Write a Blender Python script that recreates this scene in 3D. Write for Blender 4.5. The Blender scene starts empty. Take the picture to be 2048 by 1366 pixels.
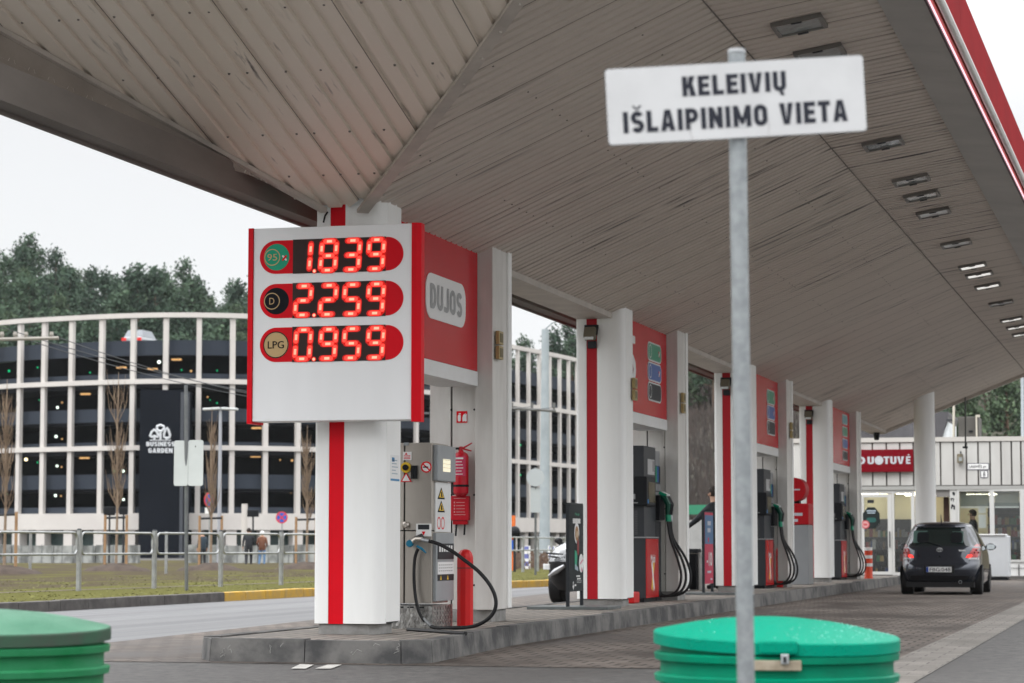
import bpy, bmesh, math, random
from mathutils import Vector, Matrix, noise as mnoise
R = math.radians
PI = math.pi
scene = bpy.context.scene
COL = scene.collection

# ------------------------------------------------------------------ camera
F = 4836.0                      # focal length in pixels of the 2048 px wide photograph (85 mm)
HC = 1.05                       # eye height, the photographer kneels
PITCH = math.atan(406 / F)
YAW = math.atan((2307 - 1024) / F * math.cos(PITCH))
FW = Vector((-math.sin(YAW) * math.cos(PITCH), math.cos(YAW) * math.cos(PITCH), math.sin(PITCH)))
RT = Vector((math.cos(YAW), math.sin(YAW), 0))
UP = RT.cross(FW)
cam_d = bpy.data.cameras.new('camera')
cam = bpy.data.objects.new('camera', cam_d)
COL.objects.link(cam)
m = Matrix((RT, UP, -FW)).transposed().to_4x4()
m.translation = (0, 0, HC)
cam.matrix_world = m
cam_d.sensor_width = 36
cam_d.lens = 36 * F / 2048
cam_d.clip_start = 0.1
cam_d.clip_end = 3000
cam_d.dof.use_dof = True
cam_d.dof.focus_distance = 23.0
cam_d.dof.aperture_fstop = 4.2
scene.camera = cam

def ray(x, y): return FW + RT * ((x - 1024) / F) - UP * ((y - 683) / F)
def onZ(x, y, z): r = ray(x, y); return Vector((0, 0, HC)) + r * ((z - HC) / r.z)
def onX(x, y, X): r = ray(x, y); return Vector((0, 0, HC)) + r * (X / r.x)
def onY(x, y, Y): r = ray(x, y); return Vector((0, 0, HC)) + r * (Y / r.y)
def atD(x, y, D): return Vector((0, 0, HC)) + ray(x, y) * D
def camw(u, D, z=0.0):          # a place u metres to the right of the view line, D metres ahead
    return Vector((u * math.cos(YAW) - D * math.sin(YAW), u * math.sin(YAW) + D * math.cos(YAW), z))

# ------------------------------------------------------------------ sky and sun (overcast)
SUN_EL, SUN_AZ = R(50), R(205)
world = bpy.data.worlds.new('World')
scene.world = world
world.use_nodes = True
wn, wl = world.node_tree.nodes, world.node_tree.links
wn.clear()
wo = wn.new('ShaderNodeOutputWorld')
sky = wn.new('ShaderNodeTexSky'); sky.sky_type = 'NISHITA'; sky.sun_disc = False
sky.sun_elevation = SUN_EL; sky.sun_rotation = SUN_AZ
bg1 = wn.new('ShaderNodeBackground'); bg1.inputs['Strength'].default_value = 0.05
hs = wn.new('ShaderNodeHueSaturation'); hs.inputs['Saturation'].default_value = 0.12
wl.new(sky.outputs[0], hs.inputs['Color']); wl.new(hs.outputs[0], bg1.inputs['Color'])
tc = wn.new('ShaderNodeTexCoord'); sp = wn.new('ShaderNodeSeparateXYZ')
wl.new(tc.outputs['Generated'], sp.inputs[0])
# overcast cloud layer: the zenith is about three times as bright as the horizon
mr = wn.new('ShaderNodeMapRange'); mr.inputs['From Min'].default_value = 0.17; mr.inputs['From Max'].default_value = 0.6
mr.inputs['To Min'].default_value = 0.38; mr.inputs['To Max'].default_value = 2.2
wl.new(sp.outputs['Z'], mr.inputs['Value'])
cn = wn.new('ShaderNodeTexNoise'); cn.inputs['Scale'].default_value = 3.0; cn.inputs['Detail'].default_value = 4
cmap = wn.new('ShaderNodeMapping'); cmap.inputs['Scale'].default_value = (1, 1, 3)
wl.new(tc.outputs['Generated'], cmap.inputs[0]); wl.new(cmap.outputs[0], cn.inputs['Vector'])
cr = wn.new('ShaderNodeMapRange'); cr.inputs['To Min'].default_value = 0.94; cr.inputs['To Max'].default_value = 1.06
wl.new(cn.outputs['Fac'], cr.inputs['Value'])
mu = wn.new('ShaderNodeMath'); mu.operation = 'MULTIPLY'
wl.new(mr.outputs[0], mu.inputs[0]); wl.new(cr.outputs[0], mu.inputs[1])
bg2 = wn.new('ShaderNodeBackground'); bg2.inputs['Color'].default_value = (0.97, 0.98, 1.0, 1)
wl.new(mu.outputs[0], bg2.inputs['Strength'])
ad = wn.new('ShaderNodeAddShader')
wl.new(bg1.outputs[0], ad.inputs[0]); wl.new(bg2.outputs[0], ad.inputs[1]); wl.new(ad.outputs[0], wo.inputs[0])
sd = bpy.data.lights.new('sun', 'SUN'); sd.energy = 0.7; sd.angle = R(25); sd.color = (1, 0.97, 0.93)
so = bpy.data.objects.new('sun', sd); COL.objects.link(so)
so.rotation_euler = (R(90) - SUN_EL, 0, PI - SUN_AZ)
scene.view_settings.view_transform = 'Standard'
scene.view_settings.look = 'None'
scene.view_settings.exposure = 0.5
scene.view_settings.gamma = 1.0

# ------------------------------------------------------------------ materials
def srgb(r, g, b):
    def f(c):
        c /= 255.0
        return c / 12.92 if c <= 0.04045 else ((c + 0.055) / 1.055) ** 2.4
    return (f(r), f(g), f(b))

MATS = {}
def mat(name, col=(.5, .5, .5), rough=.5, metal=0.0, col2=None, ns=4.0, nd=6, lo=.35, hi=.65, bump=0.0, bs=None,
        stretch=(1, 1, 1), emit=None, es=1.0, coat=0.0, alpha=1.0, trans=0.0, rvar=0.0, spec=.28):
    if name in MATS: return MATS[name]
    mt = bpy.data.materials.new(name); mt.use_nodes = True
    nt = mt.node_tree; N, L = nt.nodes, nt.links
    b = N['Principled BSDF']
    b.inputs['Base Color'].default_value = (*col, 1); b.inputs['Roughness'].default_value = rough
    b.inputs['Metallic'].default_value = metal; b.inputs['Coat Weight'].default_value = coat
    b.inputs['Transmission Weight'].default_value = trans
    b.inputs['Specular IOR Level'].default_value = spec
    if emit:
        b.inputs['Emission Color'].default_value = (*emit, 1); b.inputs['Emission Strength'].default_value = es
    if col2 or bump or rvar:
        t = N.new('ShaderNodeTexCoord'); mp = N.new('ShaderNodeMapping'); mp.inputs['Scale'].default_value = stretch
        L.new(t.outputs['Object'], mp.inputs[0])
        n1 = N.new('ShaderNodeTexNoise'); n1.inputs['Scale'].default_value = ns; n1.inputs['Detail'].default_value = nd
        n1.inputs['Roughness'].default_value = .6
        L.new(mp.outputs[0], n1.inputs['Vector'])
        if col2:
            rm = N.new('ShaderNodeMapRange'); rm.inputs['From Min'].default_value = lo; rm.inputs['From Max'].default_value = hi
            L.new(n1.outputs['Fac'], rm.inputs['Value'])
            mx = N.new('ShaderNodeMix'); mx.data_type = 'RGBA'
            mx.inputs['A'].default_value = (*col, 1); mx.inputs['B'].default_value = (*col2, 1)
            L.new(rm.outputs[0], mx.inputs['Factor']); L.new(mx.outputs['Result'], b.inputs['Base Color'])
        if rvar:
            r2 = N.new('ShaderNodeMapRange'); r2.inputs['From Min'].default_value = .3; r2.inputs['From Max'].default_value = .7
            r2.inputs['To Min'].default_value = max(0, rough - rvar); r2.inputs['To Max'].default_value = min(1, rough + rvar)
            L.new(n1.outputs['Fac'], r2.inputs['Value']); L.new(r2.outputs[0], b.inputs['Roughness'])
        if bump:
            n2 = N.new('ShaderNodeTexNoise'); n2.inputs['Scale'].default_value = bs or ns * 6; n2.inputs['Detail'].default_value = 4
            L.new(mp.outputs[0], n2.inputs['Vector'])
            bp = N.new('ShaderNodeBump'); bp.inputs['Strength'].default_value = bump; bp.inputs['Distance'].default_value = .02
            L.new(n2.outputs['Fac'], bp.inputs['Height']); L.new(bp.outputs[0], b.inputs['Normal'])
    MATS[name] = mt
    return mt

def brick_mat(name, c1, c2, mort, bw, bh, msize=.006, rot=0.0, rough=.75, stain=None, stain_scale=.5, bump=.6, stain_stretch=(1, 1, 1), offset=.5):
    mt = bpy.data.materials.new(name); mt.use_nodes = True
    N, L = mt.node_tree.nodes, mt.node_tree.links
    b = N['Principled BSDF']; b.inputs['Roughness'].default_value = rough; b.inputs['Specular IOR Level'].default_value = .3
    t = N.new('ShaderNodeTexCoord'); mp = N.new('ShaderNodeMapping'); mp.inputs['Rotation'].default_value = (0, 0, rot)
    L.new(t.outputs['Object'], mp.inputs[0])
    br = N.new('ShaderNodeTexBrick'); br.offset = offset
    br.inputs['Scale'].default_value = 1; br.inputs['Brick Width'].default_value = bw; br.inputs['Row Height'].default_value = bh
    br.inputs['Mortar Size'].default_value = msize; br.inputs['Mortar Smooth'].default_value = .2; br.inputs['Bias'].default_value = 0
    br.inputs['Color1'].default_value = (*c1, 1); br.inputs['Color2'].default_value = (*c2, 1); br.inputs['Mortar'].default_value = (*mort, 1)
    L.new(mp.outputs[0], br.inputs['Vector'])
    out = br.outputs['Color']
    if stain:
        m2 = N.new('ShaderNodeMapping'); m2.inputs['Scale'].default_value = stain_stretch
        L.new(t.outputs['Object'], m2.inputs[0])
        n1 = N.new('ShaderNodeTexNoise'); n1.inputs['Scale'].default_value = stain_scale; n1.inputs['Detail'].default_value = 8
        n1.inputs['Roughness'].default_value = .65
        L.new(m2.outputs[0], n1.inputs['Vector'])
        rm = N.new('ShaderNodeMapRange'); rm.inputs['From Min'].default_value = .42; rm.inputs['From Max'].default_value = .66
        L.new(n1.outputs['Fac'], rm.inputs['Value'])
        mx = N.new('ShaderNodeMix'); mx.data_type = 'RGBA'; mx.inputs['B'].default_value = (*stain, 1)
        L.new(rm.outputs[0], mx.inputs['Factor']); L.new(out, mx.inputs['A']); out = mx.outputs['Result']
        r2 = N.new('ShaderNodeMapRange'); r2.inputs['To Min'].default_value = rough + .1; r2.inputs['To Max'].default_value = rough - .15
        L.new(rm.outputs[0], r2.inputs['Value']); L.new(r2.outputs[0], b.inputs['Roughness'])
    L.new(out, b.inputs['Base Color'])
    nz = N.new('ShaderNodeTexNoise'); nz.inputs['Scale'].default_value = 60; L.new(t.outputs['Object'], nz.inputs['Vector'])
    ma = N.new('ShaderNodeMath'); ma.operation = 'MULTIPLY_ADD'; ma.inputs[1].default_value = -1.0
    L.new(br.outputs['Fac'], ma.inputs[0]); L.new(nz.outputs['Fac'], ma.inputs[2])
    bp = N.new('ShaderNodeBump'); bp.inputs['Strength'].default_value = bump; bp.inputs['Distance'].default_value = .008
    L.new(ma.outputs[0], bp.inputs['Height']); L.new(bp.outputs[0], b.inputs['Normal'])
    MATS[name] = mt
    return mt

# ------------------------------------------------------------------ mesh builder
WL = {}                        # world location of every parent, so parts can be written in world coordinates
class MB:
    def __init__(s): s.v, s.f, s.mi = [], [], []
    def add(s, vs, fs, mi=0):
        o = len(s.v); s.v += [tuple(v) for v in vs]
        for f in fs: s.f.append([i + o for i in f]); s.mi.append(mi)
        return s
    def box(s, x0, x1, y0, y1, z0, z1, mi=0):
        if x0 > x1: x0, x1 = x1, x0
        if y0 > y1: y0, y1 = y1, y0
        if z0 > z1: z0, z1 = z1, z0
        return s.add([(x0, y0, z0), (x1, y0, z0), (x1, y1, z0), (x0, y1, z0), (x0, y0, z1), (x1, y0, z1), (x1, y1, z1), (x0, y1, z1)],
                     [(0, 3, 2, 1), (4, 5, 6, 7), (0, 1, 5, 4), (1, 2, 6, 5), (2, 3, 7, 6), (3, 0, 4, 7)], mi)
    def obox(s, c, size, ax=0.0, mi=0, tilt=None):      # box turned about z by ax
        hx, hy, hz = size[0] / 2, size[1] / 2, size[2] / 2
        rot = Matrix.Rotation(ax, 3, 'Z')
        if tilt: rot = rot @ tilt
        vs = [Vector(c) + rot @ Vector(p) for p in [(-hx, -hy, -hz), (hx, -hy, -hz), (hx, hy, -hz), (-hx, hy, -hz), (-hx, -hy, hz), (hx, -hy, hz), (hx, hy, hz), (-hx, hy, hz)]]
        return s.add(vs, [(0, 3, 2, 1), (4, 5, 6, 7), (0, 1, 5, 4), (1, 2, 6, 5), (2, 3, 7, 6), (3, 0, 4, 7)], mi)
    def tube(s, pts, r, n=10, caps=True, mi=0, closed=False):
        pts = [Vector(p) for p in pts]; k = len(pts)
        rr = r if isinstance(r, (list, tuple)) else [r] * k
        vs = []; prev = None
        for i, p in enumerate(pts):
            if closed: t = pts[(i + 1) % k] - pts[i - 1]
            else: t = pts[min(i + 1, k - 1)] - pts[max(i - 1, 0)]
            t.normalize()
            if prev is None:
                a = Vector((0, 0, 1)) if abs(t.z) < .9 else Vector((1, 0, 0))
                u = t.cross(a).normalized()
            else:
                u = (prev - t * prev.dot(t)).normalized()
            prev = u; w = t.cross(u)
            for j in range(n):
                a = 2 * PI * j / n
                vs.append(p + (u * math.cos(a) + w * math.sin(a)) * rr[i])
        fs = []
        for i in range(k if closed else k - 1):
            for j in range(n):
                a, b2 = i * n + j, i * n + (j + 1) % n
                c, d = ((i + 1) % k) * n + (j + 1) % n, ((i + 1) % k) * n + j
                fs.append((a, b2, c, d))
        if caps and not closed:
            fs.append(tuple(reversed(range(n)))); fs.append(tuple(range((k - 1) * n, k * n)))
        return s.add(vs, fs, mi)
    def cyl(s, p0, p1, r, n=16, mi=0, r1=None): return s.tube([p0, p1], [r, r if r1 is None else r1], n, True, mi)
    def lathe(s, prof, c, n=32, mi=0, axis='z', cap=True):   # prof: (r, h) pairs bottom to top
        vs = []
        for r, h in prof:
            for j in range(n):
                a = 2 * PI * j / n
                x, y = r * math.cos(a), r * math.sin(a)
                if axis == 'z': p = (x, y, h)
                elif axis == 'x': p = (h, x, y)
                else: p = (x, -h, y)
                vs.append((c[0] + p[0], c[1] + p[1], c[2] + p[2]))
        fs = []
        for i in range(len(prof) - 1):
            for j in range(n):
                fs.append((i * n + j, i * n + (j + 1) % n, (i + 1) * n + (j + 1) % n, (i + 1) * n + j))
        if cap: fs += [tuple(reversed(range(n))), tuple(range((len(prof) - 1) * n, len(prof) * n))]
        return s.add(vs, fs, mi)
    def prism(s, poly, z0, z1, mi=0):                        # vertical prism over a counter-clockwise xy outline
        n = len(poly)
        vs = [(p[0], p[1], z0) for p in poly] + [(p[0], p[1], z1) for p in poly]
        fs = [tuple(reversed(range(n))), tuple(range(n, 2 * n))] + [(i, (i + 1) % n, n + (i + 1) % n, n + i) for i in range(n)]
        return s.add(vs, fs, mi)
    def plate(s, poly, o, rt, up, t, mi=0):                  # flat outline (right, up) at o, thickness t behind the face
        o, rt, up = Vector(o), Vector(rt), Vector(up); nm = rt.cross(up).normalized()
        n = len(poly)
        fr = [o + rt * p[0] + up * p[1] for p in poly]
        vs = fr + [p - nm * t for p in fr]
        fs = [tuple(range(n)), tuple(reversed(range(n, 2 * n)))] + [(i, n + i, n + (i + 1) % n, (i + 1) % n) for i in range(n)]
        return s.add(vs, fs, mi)
    def sphere(s, c, r, n=12, m2=8, sc=(1, 1, 1), mi=0):
        prof = []
        vs = []; fs = []
        for i in range(m2 + 1):
            a = -PI / 2 + PI * i / m2
            for j in range(n):
                b2 = 2 * PI * j / n
                vs.append((c[0] + r * sc[0] * math.cos(a) * math.cos(b2), c[1] + r * sc[1] * math.cos(a) * math.sin(b2), c[2] + r * sc[2] * math.sin(a)))
        for i in range(m2):
            for j in range(n):
                fs.append((i * n + j, i * n + (j + 1) % n, (i + 1) * n + (j + 1) % n, (i + 1) * n + j))
        return s.add(vs, fs, mi)
    def build(s, name, mats, parent=None, smooth=30, bevel=0.0, kind=None, seg=2):
        off = Vector(WL.get(parent.name, (0, 0, 0))) if parent else Vector((0, 0, 0))
        me = bpy.data.meshes.new(name)
        me.from_pydata([(v[0] - off.x, v[1] - off.y, v[2] - off.z) for v in s.v], [], s.f)
        mats = mats if isinstance(mats, (list, tuple)) else [mats]
        for mm in mats: me.materials.append(mm)
        if len(mats) > 1: me.polygons.foreach_set('material_index', s.mi)
        if smooth:
            me.polygons.foreach_set('use_smooth', [True] * len(me.polygons))
            me.set_sharp_from_angle(angle=R(smooth))
        me.update()
        o = bpy.data.objects.new(name, me); COL.objects.link(o)
        if parent: o.parent = parent; WL[o.name] = off
        if bevel:
            bv = o.modifiers.new('bevel', 'BEVEL'); bv.width = bevel; bv.segments = seg; bv.limit_method = 'ANGLE'; bv.angle_limit = R(40)
            bv.harden_normals = False
        if kind: o['kind'] = kind
        return o

def tag(o, label, cat, group=None):
    o['label'] = label; o['category'] = cat
    if group: o['group'] = group
    return o
def thing(name, label, cat, loc=(0, 0, 0), group=None):
    o = bpy.data.objects.new(name, None); COL.objects.link(o); o.location = loc; o.empty_display_size = .2
    WL[o.name] = Vector(loc)
    return tag(o, label, cat, group)
KIDS = {}
def copy_tree(o, parent=None):
    c = o.copy(); COL.objects.link(c)
    if parent: c.parent = parent
    WL[c.name] = Vector(WL.get(o.name, (0, 0, 0)))
    for ch in [x for x in bpy.data.objects if x.parent == o]: copy_tree(ch, c)
    return c
def place(o, loc, label=None, group=None, rotz=None):
    o.location = loc
    if label: o['label'] = label
    if group: o['group'] = group
    if rotz is not None: o.rotation_euler = (0, 0, rotz)
    return o

# ------------------------------------------------------------------ lettering
TXT = {}
def text_geo(s, bold):
    key = s
    if key in TXT: return TXT[key]
    cu = bpy.data.curves.new('lettering', 'FONT'); cu.body = s; cu.size = 1; cu.offset = 0; cu.resolution_u = 3
    ob = bpy.data.objects.new('lettering', cu); COL.objects.link(ob)
    dg = bpy.context.evaluated_depsgraph_get()
    me = bpy.data.meshes.new_from_object(ob.evaluated_get(dg))
    vs = [v.co.copy() for v in me.vertices]; fs = [list(p.vertices) for p in me.polygons]
    bpy.data.objects.remove(ob); bpy.data.curves.remove(cu); bpy.data.meshes.remove(me)
    x0, x1 = min(v.x for v in vs), max(v.x for v in vs); y0, y1 = min(v.y for v in vs), max(v.y for v in vs)
    vs = [((v.x - x0) / (x1 - x0) - .5, (v.y - y0) / (y1 - y0) - .5) for v in vs]
    TXT[key] = (vs, fs, (x1 - x0) / (y1 - y0))
    return TXT[key]
FY = (Vector((1, 0, 0)), Vector((0, 0, 1)))       # faces -Y, towards the viewer
FX = (Vector((0, 1, 0)), Vector((0, 0, 1)))       # faces +X, towards the lane
def put_text(mb, s, c, axes, w, h, bold=.012, mi=0):
    vs, fs, asp = text_geo(s, bold)
    if w is None: w = h * asp
    if h is None: h = w / asp
    rt, up = axes; nm = rt.cross(up)
    # heavier strokes: the outline repeated a little to every side, each copy a hair in front of the last
    b2 = bold * h; ww, hh = w - 2 * b2, h - 1.2 * b2
    offs = [(0, 0)] if bold < .003 else [(math.cos(2 * PI * k / 8), .6 * math.sin(2 * PI * k / 8)) for k in range(8)] + [(0, 0)]
    for k, (dx, dy) in enumerate(offs):
        mb.add([Vector(c) + rt * (v[0] * ww + dx * b2) + up * (v[1] * hh + dy * b2) + nm * (.00012 * k) for v in vs], fs, mi)
    return mb
def lettering(s, c, axes, w, h, mt, parent, bold=.012, name='lettering'):
    return put_text(MB(), s, c, axes, w, h, bold).build(name, mt, parent, smooth=0)
def pill(w, h, n=10, r=None):                      # rounded outline around the origin
    r = min(w, h) / 2 if r is None else r
    pts = []
    for cx, cy, a0 in [(w / 2 - r, h / 2 - r, 0), (-w / 2 + r, h / 2 - r, 90), (-w / 2 + r, -h / 2 + r, 180), (w / 2 - r, -h / 2 + r, 270)]:
        for i in range(n + 1):
            a = R(a0 + 90 * i / n); pts.append((cx + r * math.cos(a), cy + r * math.sin(a)))
    return pts
def disc(r, n=28): return [(r * math.cos(2 * PI * i / n), r * math.sin(2 * PI * i / n)) for i in range(n)]
def ring(mb, c, axes, r0, r1, n=32, mi=0):
    rt, up = axes; c = Vector(c)
    vs = []
    for i in range(n):
        a = 2 * PI * i / n; d = rt * math.cos(a) + up * math.sin(a)
        vs += [c + d * r0, c + d * r1]
    return mb.add(vs, [(2 * i, 2 * i + 1, 2 * ((i + 1) % n) + 1, 2 * ((i + 1) % n)) for i in range(n)], mi)

# ------------------------------------------------------------------ shared materials
WHITE = mat('white_cladding', (.85, .855, .84), .38, col2=(.77, .77, .75), ns=1.2, lo=.45, hi=.8, stretch=(3, 3, .5))
WHITE2 = mat('white_paint', (.72, .73, .73), .42, col2=(.66, .66, .65), ns=2)
CREAM = mat('pier_cladding', (.66, .645, .615), .4, col2=(.55, .53, .50), ns=1.5, stretch=(3, 3, .6))
RED = mat('red_paint', (.70, .002, .012), .45, col2=(.64, .002, .011), ns=2, spec=.12)
REDSIGN = mat('red_sign_film', (.52, .004, .013), .25, col2=(.48, .004, .011), ns=1.5, spec=.16)
DARK = mat('dark_rubber', (.012, .012, .013), .5)
BLACK = mat('black_plastic', (.010, .011, .013), .5, spec=.15)
CHAR = mat('charcoal_metal', (.028, .031, .035), .5, spec=.15)
SEAM = mat('dark_seam', (.04, .04, .04), .8)
CONC = mat('concrete_plinth', (.30, .295, .285), .8, col2=(.20, .195, .185), ns=6, bump=.3)
STEEL = mat('brushed_steel', (.46, .425, .38), .38, .8, col2=(.42, .385, .345), ns=2, stretch=(3, 3, 1), rvar=.05)
GALV = mat('galvanised_steel', (.42, .44, .45), .45, .75, col2=(.30, .315, .325), ns=14, rvar=.1)
GREYP = mat('grey_paint', (.30, .32, .33), .4, col2=(.27, .285, .295), ns=3)
PAPER = mat('white_sticker', (.75, .75, .74), .5)
BLUE = mat('blue_print', (.03, .10, .35), .4)
YEL = mat('yellow_print', (.72, .47, .03), .45)
GRN = mat('green_print', (.0, .25, .13), .35)
BRASS = mat('brass_plate', (.40, .31, .15), .4, .6)

# ------------------------------------------------------------------ block lettering drawn stroke by stroke
def ribbon(mb, pts, t, fr, closed=False, mi=0):
    n_ = len(pts); L_, R_ = [], []
    P_ = [Vector(p) for p in pts]
    for i, p in enumerate(P_):
        a = P_[i - 1] if (i or closed) else None; b2 = P_[(i + 1) % n_] if (i < n_ - 1 or closed) else None
        d1 = (p - a).normalized() if a is not None else None; d2 = (b2 - p).normalized() if b2 is not None else None
        d = d1 if d2 is None else d2 if d1 is None else (d1 + d2)
        if d.length < 1e-6: d = d1
        d = d.normalized(); n1 = Vector((-d.y, d.x)); k = 1.0
        if d1 is not None and d2 is not None: k = 1 / max(.35, n1.dot(Vector((-d2.y, d2.x))))
        L_.append(p + n1 * t / 2 * k); R_.append(p - n1 * t / 2 * k)
    vs = [fr(q) for q in L_] + [fr(q) for q in R_]
    mb.add(vs, [(i, n_ + i, n_ + (i + 1) % n_, (i + 1) % n_) for i in range(n_ if closed else n_ - 1)], mi)
def arc(cx, cy, rx, ry, a0, a1, n_=8): return [(cx + rx * math.cos(R(a0 + (a1 - a0) * k / n_)), cy + ry * math.sin(R(a0 + (a1 - a0) * k / n_))) for k in range(n_ + 1)]
GW = {'I': None, 'M': .80, 'L': .50, 'E': .52, 'T': .54, ' ': .30, 'V': .62, 'A': .64, 'J': .5, 'O': .60, 'N': .62}
def glyph(ch, t):
    """width, strokes (points, closed), polygons in a cell of height 1"""
    a = t / 2
    base = {'Š': 'S', 'Ų': 'U', 'Ė': 'E'}.get(ch, ch)
    w = GW.get(base, .58); w = t if w is None else w
    l, r, b2, u = a, w - a, a, 1 - a; q = (r - l) / 2; cx = w / 2; th = t * 1.06
    S_, P_ = [], []
    if base == 'I': S_ = [([(cx, 0), (cx, 1)], 0)]
    elif base == 'L': S_ = [([(l, 1), (l, b2), (w, b2)], 0)]
    elif base == 'E': S_ = [([(w, u), (l, u), (l, b2), (w, b2)], 0), ([(l, .51), (w - .04, .51)], 0)]
    elif base == 'T': S_ = [([(0, u), (w, u)], 0), ([(cx, 0), (cx, 1 - t)], 0)]
    elif base == 'K': S_ = [([(l, 0), (l, 1)], 0)]; P_ = [[(w - th * 1.15, 1), (w, 1), (t + .04 + th * .55, .47), (t, .36), (t, .54)], [(t + .06, .50), (t + .06 + th * .75, .62), (w + .02, 0), (w + .02 - th * 1.15, 0)]]
    elif base == 'V': P_ = [[(0, 1), (th, 1), (cx, .22), (cx, 0), (cx - th * .55, 0)], [(w - th, 1), (w, 1), (cx + th * .55, 0), (cx, 0), (cx, .22)]]
    elif base == 'A': P_ = [[(0, 0), (th, 0), (cx, .80), (cx, 1), (cx - th * .55, 1)], [(w - th, 0), (w, 0), (cx + th * .55, 1), (cx, 1), (cx, .80)]]; S_ = [([(.17, .28), (w - .17, .28)], 0)]
    elif base == 'N': S_ = [([(l, 0), (l, 1)], 0), ([(r, 0), (r, 1)], 0)]; P_ = [[(0, 1), (t * .95, 1), (w, 0), (w - t * .95, 0)]]
    elif base == 'M': S_ = [([(l, 0), (l, 1)], 0), ([(r, 0), (r, 1)], 0)]; P_ = [[(0, 1), (t, 1), (cx, .42), (cx, .12), (cx - t * .3, .12)], [(w - t, 1), (w, 1), (cx + t * .3, .12), (cx, .12), (cx, .42)]]
    elif base == 'U': S_ = [([(l, 1)] + arc(cx, a + q, q, q, 180, 360) + [(r, 1)], 0)]
    elif base == 'J': S_ = [([(0, b2 + .02)] + arc(cx - .02, a + q, q + .02, q, 250, 360) + [(r, 1)], 0)]
    elif base == 'O': S_ = [(arc(cx, 1 - a - q, q, q, 0, 180) + arc(cx, a + q, q, q, 180, 360), 1)]
    elif base == 'D': S_ = [([(l, b2), (l, u), (cx - .06, u)] + arc(cx - .06, .5, r - cx + .06, .5 - a, 90, -90, 12)[1:], 1)]
    elif base in 'PR':
        hh = .54; ry2 = (u - hh + a) / 2; S_ = [([(l, 0), (l, u), (cx, u)] + arc(cx, (u + .44) / 2, r - cx, (u - .44) / 2, 90, -90)[1:] + [(l, .44)], 0)]
        if base == 'R': P_ = [[(cx - th * .45, .42), (cx + th * .55, .46), (w + .02, 0), (w + .02 - th * 1.12, 0)]]
    elif base == 'B': S_ = [([(l, b2), (l, u), (cx - .02, u)] + arc(cx - .02, (u + .52) / 2, r - cx, (u - .52) / 2, 90, -90)[1:] + [(l, .52)], 0), ([(cx, .52)] + arc(cx, (b2 + .52) / 2, r - cx, (.52 - b2) / 2, 90, -90)[1:] + [(l, b2)], 0)]
    elif base == 'S':
        ry2 = (u - .5) / 2; S_ = [(arc(cx, u - ry2, q, ry2, 25, 270, 12) + arc(cx, b2 + ry2, q, ry2, 90, -155, 12)[1:], 0)]
    elif base == 'G': S_ = [(arc(cx, .5 + .5 - a - q, q, q, 20, 180) + arc(cx, a + q, q, q, 180, 360) + [(r, .46), (cx, .46)], 0)]
    if ch == 'Š': P_ += [[(cx - .22, 1.26), (cx - .10, 1.26), (cx + .03, 1.07), (cx - .05, 1.07)], [(cx + .10, 1.26), (cx + .22, 1.26), (cx + .06, 1.07), (cx - .02, 1.07)]]
    if ch == 'Ų': S_ += [([(cx + .10, .03), (cx + .05, -.07), (cx + .09, -.15), (cx + .19, -.15)], 2)]
    if ch == 'Ė': P_ += [arc(cx + .02, 1.17, .10, .10, 0, 330, 11)]
    return w, S_, P_
def block_text(mb, s, c, axes, W, H, t=.2, gap=.12, mi=0):
    """cap height H, overall width W, centred on the capitals"""
    rt, up = axes; nm = rt.cross(up); c = Vector(c)
    gs = [glyph(ch, t) for ch in s]; tot = sum(g[0] for g in gs) + gap * (len(s) - 1); x = 0; k = W / tot
    for w, S_, P_ in gs:
        lay = 0
        for pts, cl in S_:
            fr = lambda p, x=x, lay=lay: c + rt * ((x + p[0]) * k - W / 2) + up * ((p[1] - .5) * H) + nm * (.0001 * lay)
            ribbon(mb, pts, t if cl != 2 else t * .55, fr, cl == 1, mi); lay += 1
        for poly in P_:
            mb.add([c + rt * ((x + p[0]) * k - W / 2) + up * ((p[1] - .5) * H) + nm * (.0001 * lay) for p in poly], [tuple(range(len(poly)))], mi); lay += 1
        x += w + gap
    return mb

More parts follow.
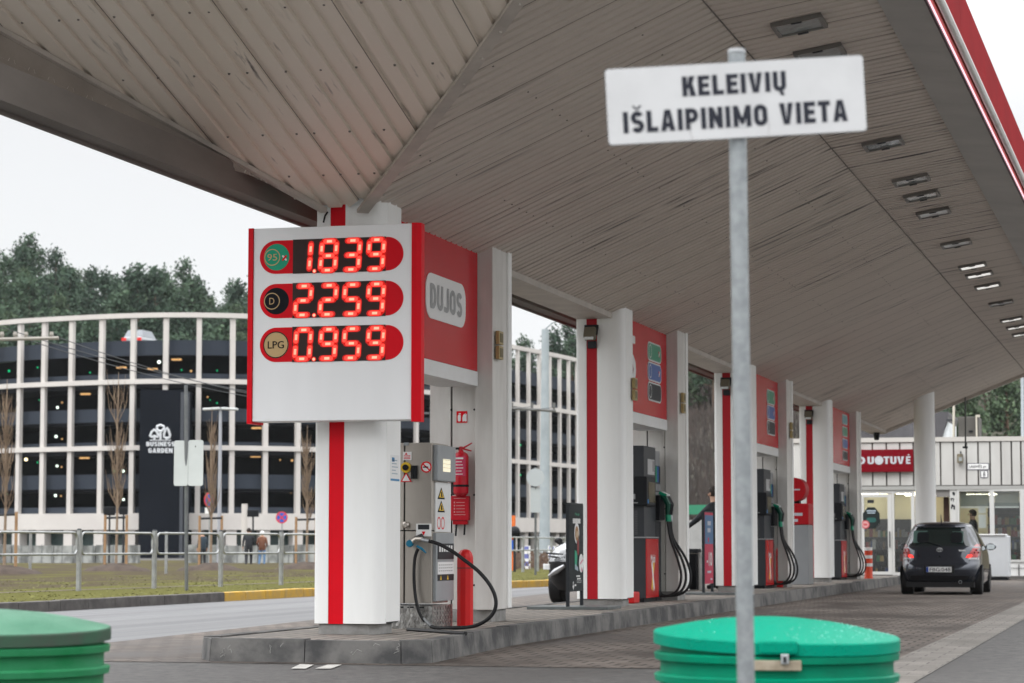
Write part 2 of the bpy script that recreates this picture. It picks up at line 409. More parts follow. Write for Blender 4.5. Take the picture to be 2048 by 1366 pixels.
# ================================================================== the ground
def asphalt_mat(name, c1, c2, rough, rlo, patch, st=(1.8, .35, 1)):
    mt = bpy.data.materials.new(name); mt.use_nodes = True
    N, L = mt.node_tree.nodes, mt.node_tree.links; b = N['Principled BSDF']
    t = N.new('ShaderNodeTexCoord')
    n1 = N.new('ShaderNodeTexNoise'); n1.inputs['Scale'].default_value = 7; n1.inputs['Detail'].default_value = 12; n1.inputs['Roughness'].default_value = .82
    n2 = N.new('ShaderNodeTexNoise'); n2.inputs['Scale'].default_value = .5; n2.inputs['Detail'].default_value = 7
    mp = N.new('ShaderNodeMapping'); mp.inputs['Scale'].default_value = st
    L.new(t.outputs['Object'], n1.inputs['Vector']); L.new(t.outputs['Object'], mp.inputs[0]); L.new(mp.outputs[0], n2.inputs['Vector'])
    mx = N.new('ShaderNodeMix'); mx.data_type = 'RGBA'; mx.inputs['A'].default_value = (*c1, 1); mx.inputs['B'].default_value = (*c2, 1)
    r0 = N.new('ShaderNodeMapRange'); r0.inputs['From Min'].default_value = .38; r0.inputs['From Max'].default_value = .62; L.new(n1.outputs['Fac'], r0.inputs['Value']); L.new(r0.outputs[0], mx.inputs['Factor'])
    rm = N.new('ShaderNodeMapRange'); rm.inputs['From Min'].default_value = .38; rm.inputs['From Max'].default_value = .66
    L.new(n2.outputs['Fac'], rm.inputs['Value'])
    m2 = N.new('ShaderNodeMix'); m2.data_type = 'RGBA'; m2.inputs['B'].default_value = (*patch, 1)
    ml = N.new('ShaderNodeMath'); ml.operation = 'MULTIPLY'; ml.inputs[1].default_value = .7
    L.new(rm.outputs[0], ml.inputs[0]); L.new(ml.outputs[0], m2.inputs['Factor']); L.new(mx.outputs['Result'], m2.inputs['A'])
    L.new(m2.outputs['Result'], b.inputs['Base Color'])
    rr = N.new('ShaderNodeMapRange'); rr.inputs['To Min'].default_value = rough; rr.inputs['To Max'].default_value = rlo
    L.new(rm.outputs[0], rr.inputs['Value']); L.new(rr.outputs[0], b.inputs['Roughness'])
    bp = N.new('ShaderNodeBump'); bp.inputs['Strength'].default_value = .5; bp.inputs['Distance'].default_value = .006
    L.new(n1.outputs['Fac'], bp.inputs['Height']); L.new(bp.outputs[0], b.inputs['Normal'])
    return mt
ASPH = asphalt_mat('asphalt', (.026, .025, .024), (.125, .12, .114), .8, .68, (.055, .052, .049))
ROADM = asphalt_mat('wet_asphalt', (.075, .075, .079), (.105, .105, .109), .66, .34, (.06, .06, .064), (2.6, .06, 1))
PAVE = brick_mat('forecourt_pavers', (.130, .108, .092), (.200, .172, .150), (.04, .034, .029), .24, .30, .016, 0, .72, stain=(.055, .046, .040), stain_scale=.7, stain_stretch=(1, .45, 1))
BORD = brick_mat('border_pavers', (.20, .185, .168), (.245, .228, .205), (.11, .10, .095), .3, .3, .008, 0, .75, stain=(.14, .13, .115), stain_scale=.7)
ISLP = brick_mat('island_pavers', (.26, .233, .205), (.34, .305, .265), (.06, .054, .048), .44, .17, .018, R(90), .8, stain=(.15, .135, .12), stain_scale=.8)

def sheet(name, poly, z, mt, parent=None):
    mb = MB(); mb.add([(p[0], p[1], z) for p in poly], [tuple(range(len(poly)))])
    return mb.build(name, mt, parent, smooth=0, kind='structure')
sheet('ground', [(-1500, -300), (1500, -300), (1500, 1800), (-1500, 1800)], 0, ASPH)
sheet('forecourt_paving', [(-10.6, 20.25), (-2.3, 20.25), (-2.3, 76), (-13.6, 76), (-13.2, 60), (-11.8, 38), (-11.2, 30)], .004, PAVE)
sheet('paving_border', [(-2.3, 18.4), (-1.78, 18.4), (-1.78, 76), (-2.3, 76)], .006, BORD)
KERB = [(-17.6, 0), (-17.1, 22), (-16.75, 35.4), (-16.62, 42.1), (-16.5, 46.6), (-15.4, 53.5), (-14.6, 59), (-13.6, 76), (-12.4, 130)]
sheet('service_road', KERB[::-1] + [(-9.5, 0), (-10.6, 20.2), (-11.2, 30), (-11.8, 38), (-13.2, 60), (-13.0, 76), (-8, 130)], .003, ROADM)
MARK = mat('road_marking', (.62, .61, .57), .7, col2=(.4, .39, .37), ns=9)
mk = MB()
for a, b2, c, d in [((582, 1337), (612, 1337), (628, 1329), (600, 1328)), ((630, 1337), (662, 1337), (684, 1329), (655, 1329))]:
    mk.add([(*onZ(*p, .009).xy, .009) for p in (a, b2, c, d)], [(0, 1, 2, 3)])
mk.build('road_marking', MARK, None, smooth=0, kind='structure')

# kerbstones along the verge, dark ones and a stretch painted yellow
def kerb_run(name, pts, w, h, mt, y0, y1, step=1.0, side=-1):
    mb = MB()
    for (a, b2) in zip(pts[:-1], pts[1:]):
        a, b2 = Vector(a), Vector(b2); L0 = (b2 - a).length; t = (b2 - a) / L0; nrm = Vector((-t.y, t.x)) * -side
        k = 0
        while k < L0 - .05:
            e = min(k + step, L0); p, q = a + t * (k + .004), a + t * (e - .004)
            if y0 <= (p.y + q.y) / 2 < y1:
                jit = random.uniform(-.006, .006)
                mb.prism([p + nrm * 0, q + nrm * 0, q + nrm * w, p + nrm * w] if side < 0 else [p + nrm * w, q + nrm * w, q, p], -.02, h + jit)
            k += step
    return mb.build(name, mt, None, smooth=0, bevel=.015, kind='structure')
random.seed(4)
KDARK = mat('dark_kerbstone', (.075, .07, .068), .85, col2=(.14, .132, .125), ns=3, bump=.3)
KYEL = mat('yellow_kerb_paint', (.62, .36, .035), .6, col2=(.45, .30, .10), ns=4, bump=.2)
kerb_run('verge_kerb', KERB[:], .16, .17, KDARK, 0, 42.0)
kerb_run('verge_kerb_painted', KERB[:], .16, .17, KYEL, 42.0, 130)

# grass verge with bare patches, and the worn track through it
def verge_mat():
    mt = bpy.data.materials.new('verge_turf'); mt.use_nodes = True
    N, L = mt.node_tree.nodes, mt.node_tree.links; b = N['Principled BSDF']; b.inputs['Roughness'].default_value = .95; b.inputs['Specular IOR Level'].default_value = .05
    t = N.new('ShaderNodeTexCoord')
    n1 = N.new('ShaderNodeTexNoise'); n1.inputs['Scale'].default_value = .55; n1.inputs['Detail'].default_value = 8
    mp = N.new('ShaderNodeMapping'); mp.inputs['Scale'].default_value = (1, .6, 1)
    n2 = N.new('ShaderNodeTexNoise'); n2.inputs['Scale'].default_value = 14; n2.inputs['Detail'].default_value = 6
    L.new(t.outputs['Object'], mp.inputs[0]); L.new(mp.outputs[0], n1.inputs['Vector']); L.new(t.outputs['Object'], n2.inputs['Vector'])
    a = N.new('ShaderNodeMix'); a.data_type = 'RGBA'; a.inputs['A'].default_value = (.066, .070, .018, 1); a.inputs['B'].default_value = (.122, .112, .034, 1)
    L.new(n2.outputs['Fac'], a.inputs['Factor'])
    c = N.new('ShaderNodeMix'); c.data_type = 'RGBA'; c.inputs['A'].default_value = (.045, .035, .022, 1); c.inputs['B'].default_value = (.088, .072, .046, 1)
    L.new(n2.outputs['Fac'], c.inputs['Factor'])
    rm = N.new('ShaderNodeMapRange'); rm.inputs['From Min'].default_value = .46; rm.inputs['From Max'].default_value = .6
    # more bare soil away from the kerb
    s = N.new('ShaderNodeSeparateXYZ'); L.new(t.outputs['Object'], s.inputs[0])
    r2 = N.new('ShaderNodeMapRange'); r2.inputs['From Min'].default_value = -19.5; r2.inputs['From Max'].default_value = -24
    r2.inputs['To Min'].default_value = -.14; r2.inputs['To Max'].default_value = .09
    L.new(s.outputs['X'], r2.inputs['Value'])
    ad2 = N.new('ShaderNodeMath'); ad2.operation = 'ADD'; L.new(n1.outputs['Fac'], ad2.inputs[0]); L.new(r2.outputs[0], ad2.inputs[1])
    L.new(ad2.outputs[0], rm.inputs['Value'])
    x = N.new('ShaderNodeMix'); x.data_type = 'RGBA'; L.new(rm.outputs[0], x.inputs['Factor'])
    L.new(a.outputs['Result'], x.inputs['A']); L.new(c.outputs['Result'], x.inputs['B']); L.new(x.outputs['Result'], b.inputs['Base Color'])
    bp = N.new('ShaderNodeBump'); bp.inputs['Strength'].default_value = 1; bp.inputs['Distance'].default_value = .05
    L.new(n2.outputs['Fac'], bp.inputs['Height']); L.new(bp.outputs[0], b.inputs['Normal'])
    return mt
VERGE = verge_mat()
vg = MB()
kx = [(p[0] - .162, p[1]) for p in KERB]
sheet('grass_verge', kx[::-1] + [(-160, 0), (-160, 130)], .15, VERGE)
sheet('footpath', [(-21.6, 30), (-20.9, 43), (-20.3, 50), (-19.4, 60), (-19.1, 60), (-20.0, 50), (-20.6, 43), (-21.3, 30)][::-1], .156, mat('trodden_path', (.10, .08, .065), .9, col2=(.14, .12, .10), ns=2))
random.seed(11)
gb = MB()
for i in range(7000):
    Y = random.uniform(30, 75); X = -16.9 - random.random() ** 1.6 * 14
    for (a, b2) in zip(KERB[:-1], KERB[1:]):
        if a[1] <= Y < b2[1]: xm = a[0] + (b2[0] - a[0]) * (Y - a[1]) / (b2[1] - a[1])
    X = xm - .2 - random.random() ** 1.5 * 14
    if mnoise.noise((X * .6, Y * .35, 1.7)) < -.12 and random.random() < .8: continue
    h = random.uniform(.008, .02); a = random.uniform(0, PI); w = random.uniform(.012, .03)
    dx, dy = math.cos(a) * w, math.sin(a) * w
    gb.add([(X - dx, Y - dy, .15), (X + dx, Y + dy, .15), (X + random.uniform(-.07, .07), Y + random.uniform(-.07, .07), .15 + h)], [(0, 1, 2)])
g = gb.build('grass', mat('grass_blades', (.115, .125, .03), .9, col2=(.17, .165, .05), ns=1.5), None, smooth=0, kind='stuff')
g['label'] = 'short olive green grass growing along the verge behind the kerb'; g['category'] = 'grass'

# ------------------------------------------------------------------ pump island
ISL = [(-8.5, 20.95), (-8.24, 20.5), (-6.42, 20.47), (-6.2, 20.72), (-6.46, 24.4), (-6.46, 66.2), (-6.8, 67.3), (-8.1, 67.4), (-8.45, 67)]
def inset(poly, d):
    n = len(poly); out = []
    for i in range(n):
        p0, p1, p2 = Vector(poly[i - 1]), Vector(poly[i]), Vector(poly[(i + 1) % n])
        t1, t2 = (p1 - p0).normalized(), (p2 - p1).normalized()
        n1, n2 = Vector((-t1.y, t1.x)), Vector((-t2.y, t2.x))
        bz = (n1 + n2).normalized(); out.append(p1 + bz * (d / max(.3, bz.dot(n1))))
    return out
INS = inset(ISL, .16)
sheet('island_paving', INS, .196, ISLP)
KERBM = mat('island_kerbstone', (.165, .16, .153), .85, col2=(.062, .062, .063), ns=2.2, lo=.4, hi=.62, bump=.35)
CRACK = mat('pale_crack_filler', (.30, .295, .28), .8)
random.seed(8)
kb = MB()
n = len(ISL)
for i in range(n):
    a, b2, c, d = Vector(ISL[i]), Vector(ISL[(i + 1) % n]), INS[(i + 1) % n], INS[i]
    L0 = (b2 - a).length; k = max(1, round(L0 / 1.0))
    for j in range(k):
        t0, t1 = j / k + .004 / L0, (j + 1) / k - .004 / L0
        o0, o1, i0, i1 = a.lerp(b2, t0), a.lerp(b2, t1), d.lerp(c, t0), d.lerp(c, t1)
        h = .205 + random.uniform(-.006, .006)
        # slightly battered outer face
        c1 = (o0 + o1 + i0 + i1) / 4
        vs = [(*o0, -.02), (*o1, -.02), (*i1, -.02), (*i0, -.02)]
        q0, q1 = o0.lerp(i0, .12), o1.lerp(i1, .12)
        vs += [(*q0, h), (*q1, h), (*i1, h), (*i0, h)]
        kb.add(vs, [(0, 3, 2, 1), (4, 5, 6, 7), (0, 1, 5, 4), (1, 2, 6, 5), (2, 3, 7, 6), (3, 0, 4, 7)])
# white hairline cracks on the front kerb faces
for i in range(9):
    t = random.random(); X = -8.2 + t * 1.75; z = random.uniform(.05, .16)
    Y = 20.5 - .03 * t
    pts = []
    x, zz = X, z
    for s in range(random.randint(3, 7)):
        yy = Y + .022 * (zz / .2) - .002
        pts.append((x, yy, zz)); x += random.uniform(-.035, .045); zz = min(.19, max(.02, zz + random.uniform(-.03, .03)))
    kb.tube(pts, .0035, 4, True, 1)
kb.build('island_kerb', [KERBM, CRACK], None, smooth=0, bevel=.012, kind='structure')

# ================================================================== the canopy
def ceil_mat(name, stretch, ca, cb, dlo=.56):
    mt = bpy.data.materials.new(name); mt.use_nodes = True
    N, L = mt.node_tree.nodes, mt.node_tree.links; b = N['Principled BSDF']; b.inputs['Roughness'].default_value = .5
    t = N.new('ShaderNodeTexCoord')
    mp = N.new('ShaderNodeMapping'); mp.inputs['Scale'].default_value = stretch; L.new(t.outputs['Object'], mp.inputs[0])
    n1 = N.new('ShaderNodeTexNoise'); n1.inputs['Scale'].default_value = 1.6; n1.inputs['Detail'].default_value = 8; L.new(mp.outputs[0], n1.inputs['Vector'])
    n2 = N.new('ShaderNodeTexNoise'); n2.inputs['Scale'].default_value = .5; n2.inputs['Detail'].default_value = 3; L.new(t.outputs['Object'], n2.inputs['Vector'])
    a = N.new('ShaderNodeMix'); a.data_type = 'RGBA'; a.inputs['A'].default_value = (*ca, 1); a.inputs['B'].default_value = (*cb, 1)
    L.new(n2.outputs['Fac'], a.inputs['Factor'])
    # dirt streaks that follow the ribs
    rm = N.new('ShaderNodeMapRange'); rm.inputs['From Min'].default_value = dlo; rm.inputs['From Max'].default_value = dlo + .10; L.new(n1.outputs['Fac'], rm.inputs['Value'])
    n3 = N.new('ShaderNodeTexNoise'); n3.inputs['Scale'].default_value = .28; n3.inputs['Detail'].default_value = 2; L.new(t.outputs['Object'], n3.inputs['Vector'])
    r3 = N.new('ShaderNodeMapRange'); r3.inputs['From Min'].default_value = .46; r3.inputs['From Max'].default_value = .60; L.new(n3.outputs['Fac'], r3.inputs['Value'])
    ml = N.new('ShaderNodeMath'); ml.operation = 'MULTIPLY'; L.new(rm.outputs[0], ml.inputs[0]); L.new(r3.outputs[0], ml.inputs[1])
    x = N.new('ShaderNodeMix'); x.data_type = 'RGBA'; x.inputs['B'].default_value = (.085, .075, .066, 1)
    L.new(ml.outputs[0], x.inputs['Factor']); L.new(a.outputs['Result'], x.inputs['A']); L.new(x.outputs['Result'], b.inputs['Base Color'])
    return mt
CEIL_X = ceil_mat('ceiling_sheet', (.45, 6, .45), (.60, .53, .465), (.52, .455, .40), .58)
CEIL_Y = ceil_mat('ceiling_sheet_front_lit', (7, .9, .9), (.78, .70, .605), (.72, .64, .55), .62)  # same sheet, paler: light off the open ground put into its colour
LAP = mat('sheet_lap', (.17, .15, .13), .7)
TRIM = mat('ceiling_trim', (.52, .47, .42), .5, col2=(.42, .38, .34), ns=3)
BEAMM = mat('eaves_beam', (.19, .168, .15), .7, col2=(.15, .132, .118), ns=1.2, stretch=(1, .5, 2))
SOFF = mat('soffit_panel', (.42, .41, .385), .5, col2=(.35, .34, .32), ns=1)
Y_END = 68.6; Y_F = 15.2
def Xr(Y): return -3.73 + .0085 * (Y - 20.7)           # ridge
def Xs(Y): return -2.28 + .0085 * (Y - 22)             # soffit edge
ZR, ZS, ZV = 5.823, 6.055, 4.25
XV0, XV1 = -7.68, -7.29                                # valley
def zv(X, Y): return ZV + (ZR - ZV) * (X - XV1) / (Xr(Y) - XV1)
def zs(X, Y): return ZR + (ZS - ZR) * (X - Xr(Y)) / (Xs(Y) - Xr(Y))
FS = .293
def zf(Y): return ZV + .035 + FS * (21.9 - Y)
canopy = thing('canopy', 'long station canopy with ribbed beige underside and red edge fascia', 'canopy', (-5, 40, 4.3))
def rib_samples(a, b2, per=.2):
    out = []; k = 0
    while a + k * per < b2:
        for d, h in ((0, 0), (.115, 0), (.128, .03), (.172, .03), (.185, 0)):
            v = a + k * per + d
            if v < b2: out.append((v, h))
        k += 1
    out.append((b2, 0)); return out
def hipX(Y):                                           # where the front panel cuts the vault
    if Y >= 21.78: return XV1
    lo, hi = XV1, Xs(Y)
    for _ in range(40):
        mid = (lo + hi) / 2; z = zv(mid, Y) if mid < Xr(Y) else zs(mid, Y)
        if z < zf(Y): lo = mid
        else: hi = mid
    return (lo + hi) / 2
va, vb = MB(), MB()
for mb, kind in ((va, 0), (vb, 1)):
    prev = None
    for Y, h in rib_samples(Y_F, Y_END):
        x0 = hipX(Y); xr, xs2 = Xr(Y), Xs(Y)
        if kind == 0:
            a, b2 = (x0, xr) if x0 < xr else (xr, xr); fz = zv
        else:
            a, b2 = max(x0, xr), xs2; fz = zs
        cur = [(a, Y, fz(a, Y) + h), ((a + b2) / 2, Y, fz((a + b2) / 2, Y) + h), (b2, Y, fz(b2, Y) + h)]
        if prev: mb.add(prev + cur, [(0, 1, 4, 3), (1, 2, 5, 4)])
        prev = cur
# screw heads and sheet laps
random.seed(21)
def strip(mb, p, q, w, t, mi=1):
    p, q = Vector(p), Vector(q); d = (q - p).normalized(); s = d.cross(Vector((0, 0, 1))).normalized() * w / 2; u = Vector((0, 0, t))
    mb.add([p - s, p + s, q + s, q - s, p - s - u, p + s - u, q + s - u, q - s - u], [(0, 1, 2, 3), (7, 6, 5, 4), (0, 4, 5, 1), (1, 5, 6, 2), (2, 6, 7, 3), (3, 7, 4, 0)], mi)
for Y in [15.4 + k * 1.0 for k in range(54)]:
    x0 = hipX(Y)
    if x0 < Xr(Y) - .1: strip(va, (x0, Y + .11, zv(x0, Y)), (Xr(Y), Y + .11, ZR), .006, .003)
    x0 = max(x0, Xr(Y))
    if x0 < Xs(Y) - .1: strip(vb, (x0, Y + .11, zs(x0, Y)), (Xs(Y), Y + .11, ZS), .006, .003)
for X in (-6.45, -5.35, -4.3):
    for k in range(176):
        Y = 16 + k * .3 + random.uniform(-.01, .01)
        if Y > Y_END - .2 or hipX(Y) > X - .05: continue
        if random.random() < .55: continue
        z = zv(X, Y); va.lathe([(.008, z - .008), (.011, z + .002)], (X, Y, 0), 6, 1)
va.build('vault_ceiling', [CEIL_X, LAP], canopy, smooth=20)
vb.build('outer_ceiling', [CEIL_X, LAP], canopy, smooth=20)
def trimX(Y): return -7.69 - .4325 * (21.855 - Y) if Y < 21.855 else -7.69
fr = MB(); prev = None
xs = rib_samples(-11.0, -2.2)
NY = 14
for X, h in xs:
    h *= .9
    # the panel runs from its hip / trim edge forwards
    if X < XV0: yb = 21.855 - (-7.69 - X) / .4325
    elif X <= XV1: yb = 21.9
    else:
        lo, hi = Y_F, 21.9
        for _ in range(30):
            mid = (lo + hi) / 2
            if hipX(mid) > X: lo = mid
            else: hi = mid
        yb = (lo + hi) / 2
    yb = max(yb, Y_F)
    cur = [(X, yb, zf(yb) + h), (X, Y_F, zf(Y_F) + h)]
    if prev and (yb > Y_F or pyb > Y_F): fr.add(prev + cur, [(0, 2, 3, 1)])
    prev, pyb = cur, yb
for Yr in (21.2, 20.35, 19.2, 18.15, 17.1):
    X = trimX(Yr) + .2 + random.uniform(0, .1)
    while X < hipX(Yr) - .1:
        z = zf(Yr); fr.lathe([(.009, z - .010), (.013, z + .004)], (X + random.uniform(-.01, .01), Yr + random.uniform(-.015, .015), 0), 8, 1)
        X += .33 if random.random() < .85 else .17
for X in [-10.2 + .98 * k for k in range(8)]:
    yb = 21.9 if XV0 < X < XV1 else (21.855 - (-7.69 - X) / .4325 if X < XV0 else None)
    if yb is None:
        yb = 21.9
        while hipX(yb) < X: yb -= .05
    if yb > Y_F: strip(fr, (X, yb, zf(yb)), (X, Y_F, zf(Y_F)), .006, .003)
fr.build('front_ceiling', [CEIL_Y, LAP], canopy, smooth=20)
# hip trims, valley gutter, left wing
def flat_trim(mb, p, q, w, t=.03, nrm=Vector((0, 0, 1))):
    p, q = Vector(p), Vector(q); d = (q - p).normalized(); s = d.cross(nrm).normalized() * w / 2; u = nrm * t
    mb.add([p - s, p + s, q + s, q - s, p - s - u, p + s - u, q + s - u, q - s - u], [(0, 1, 2, 3), (7, 6, 5, 4), (0, 4, 5, 1), (1, 5, 6, 2), (2, 6, 7, 3), (3, 7, 4, 0)])
tm = MB()
hp = [(hipX(y), y, (zv(hipX(y), y) if hipX(y) < Xr(y) else zs(hipX(y), y))) for y in (21.86, 19.5, 17.2, 16.7)]
for a, b2 in zip(hp[:-1], hp[1:]): flat_trim(tm, (a[0] + .03, a[1], a[2]), (b2[0] + .03, b2[1], b2[2]), .115, .035)
flat_trim(tm, (trimX(21.9) + .025, 21.9, zf(21.9)), (trimX(Y_F) + .025, Y_F, zf(Y_F)), .08, .045)
sc2 = MB()
for i in range(12):
    t = (i + .5) / 12; y = 21.8 - t * 5
    p = (hipX(y) + .05, y, (zv(hipX(y), y) if hipX(y) < Xr(y) else zs(hipX(y), y)) - .045)
    tm.lathe([(.012, p[2]), (.016, p[2] + .02)], (p[0], p[1], 0), 6)
    y = 21.8 - t * 5.5; tm.lathe([(.012, zf(y) - .052), (.014, zf(y) - .03)], (trimX(y) - .03, y, 0), 6)
tm.build('hip_trim', TRIM, canopy, smooth=0)
gm = MB(); gm.box(XV0 - .06, XV1 + .06, 22.35, Y_END, ZV - .055, ZV + .02); gm.build('valley_gutter', TRIM, canopy, smooth=0)
WS = .54
lw = MB(); prev = None
for Y, h in rib_samples(Y_F, Y_END):
    x0 = min(XV0, trimX(Y)); x1 = -10.2
    zf2 = lambda X: ZV + .02 + WS * (XV0 - X)
    if x0 < x1: x0 = x1
    cur = [(x1, Y, zf2(x1) + h), (x0, Y, zf2(x0) + h)]
    if prev: lw.add(prev + cur, [(0, 1, 3, 2)])
    prev = cur
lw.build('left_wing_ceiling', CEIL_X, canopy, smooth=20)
rs = MB(); ry0 = [21.8 - .4 * k for k in range(17)]
for ya, yb2 in zip(ry0[:-1], ry0[1:]):
    qa, qb = trimX(ya) - .02, trimX(yb2) - .02
    rs.add([(qa + .03, ya, zf(ya) + .02), (qb + .03, yb2, zf(yb2) + .02), (qb, yb2, min(zf(yb2) - .04, ZV + .02 + WS * (XV0 - qb)) - .22 * min(1, max(0, (20.9 - yb2) / 1.2))), (qa, ya, min(zf(ya) - .04, ZV + .02 + WS * (XV0 - qa)) - .22 * min(1, max(0, (20.9 - ya) / 1.2)))], [(0, 1, 2, 3)])
rs.build('step_riser', mat('riser_sheet', (.34, .295, .255), .6, col2=(.26, .225, .195), ns=1.5), canopy, smooth=0)
bm_ = MB(); bm_.box(-8.36, -8.16, 4, Y_END + .3, 4.322, 4.6); bm_.box(-8.38, -8.34, 4, Y_END + .3, 4.295, 4.322)
bm_.build('eaves_beam', BEAMM, canopy, smooth=0)
rl = MB()
rl.tube([(Xr(Y_F), Y_F, ZR - .004), (Xr(Y_END), Y_END, ZR - .004)], .008, 6)
rl.build('ridge_joint', LAP, canopy, smooth=0)
# right edge: soffit box, light line, gutter tube, red fascia
def Xe(Y): return -1.90 + .0145 * (Y - 22)
sf = MB()
for i in range(19):
    y0, y1 = Y_F + i * 3, min(Y_F + i * 3 + 2.992, Y_END)
    if y0 >= Y_END: break
    sf.add([(Xs(y0) - .05, y0, 6.0), (Xe(y0), y0, 5.96), (Xe(y1), y1, 5.96), (Xs(y1) - .05, y1, 6.0),
            (Xs(y0) - .05, y0, 6.09), (Xe(y0), y0, 6.12), (Xe(y1), y1, 6.12), (Xs(y1) - .05, y1, 6.09)],
           [(0, 3, 2, 1), (4, 5, 6, 7), (0, 1, 5, 4), (1, 2, 6, 5), (2, 3, 7, 6), (3, 0, 4, 7)])
sf.build('soffit', SOFF, canopy, smooth=0)
def run(dx0, z0, dx1, z1, name, mt, thick=None):
    mb = MB(); ys = [Y_F, Y_END]
    mb.add([(Xe(ys[0]) + dx0, ys[0], z0), (Xe(ys[0]) + dx1, ys[0], z0), (Xe(ys[0]) + dx1, ys[0], z1), (Xe(ys[0]) + dx0, ys[0], z1),
            (Xe(ys[1]) + dx0, ys[1], z0), (Xe(ys[1]) + dx1, ys[1], z0), (Xe(ys[1]) + dx1, ys[1], z1), (Xe(ys[1]) + dx0, ys[1], z1)],
           [(0, 1, 2, 3), (7, 6, 5, 4), (0, 4, 5, 1), (1, 5, 6, 2), (2, 6, 7, 3), (3, 7, 4, 0)])
    return mb.build(name, mt, canopy, smooth=0)
run(.003, 5.95, .025, 6.12, 'edge_profile', mat('dark_plum_profile', (.06, .02, .03), .5))
run(.030, 5.965, .042, 5.985, 'light_line', mat('led_line', (.8, .6, .65), .4, emit=(1, .62, .70), es=.9))
run(.028, 5.993, .062, 6.08, 'lower_fascia', mat('lower_fascia_red', (.55, .05, .03), .4))
gt = MB(); gt.tube([(Xe(Y_F) + .108, Y_F, 6.035), (Xe(Y_END) + .108, Y_END, 6.035)], .042, 12)
gt.build('gutter_pipe', mat('gutter_white', (.70, .68, .66), .4, col2=(.45, .36, .33), ns=1.5, lo=.5, hi=.8), canopy)
fa = MB()
for i in range(19):
    y0, y1 = Y_F + i * 3, min(Y_F + i * 3 + 2.99, Y_END)
    if y0 >= Y_END: break
    fa.add([(Xe(y0) + .08, y0, 6.082), (Xe(y0) + .12, y0, 6.082), (Xe(y0) + .10, y0, 6.66), (Xe(y0) + .06, y0, 6.66),
            (Xe(y1) + .08, y1, 6.082), (Xe(y1) + .12, y1, 6.082), (Xe(y1) + .10, y1, 6.66), (Xe(y1) + .06, y1, 6.66)],
           [(0, 1, 2, 3), (7, 6, 5, 4), (0, 4, 5, 1), (1, 5, 6, 2), (2, 6, 7, 3), (3, 7, 4, 0)])
fa.build('fascia', mat('fascia_red', (.26, .006, .010), .7, col2=(.21, .005, .008), ns=.8, spec=.03), canopy, smooth=0)
# roof covering and end closures (seen only from other places)
rf = MB()
sec = [(-10.2, 5.95), (-7.5, 5.6), (-3.7, 6.2), (-1.85, 6.6)]
zfm = zf(Y_F)
rf.add([(x, Y_F - .05, max(z, zfm + .25)) for x, z in sec] + [(x, 22, max(z, zf(21.9) + .2)) for x, z in sec] + [(x + (.6 if i == 3 else 0), Y_END, z) for i, (x, z) in enumerate(sec)],
       [(i, i + 1, i + 5, i + 4) for i in (0, 1, 2)] + [(4 + i, 5 + i, 9 + i, 8 + i) for i in (0, 1, 2)])
rf.build('roof_sheet', mat('roof_grey', (.3, .3, .3), .7), canopy, smooth=0)
ec = MB()
# end fascia following the butterfly section
pts = [(-10.2, ZV + .02 + WS * (XV0 + 10.2)), (XV0, ZV), (XV1, ZV), (Xr(Y_END), ZR), (Xs(Y_END), ZS), (Xe(Y_END) + .1, 6.12)]
for a, b2 in zip(pts[:-1], pts[1:]):
    ec.add([(a[0], Y_END + .002, a[1] - .09), (b2[0], Y_END + .002, b2[1] - .09), (b2[0], Y_END + .002, b2[1] + .35), (a[0], Y_END + .002, a[1] + .35),
            (a[0], Y_END + .16, a[1] - .09), (b2[0], Y_END + .16, b2[1] - .09), (b2[0], Y_END + .16, b2[1] + .35), (a[0], Y_END + .16, a[1] + .35)],
           [(0, 1, 2, 3), (7, 6, 5, 4), (0, 4, 5, 1), (1, 5, 6, 2), (2, 6, 7, 3), (3, 7, 4, 0)])
ec.build('end_fascia', TRIM, canopy, smooth=0)
do = MB(); do.lathe([(.05, 3.98), (.07, 4.0), (.09, 4.2)], (-7.48, Y_END - .1, 0), 12); do.build('rainwater_outlet', BLACK, canopy)

# ceiling lights, one by one
LENS = mat('lamp_lens', (.30, .33, .33), .12, col2=(.20, .22, .22), ns=8, coat=.5)
LENSW = mat('lamp_lens_bright', (.80, .82, .82), .2, col2=(.62, .64, .64), ns=8)
LFRAME = mat('lamp_frame', (.20, .19, .175), .4, .4)
def make_light():
    t = thing('ceiling_light', '', 'ceiling light')
    f = MB()
    for x0, x1, y0, y1 in ((-.24, .24, -.25, -.215), (-.24, .24, .215, .25), (-.24, -.2, -.214, .214), (.2, .24, -.214, .214)): f.box(x0, x1, y0, y1, -.045, .0)
    f.build('frame', LFRAME, t, smooth=0, bevel=.004)
    for y in (-.23, .23): MB().box(-.05, .05, y - .02, y + .02, -.055, -.046).build('latch', CHAR, t, smooth=0)
    l = MB(); l.box(-.199, .199, -.214, .214, -.03, -.012); l.build('lens', LENS, t, smooth=0)
    return t
LP = [(1598, 46), (1640, 103), (1766, 284), (1822, 357), (1843, 389), (1867, 423), (1912, 485), (1945, 530), (1958, 547), (1975, 570), (2002, 604), (2023, 637), (2034, 652), (2045, 666)]
LLAB = ['nearest dark ceiling light, at the top of the picture right of the sign', 'ceiling light partly hidden by the top edge of the white sign', 'dark ceiling light just right of the bottom corner of the white sign',
        'first of the cluster of three ceiling lights below the white sign', 'middle of the cluster of three ceiling lights below the white sign', 'last of the near cluster of three ceiling lights, one tube catching the light',
        'single ceiling light between the two clusters of three', 'first of the far cluster of three pale ceiling lights', 'middle of the far cluster of three pale ceiling lights', 'last of the far cluster of three pale ceiling lights',
        'single dim ceiling light beyond the second cluster', 'first of the last three pale ceiling lights by the red canopy edge', 'middle of the last three pale ceiling lights by the red canopy edge', 'farthest pale ceiling light at the right edge of the picture']
proto = None
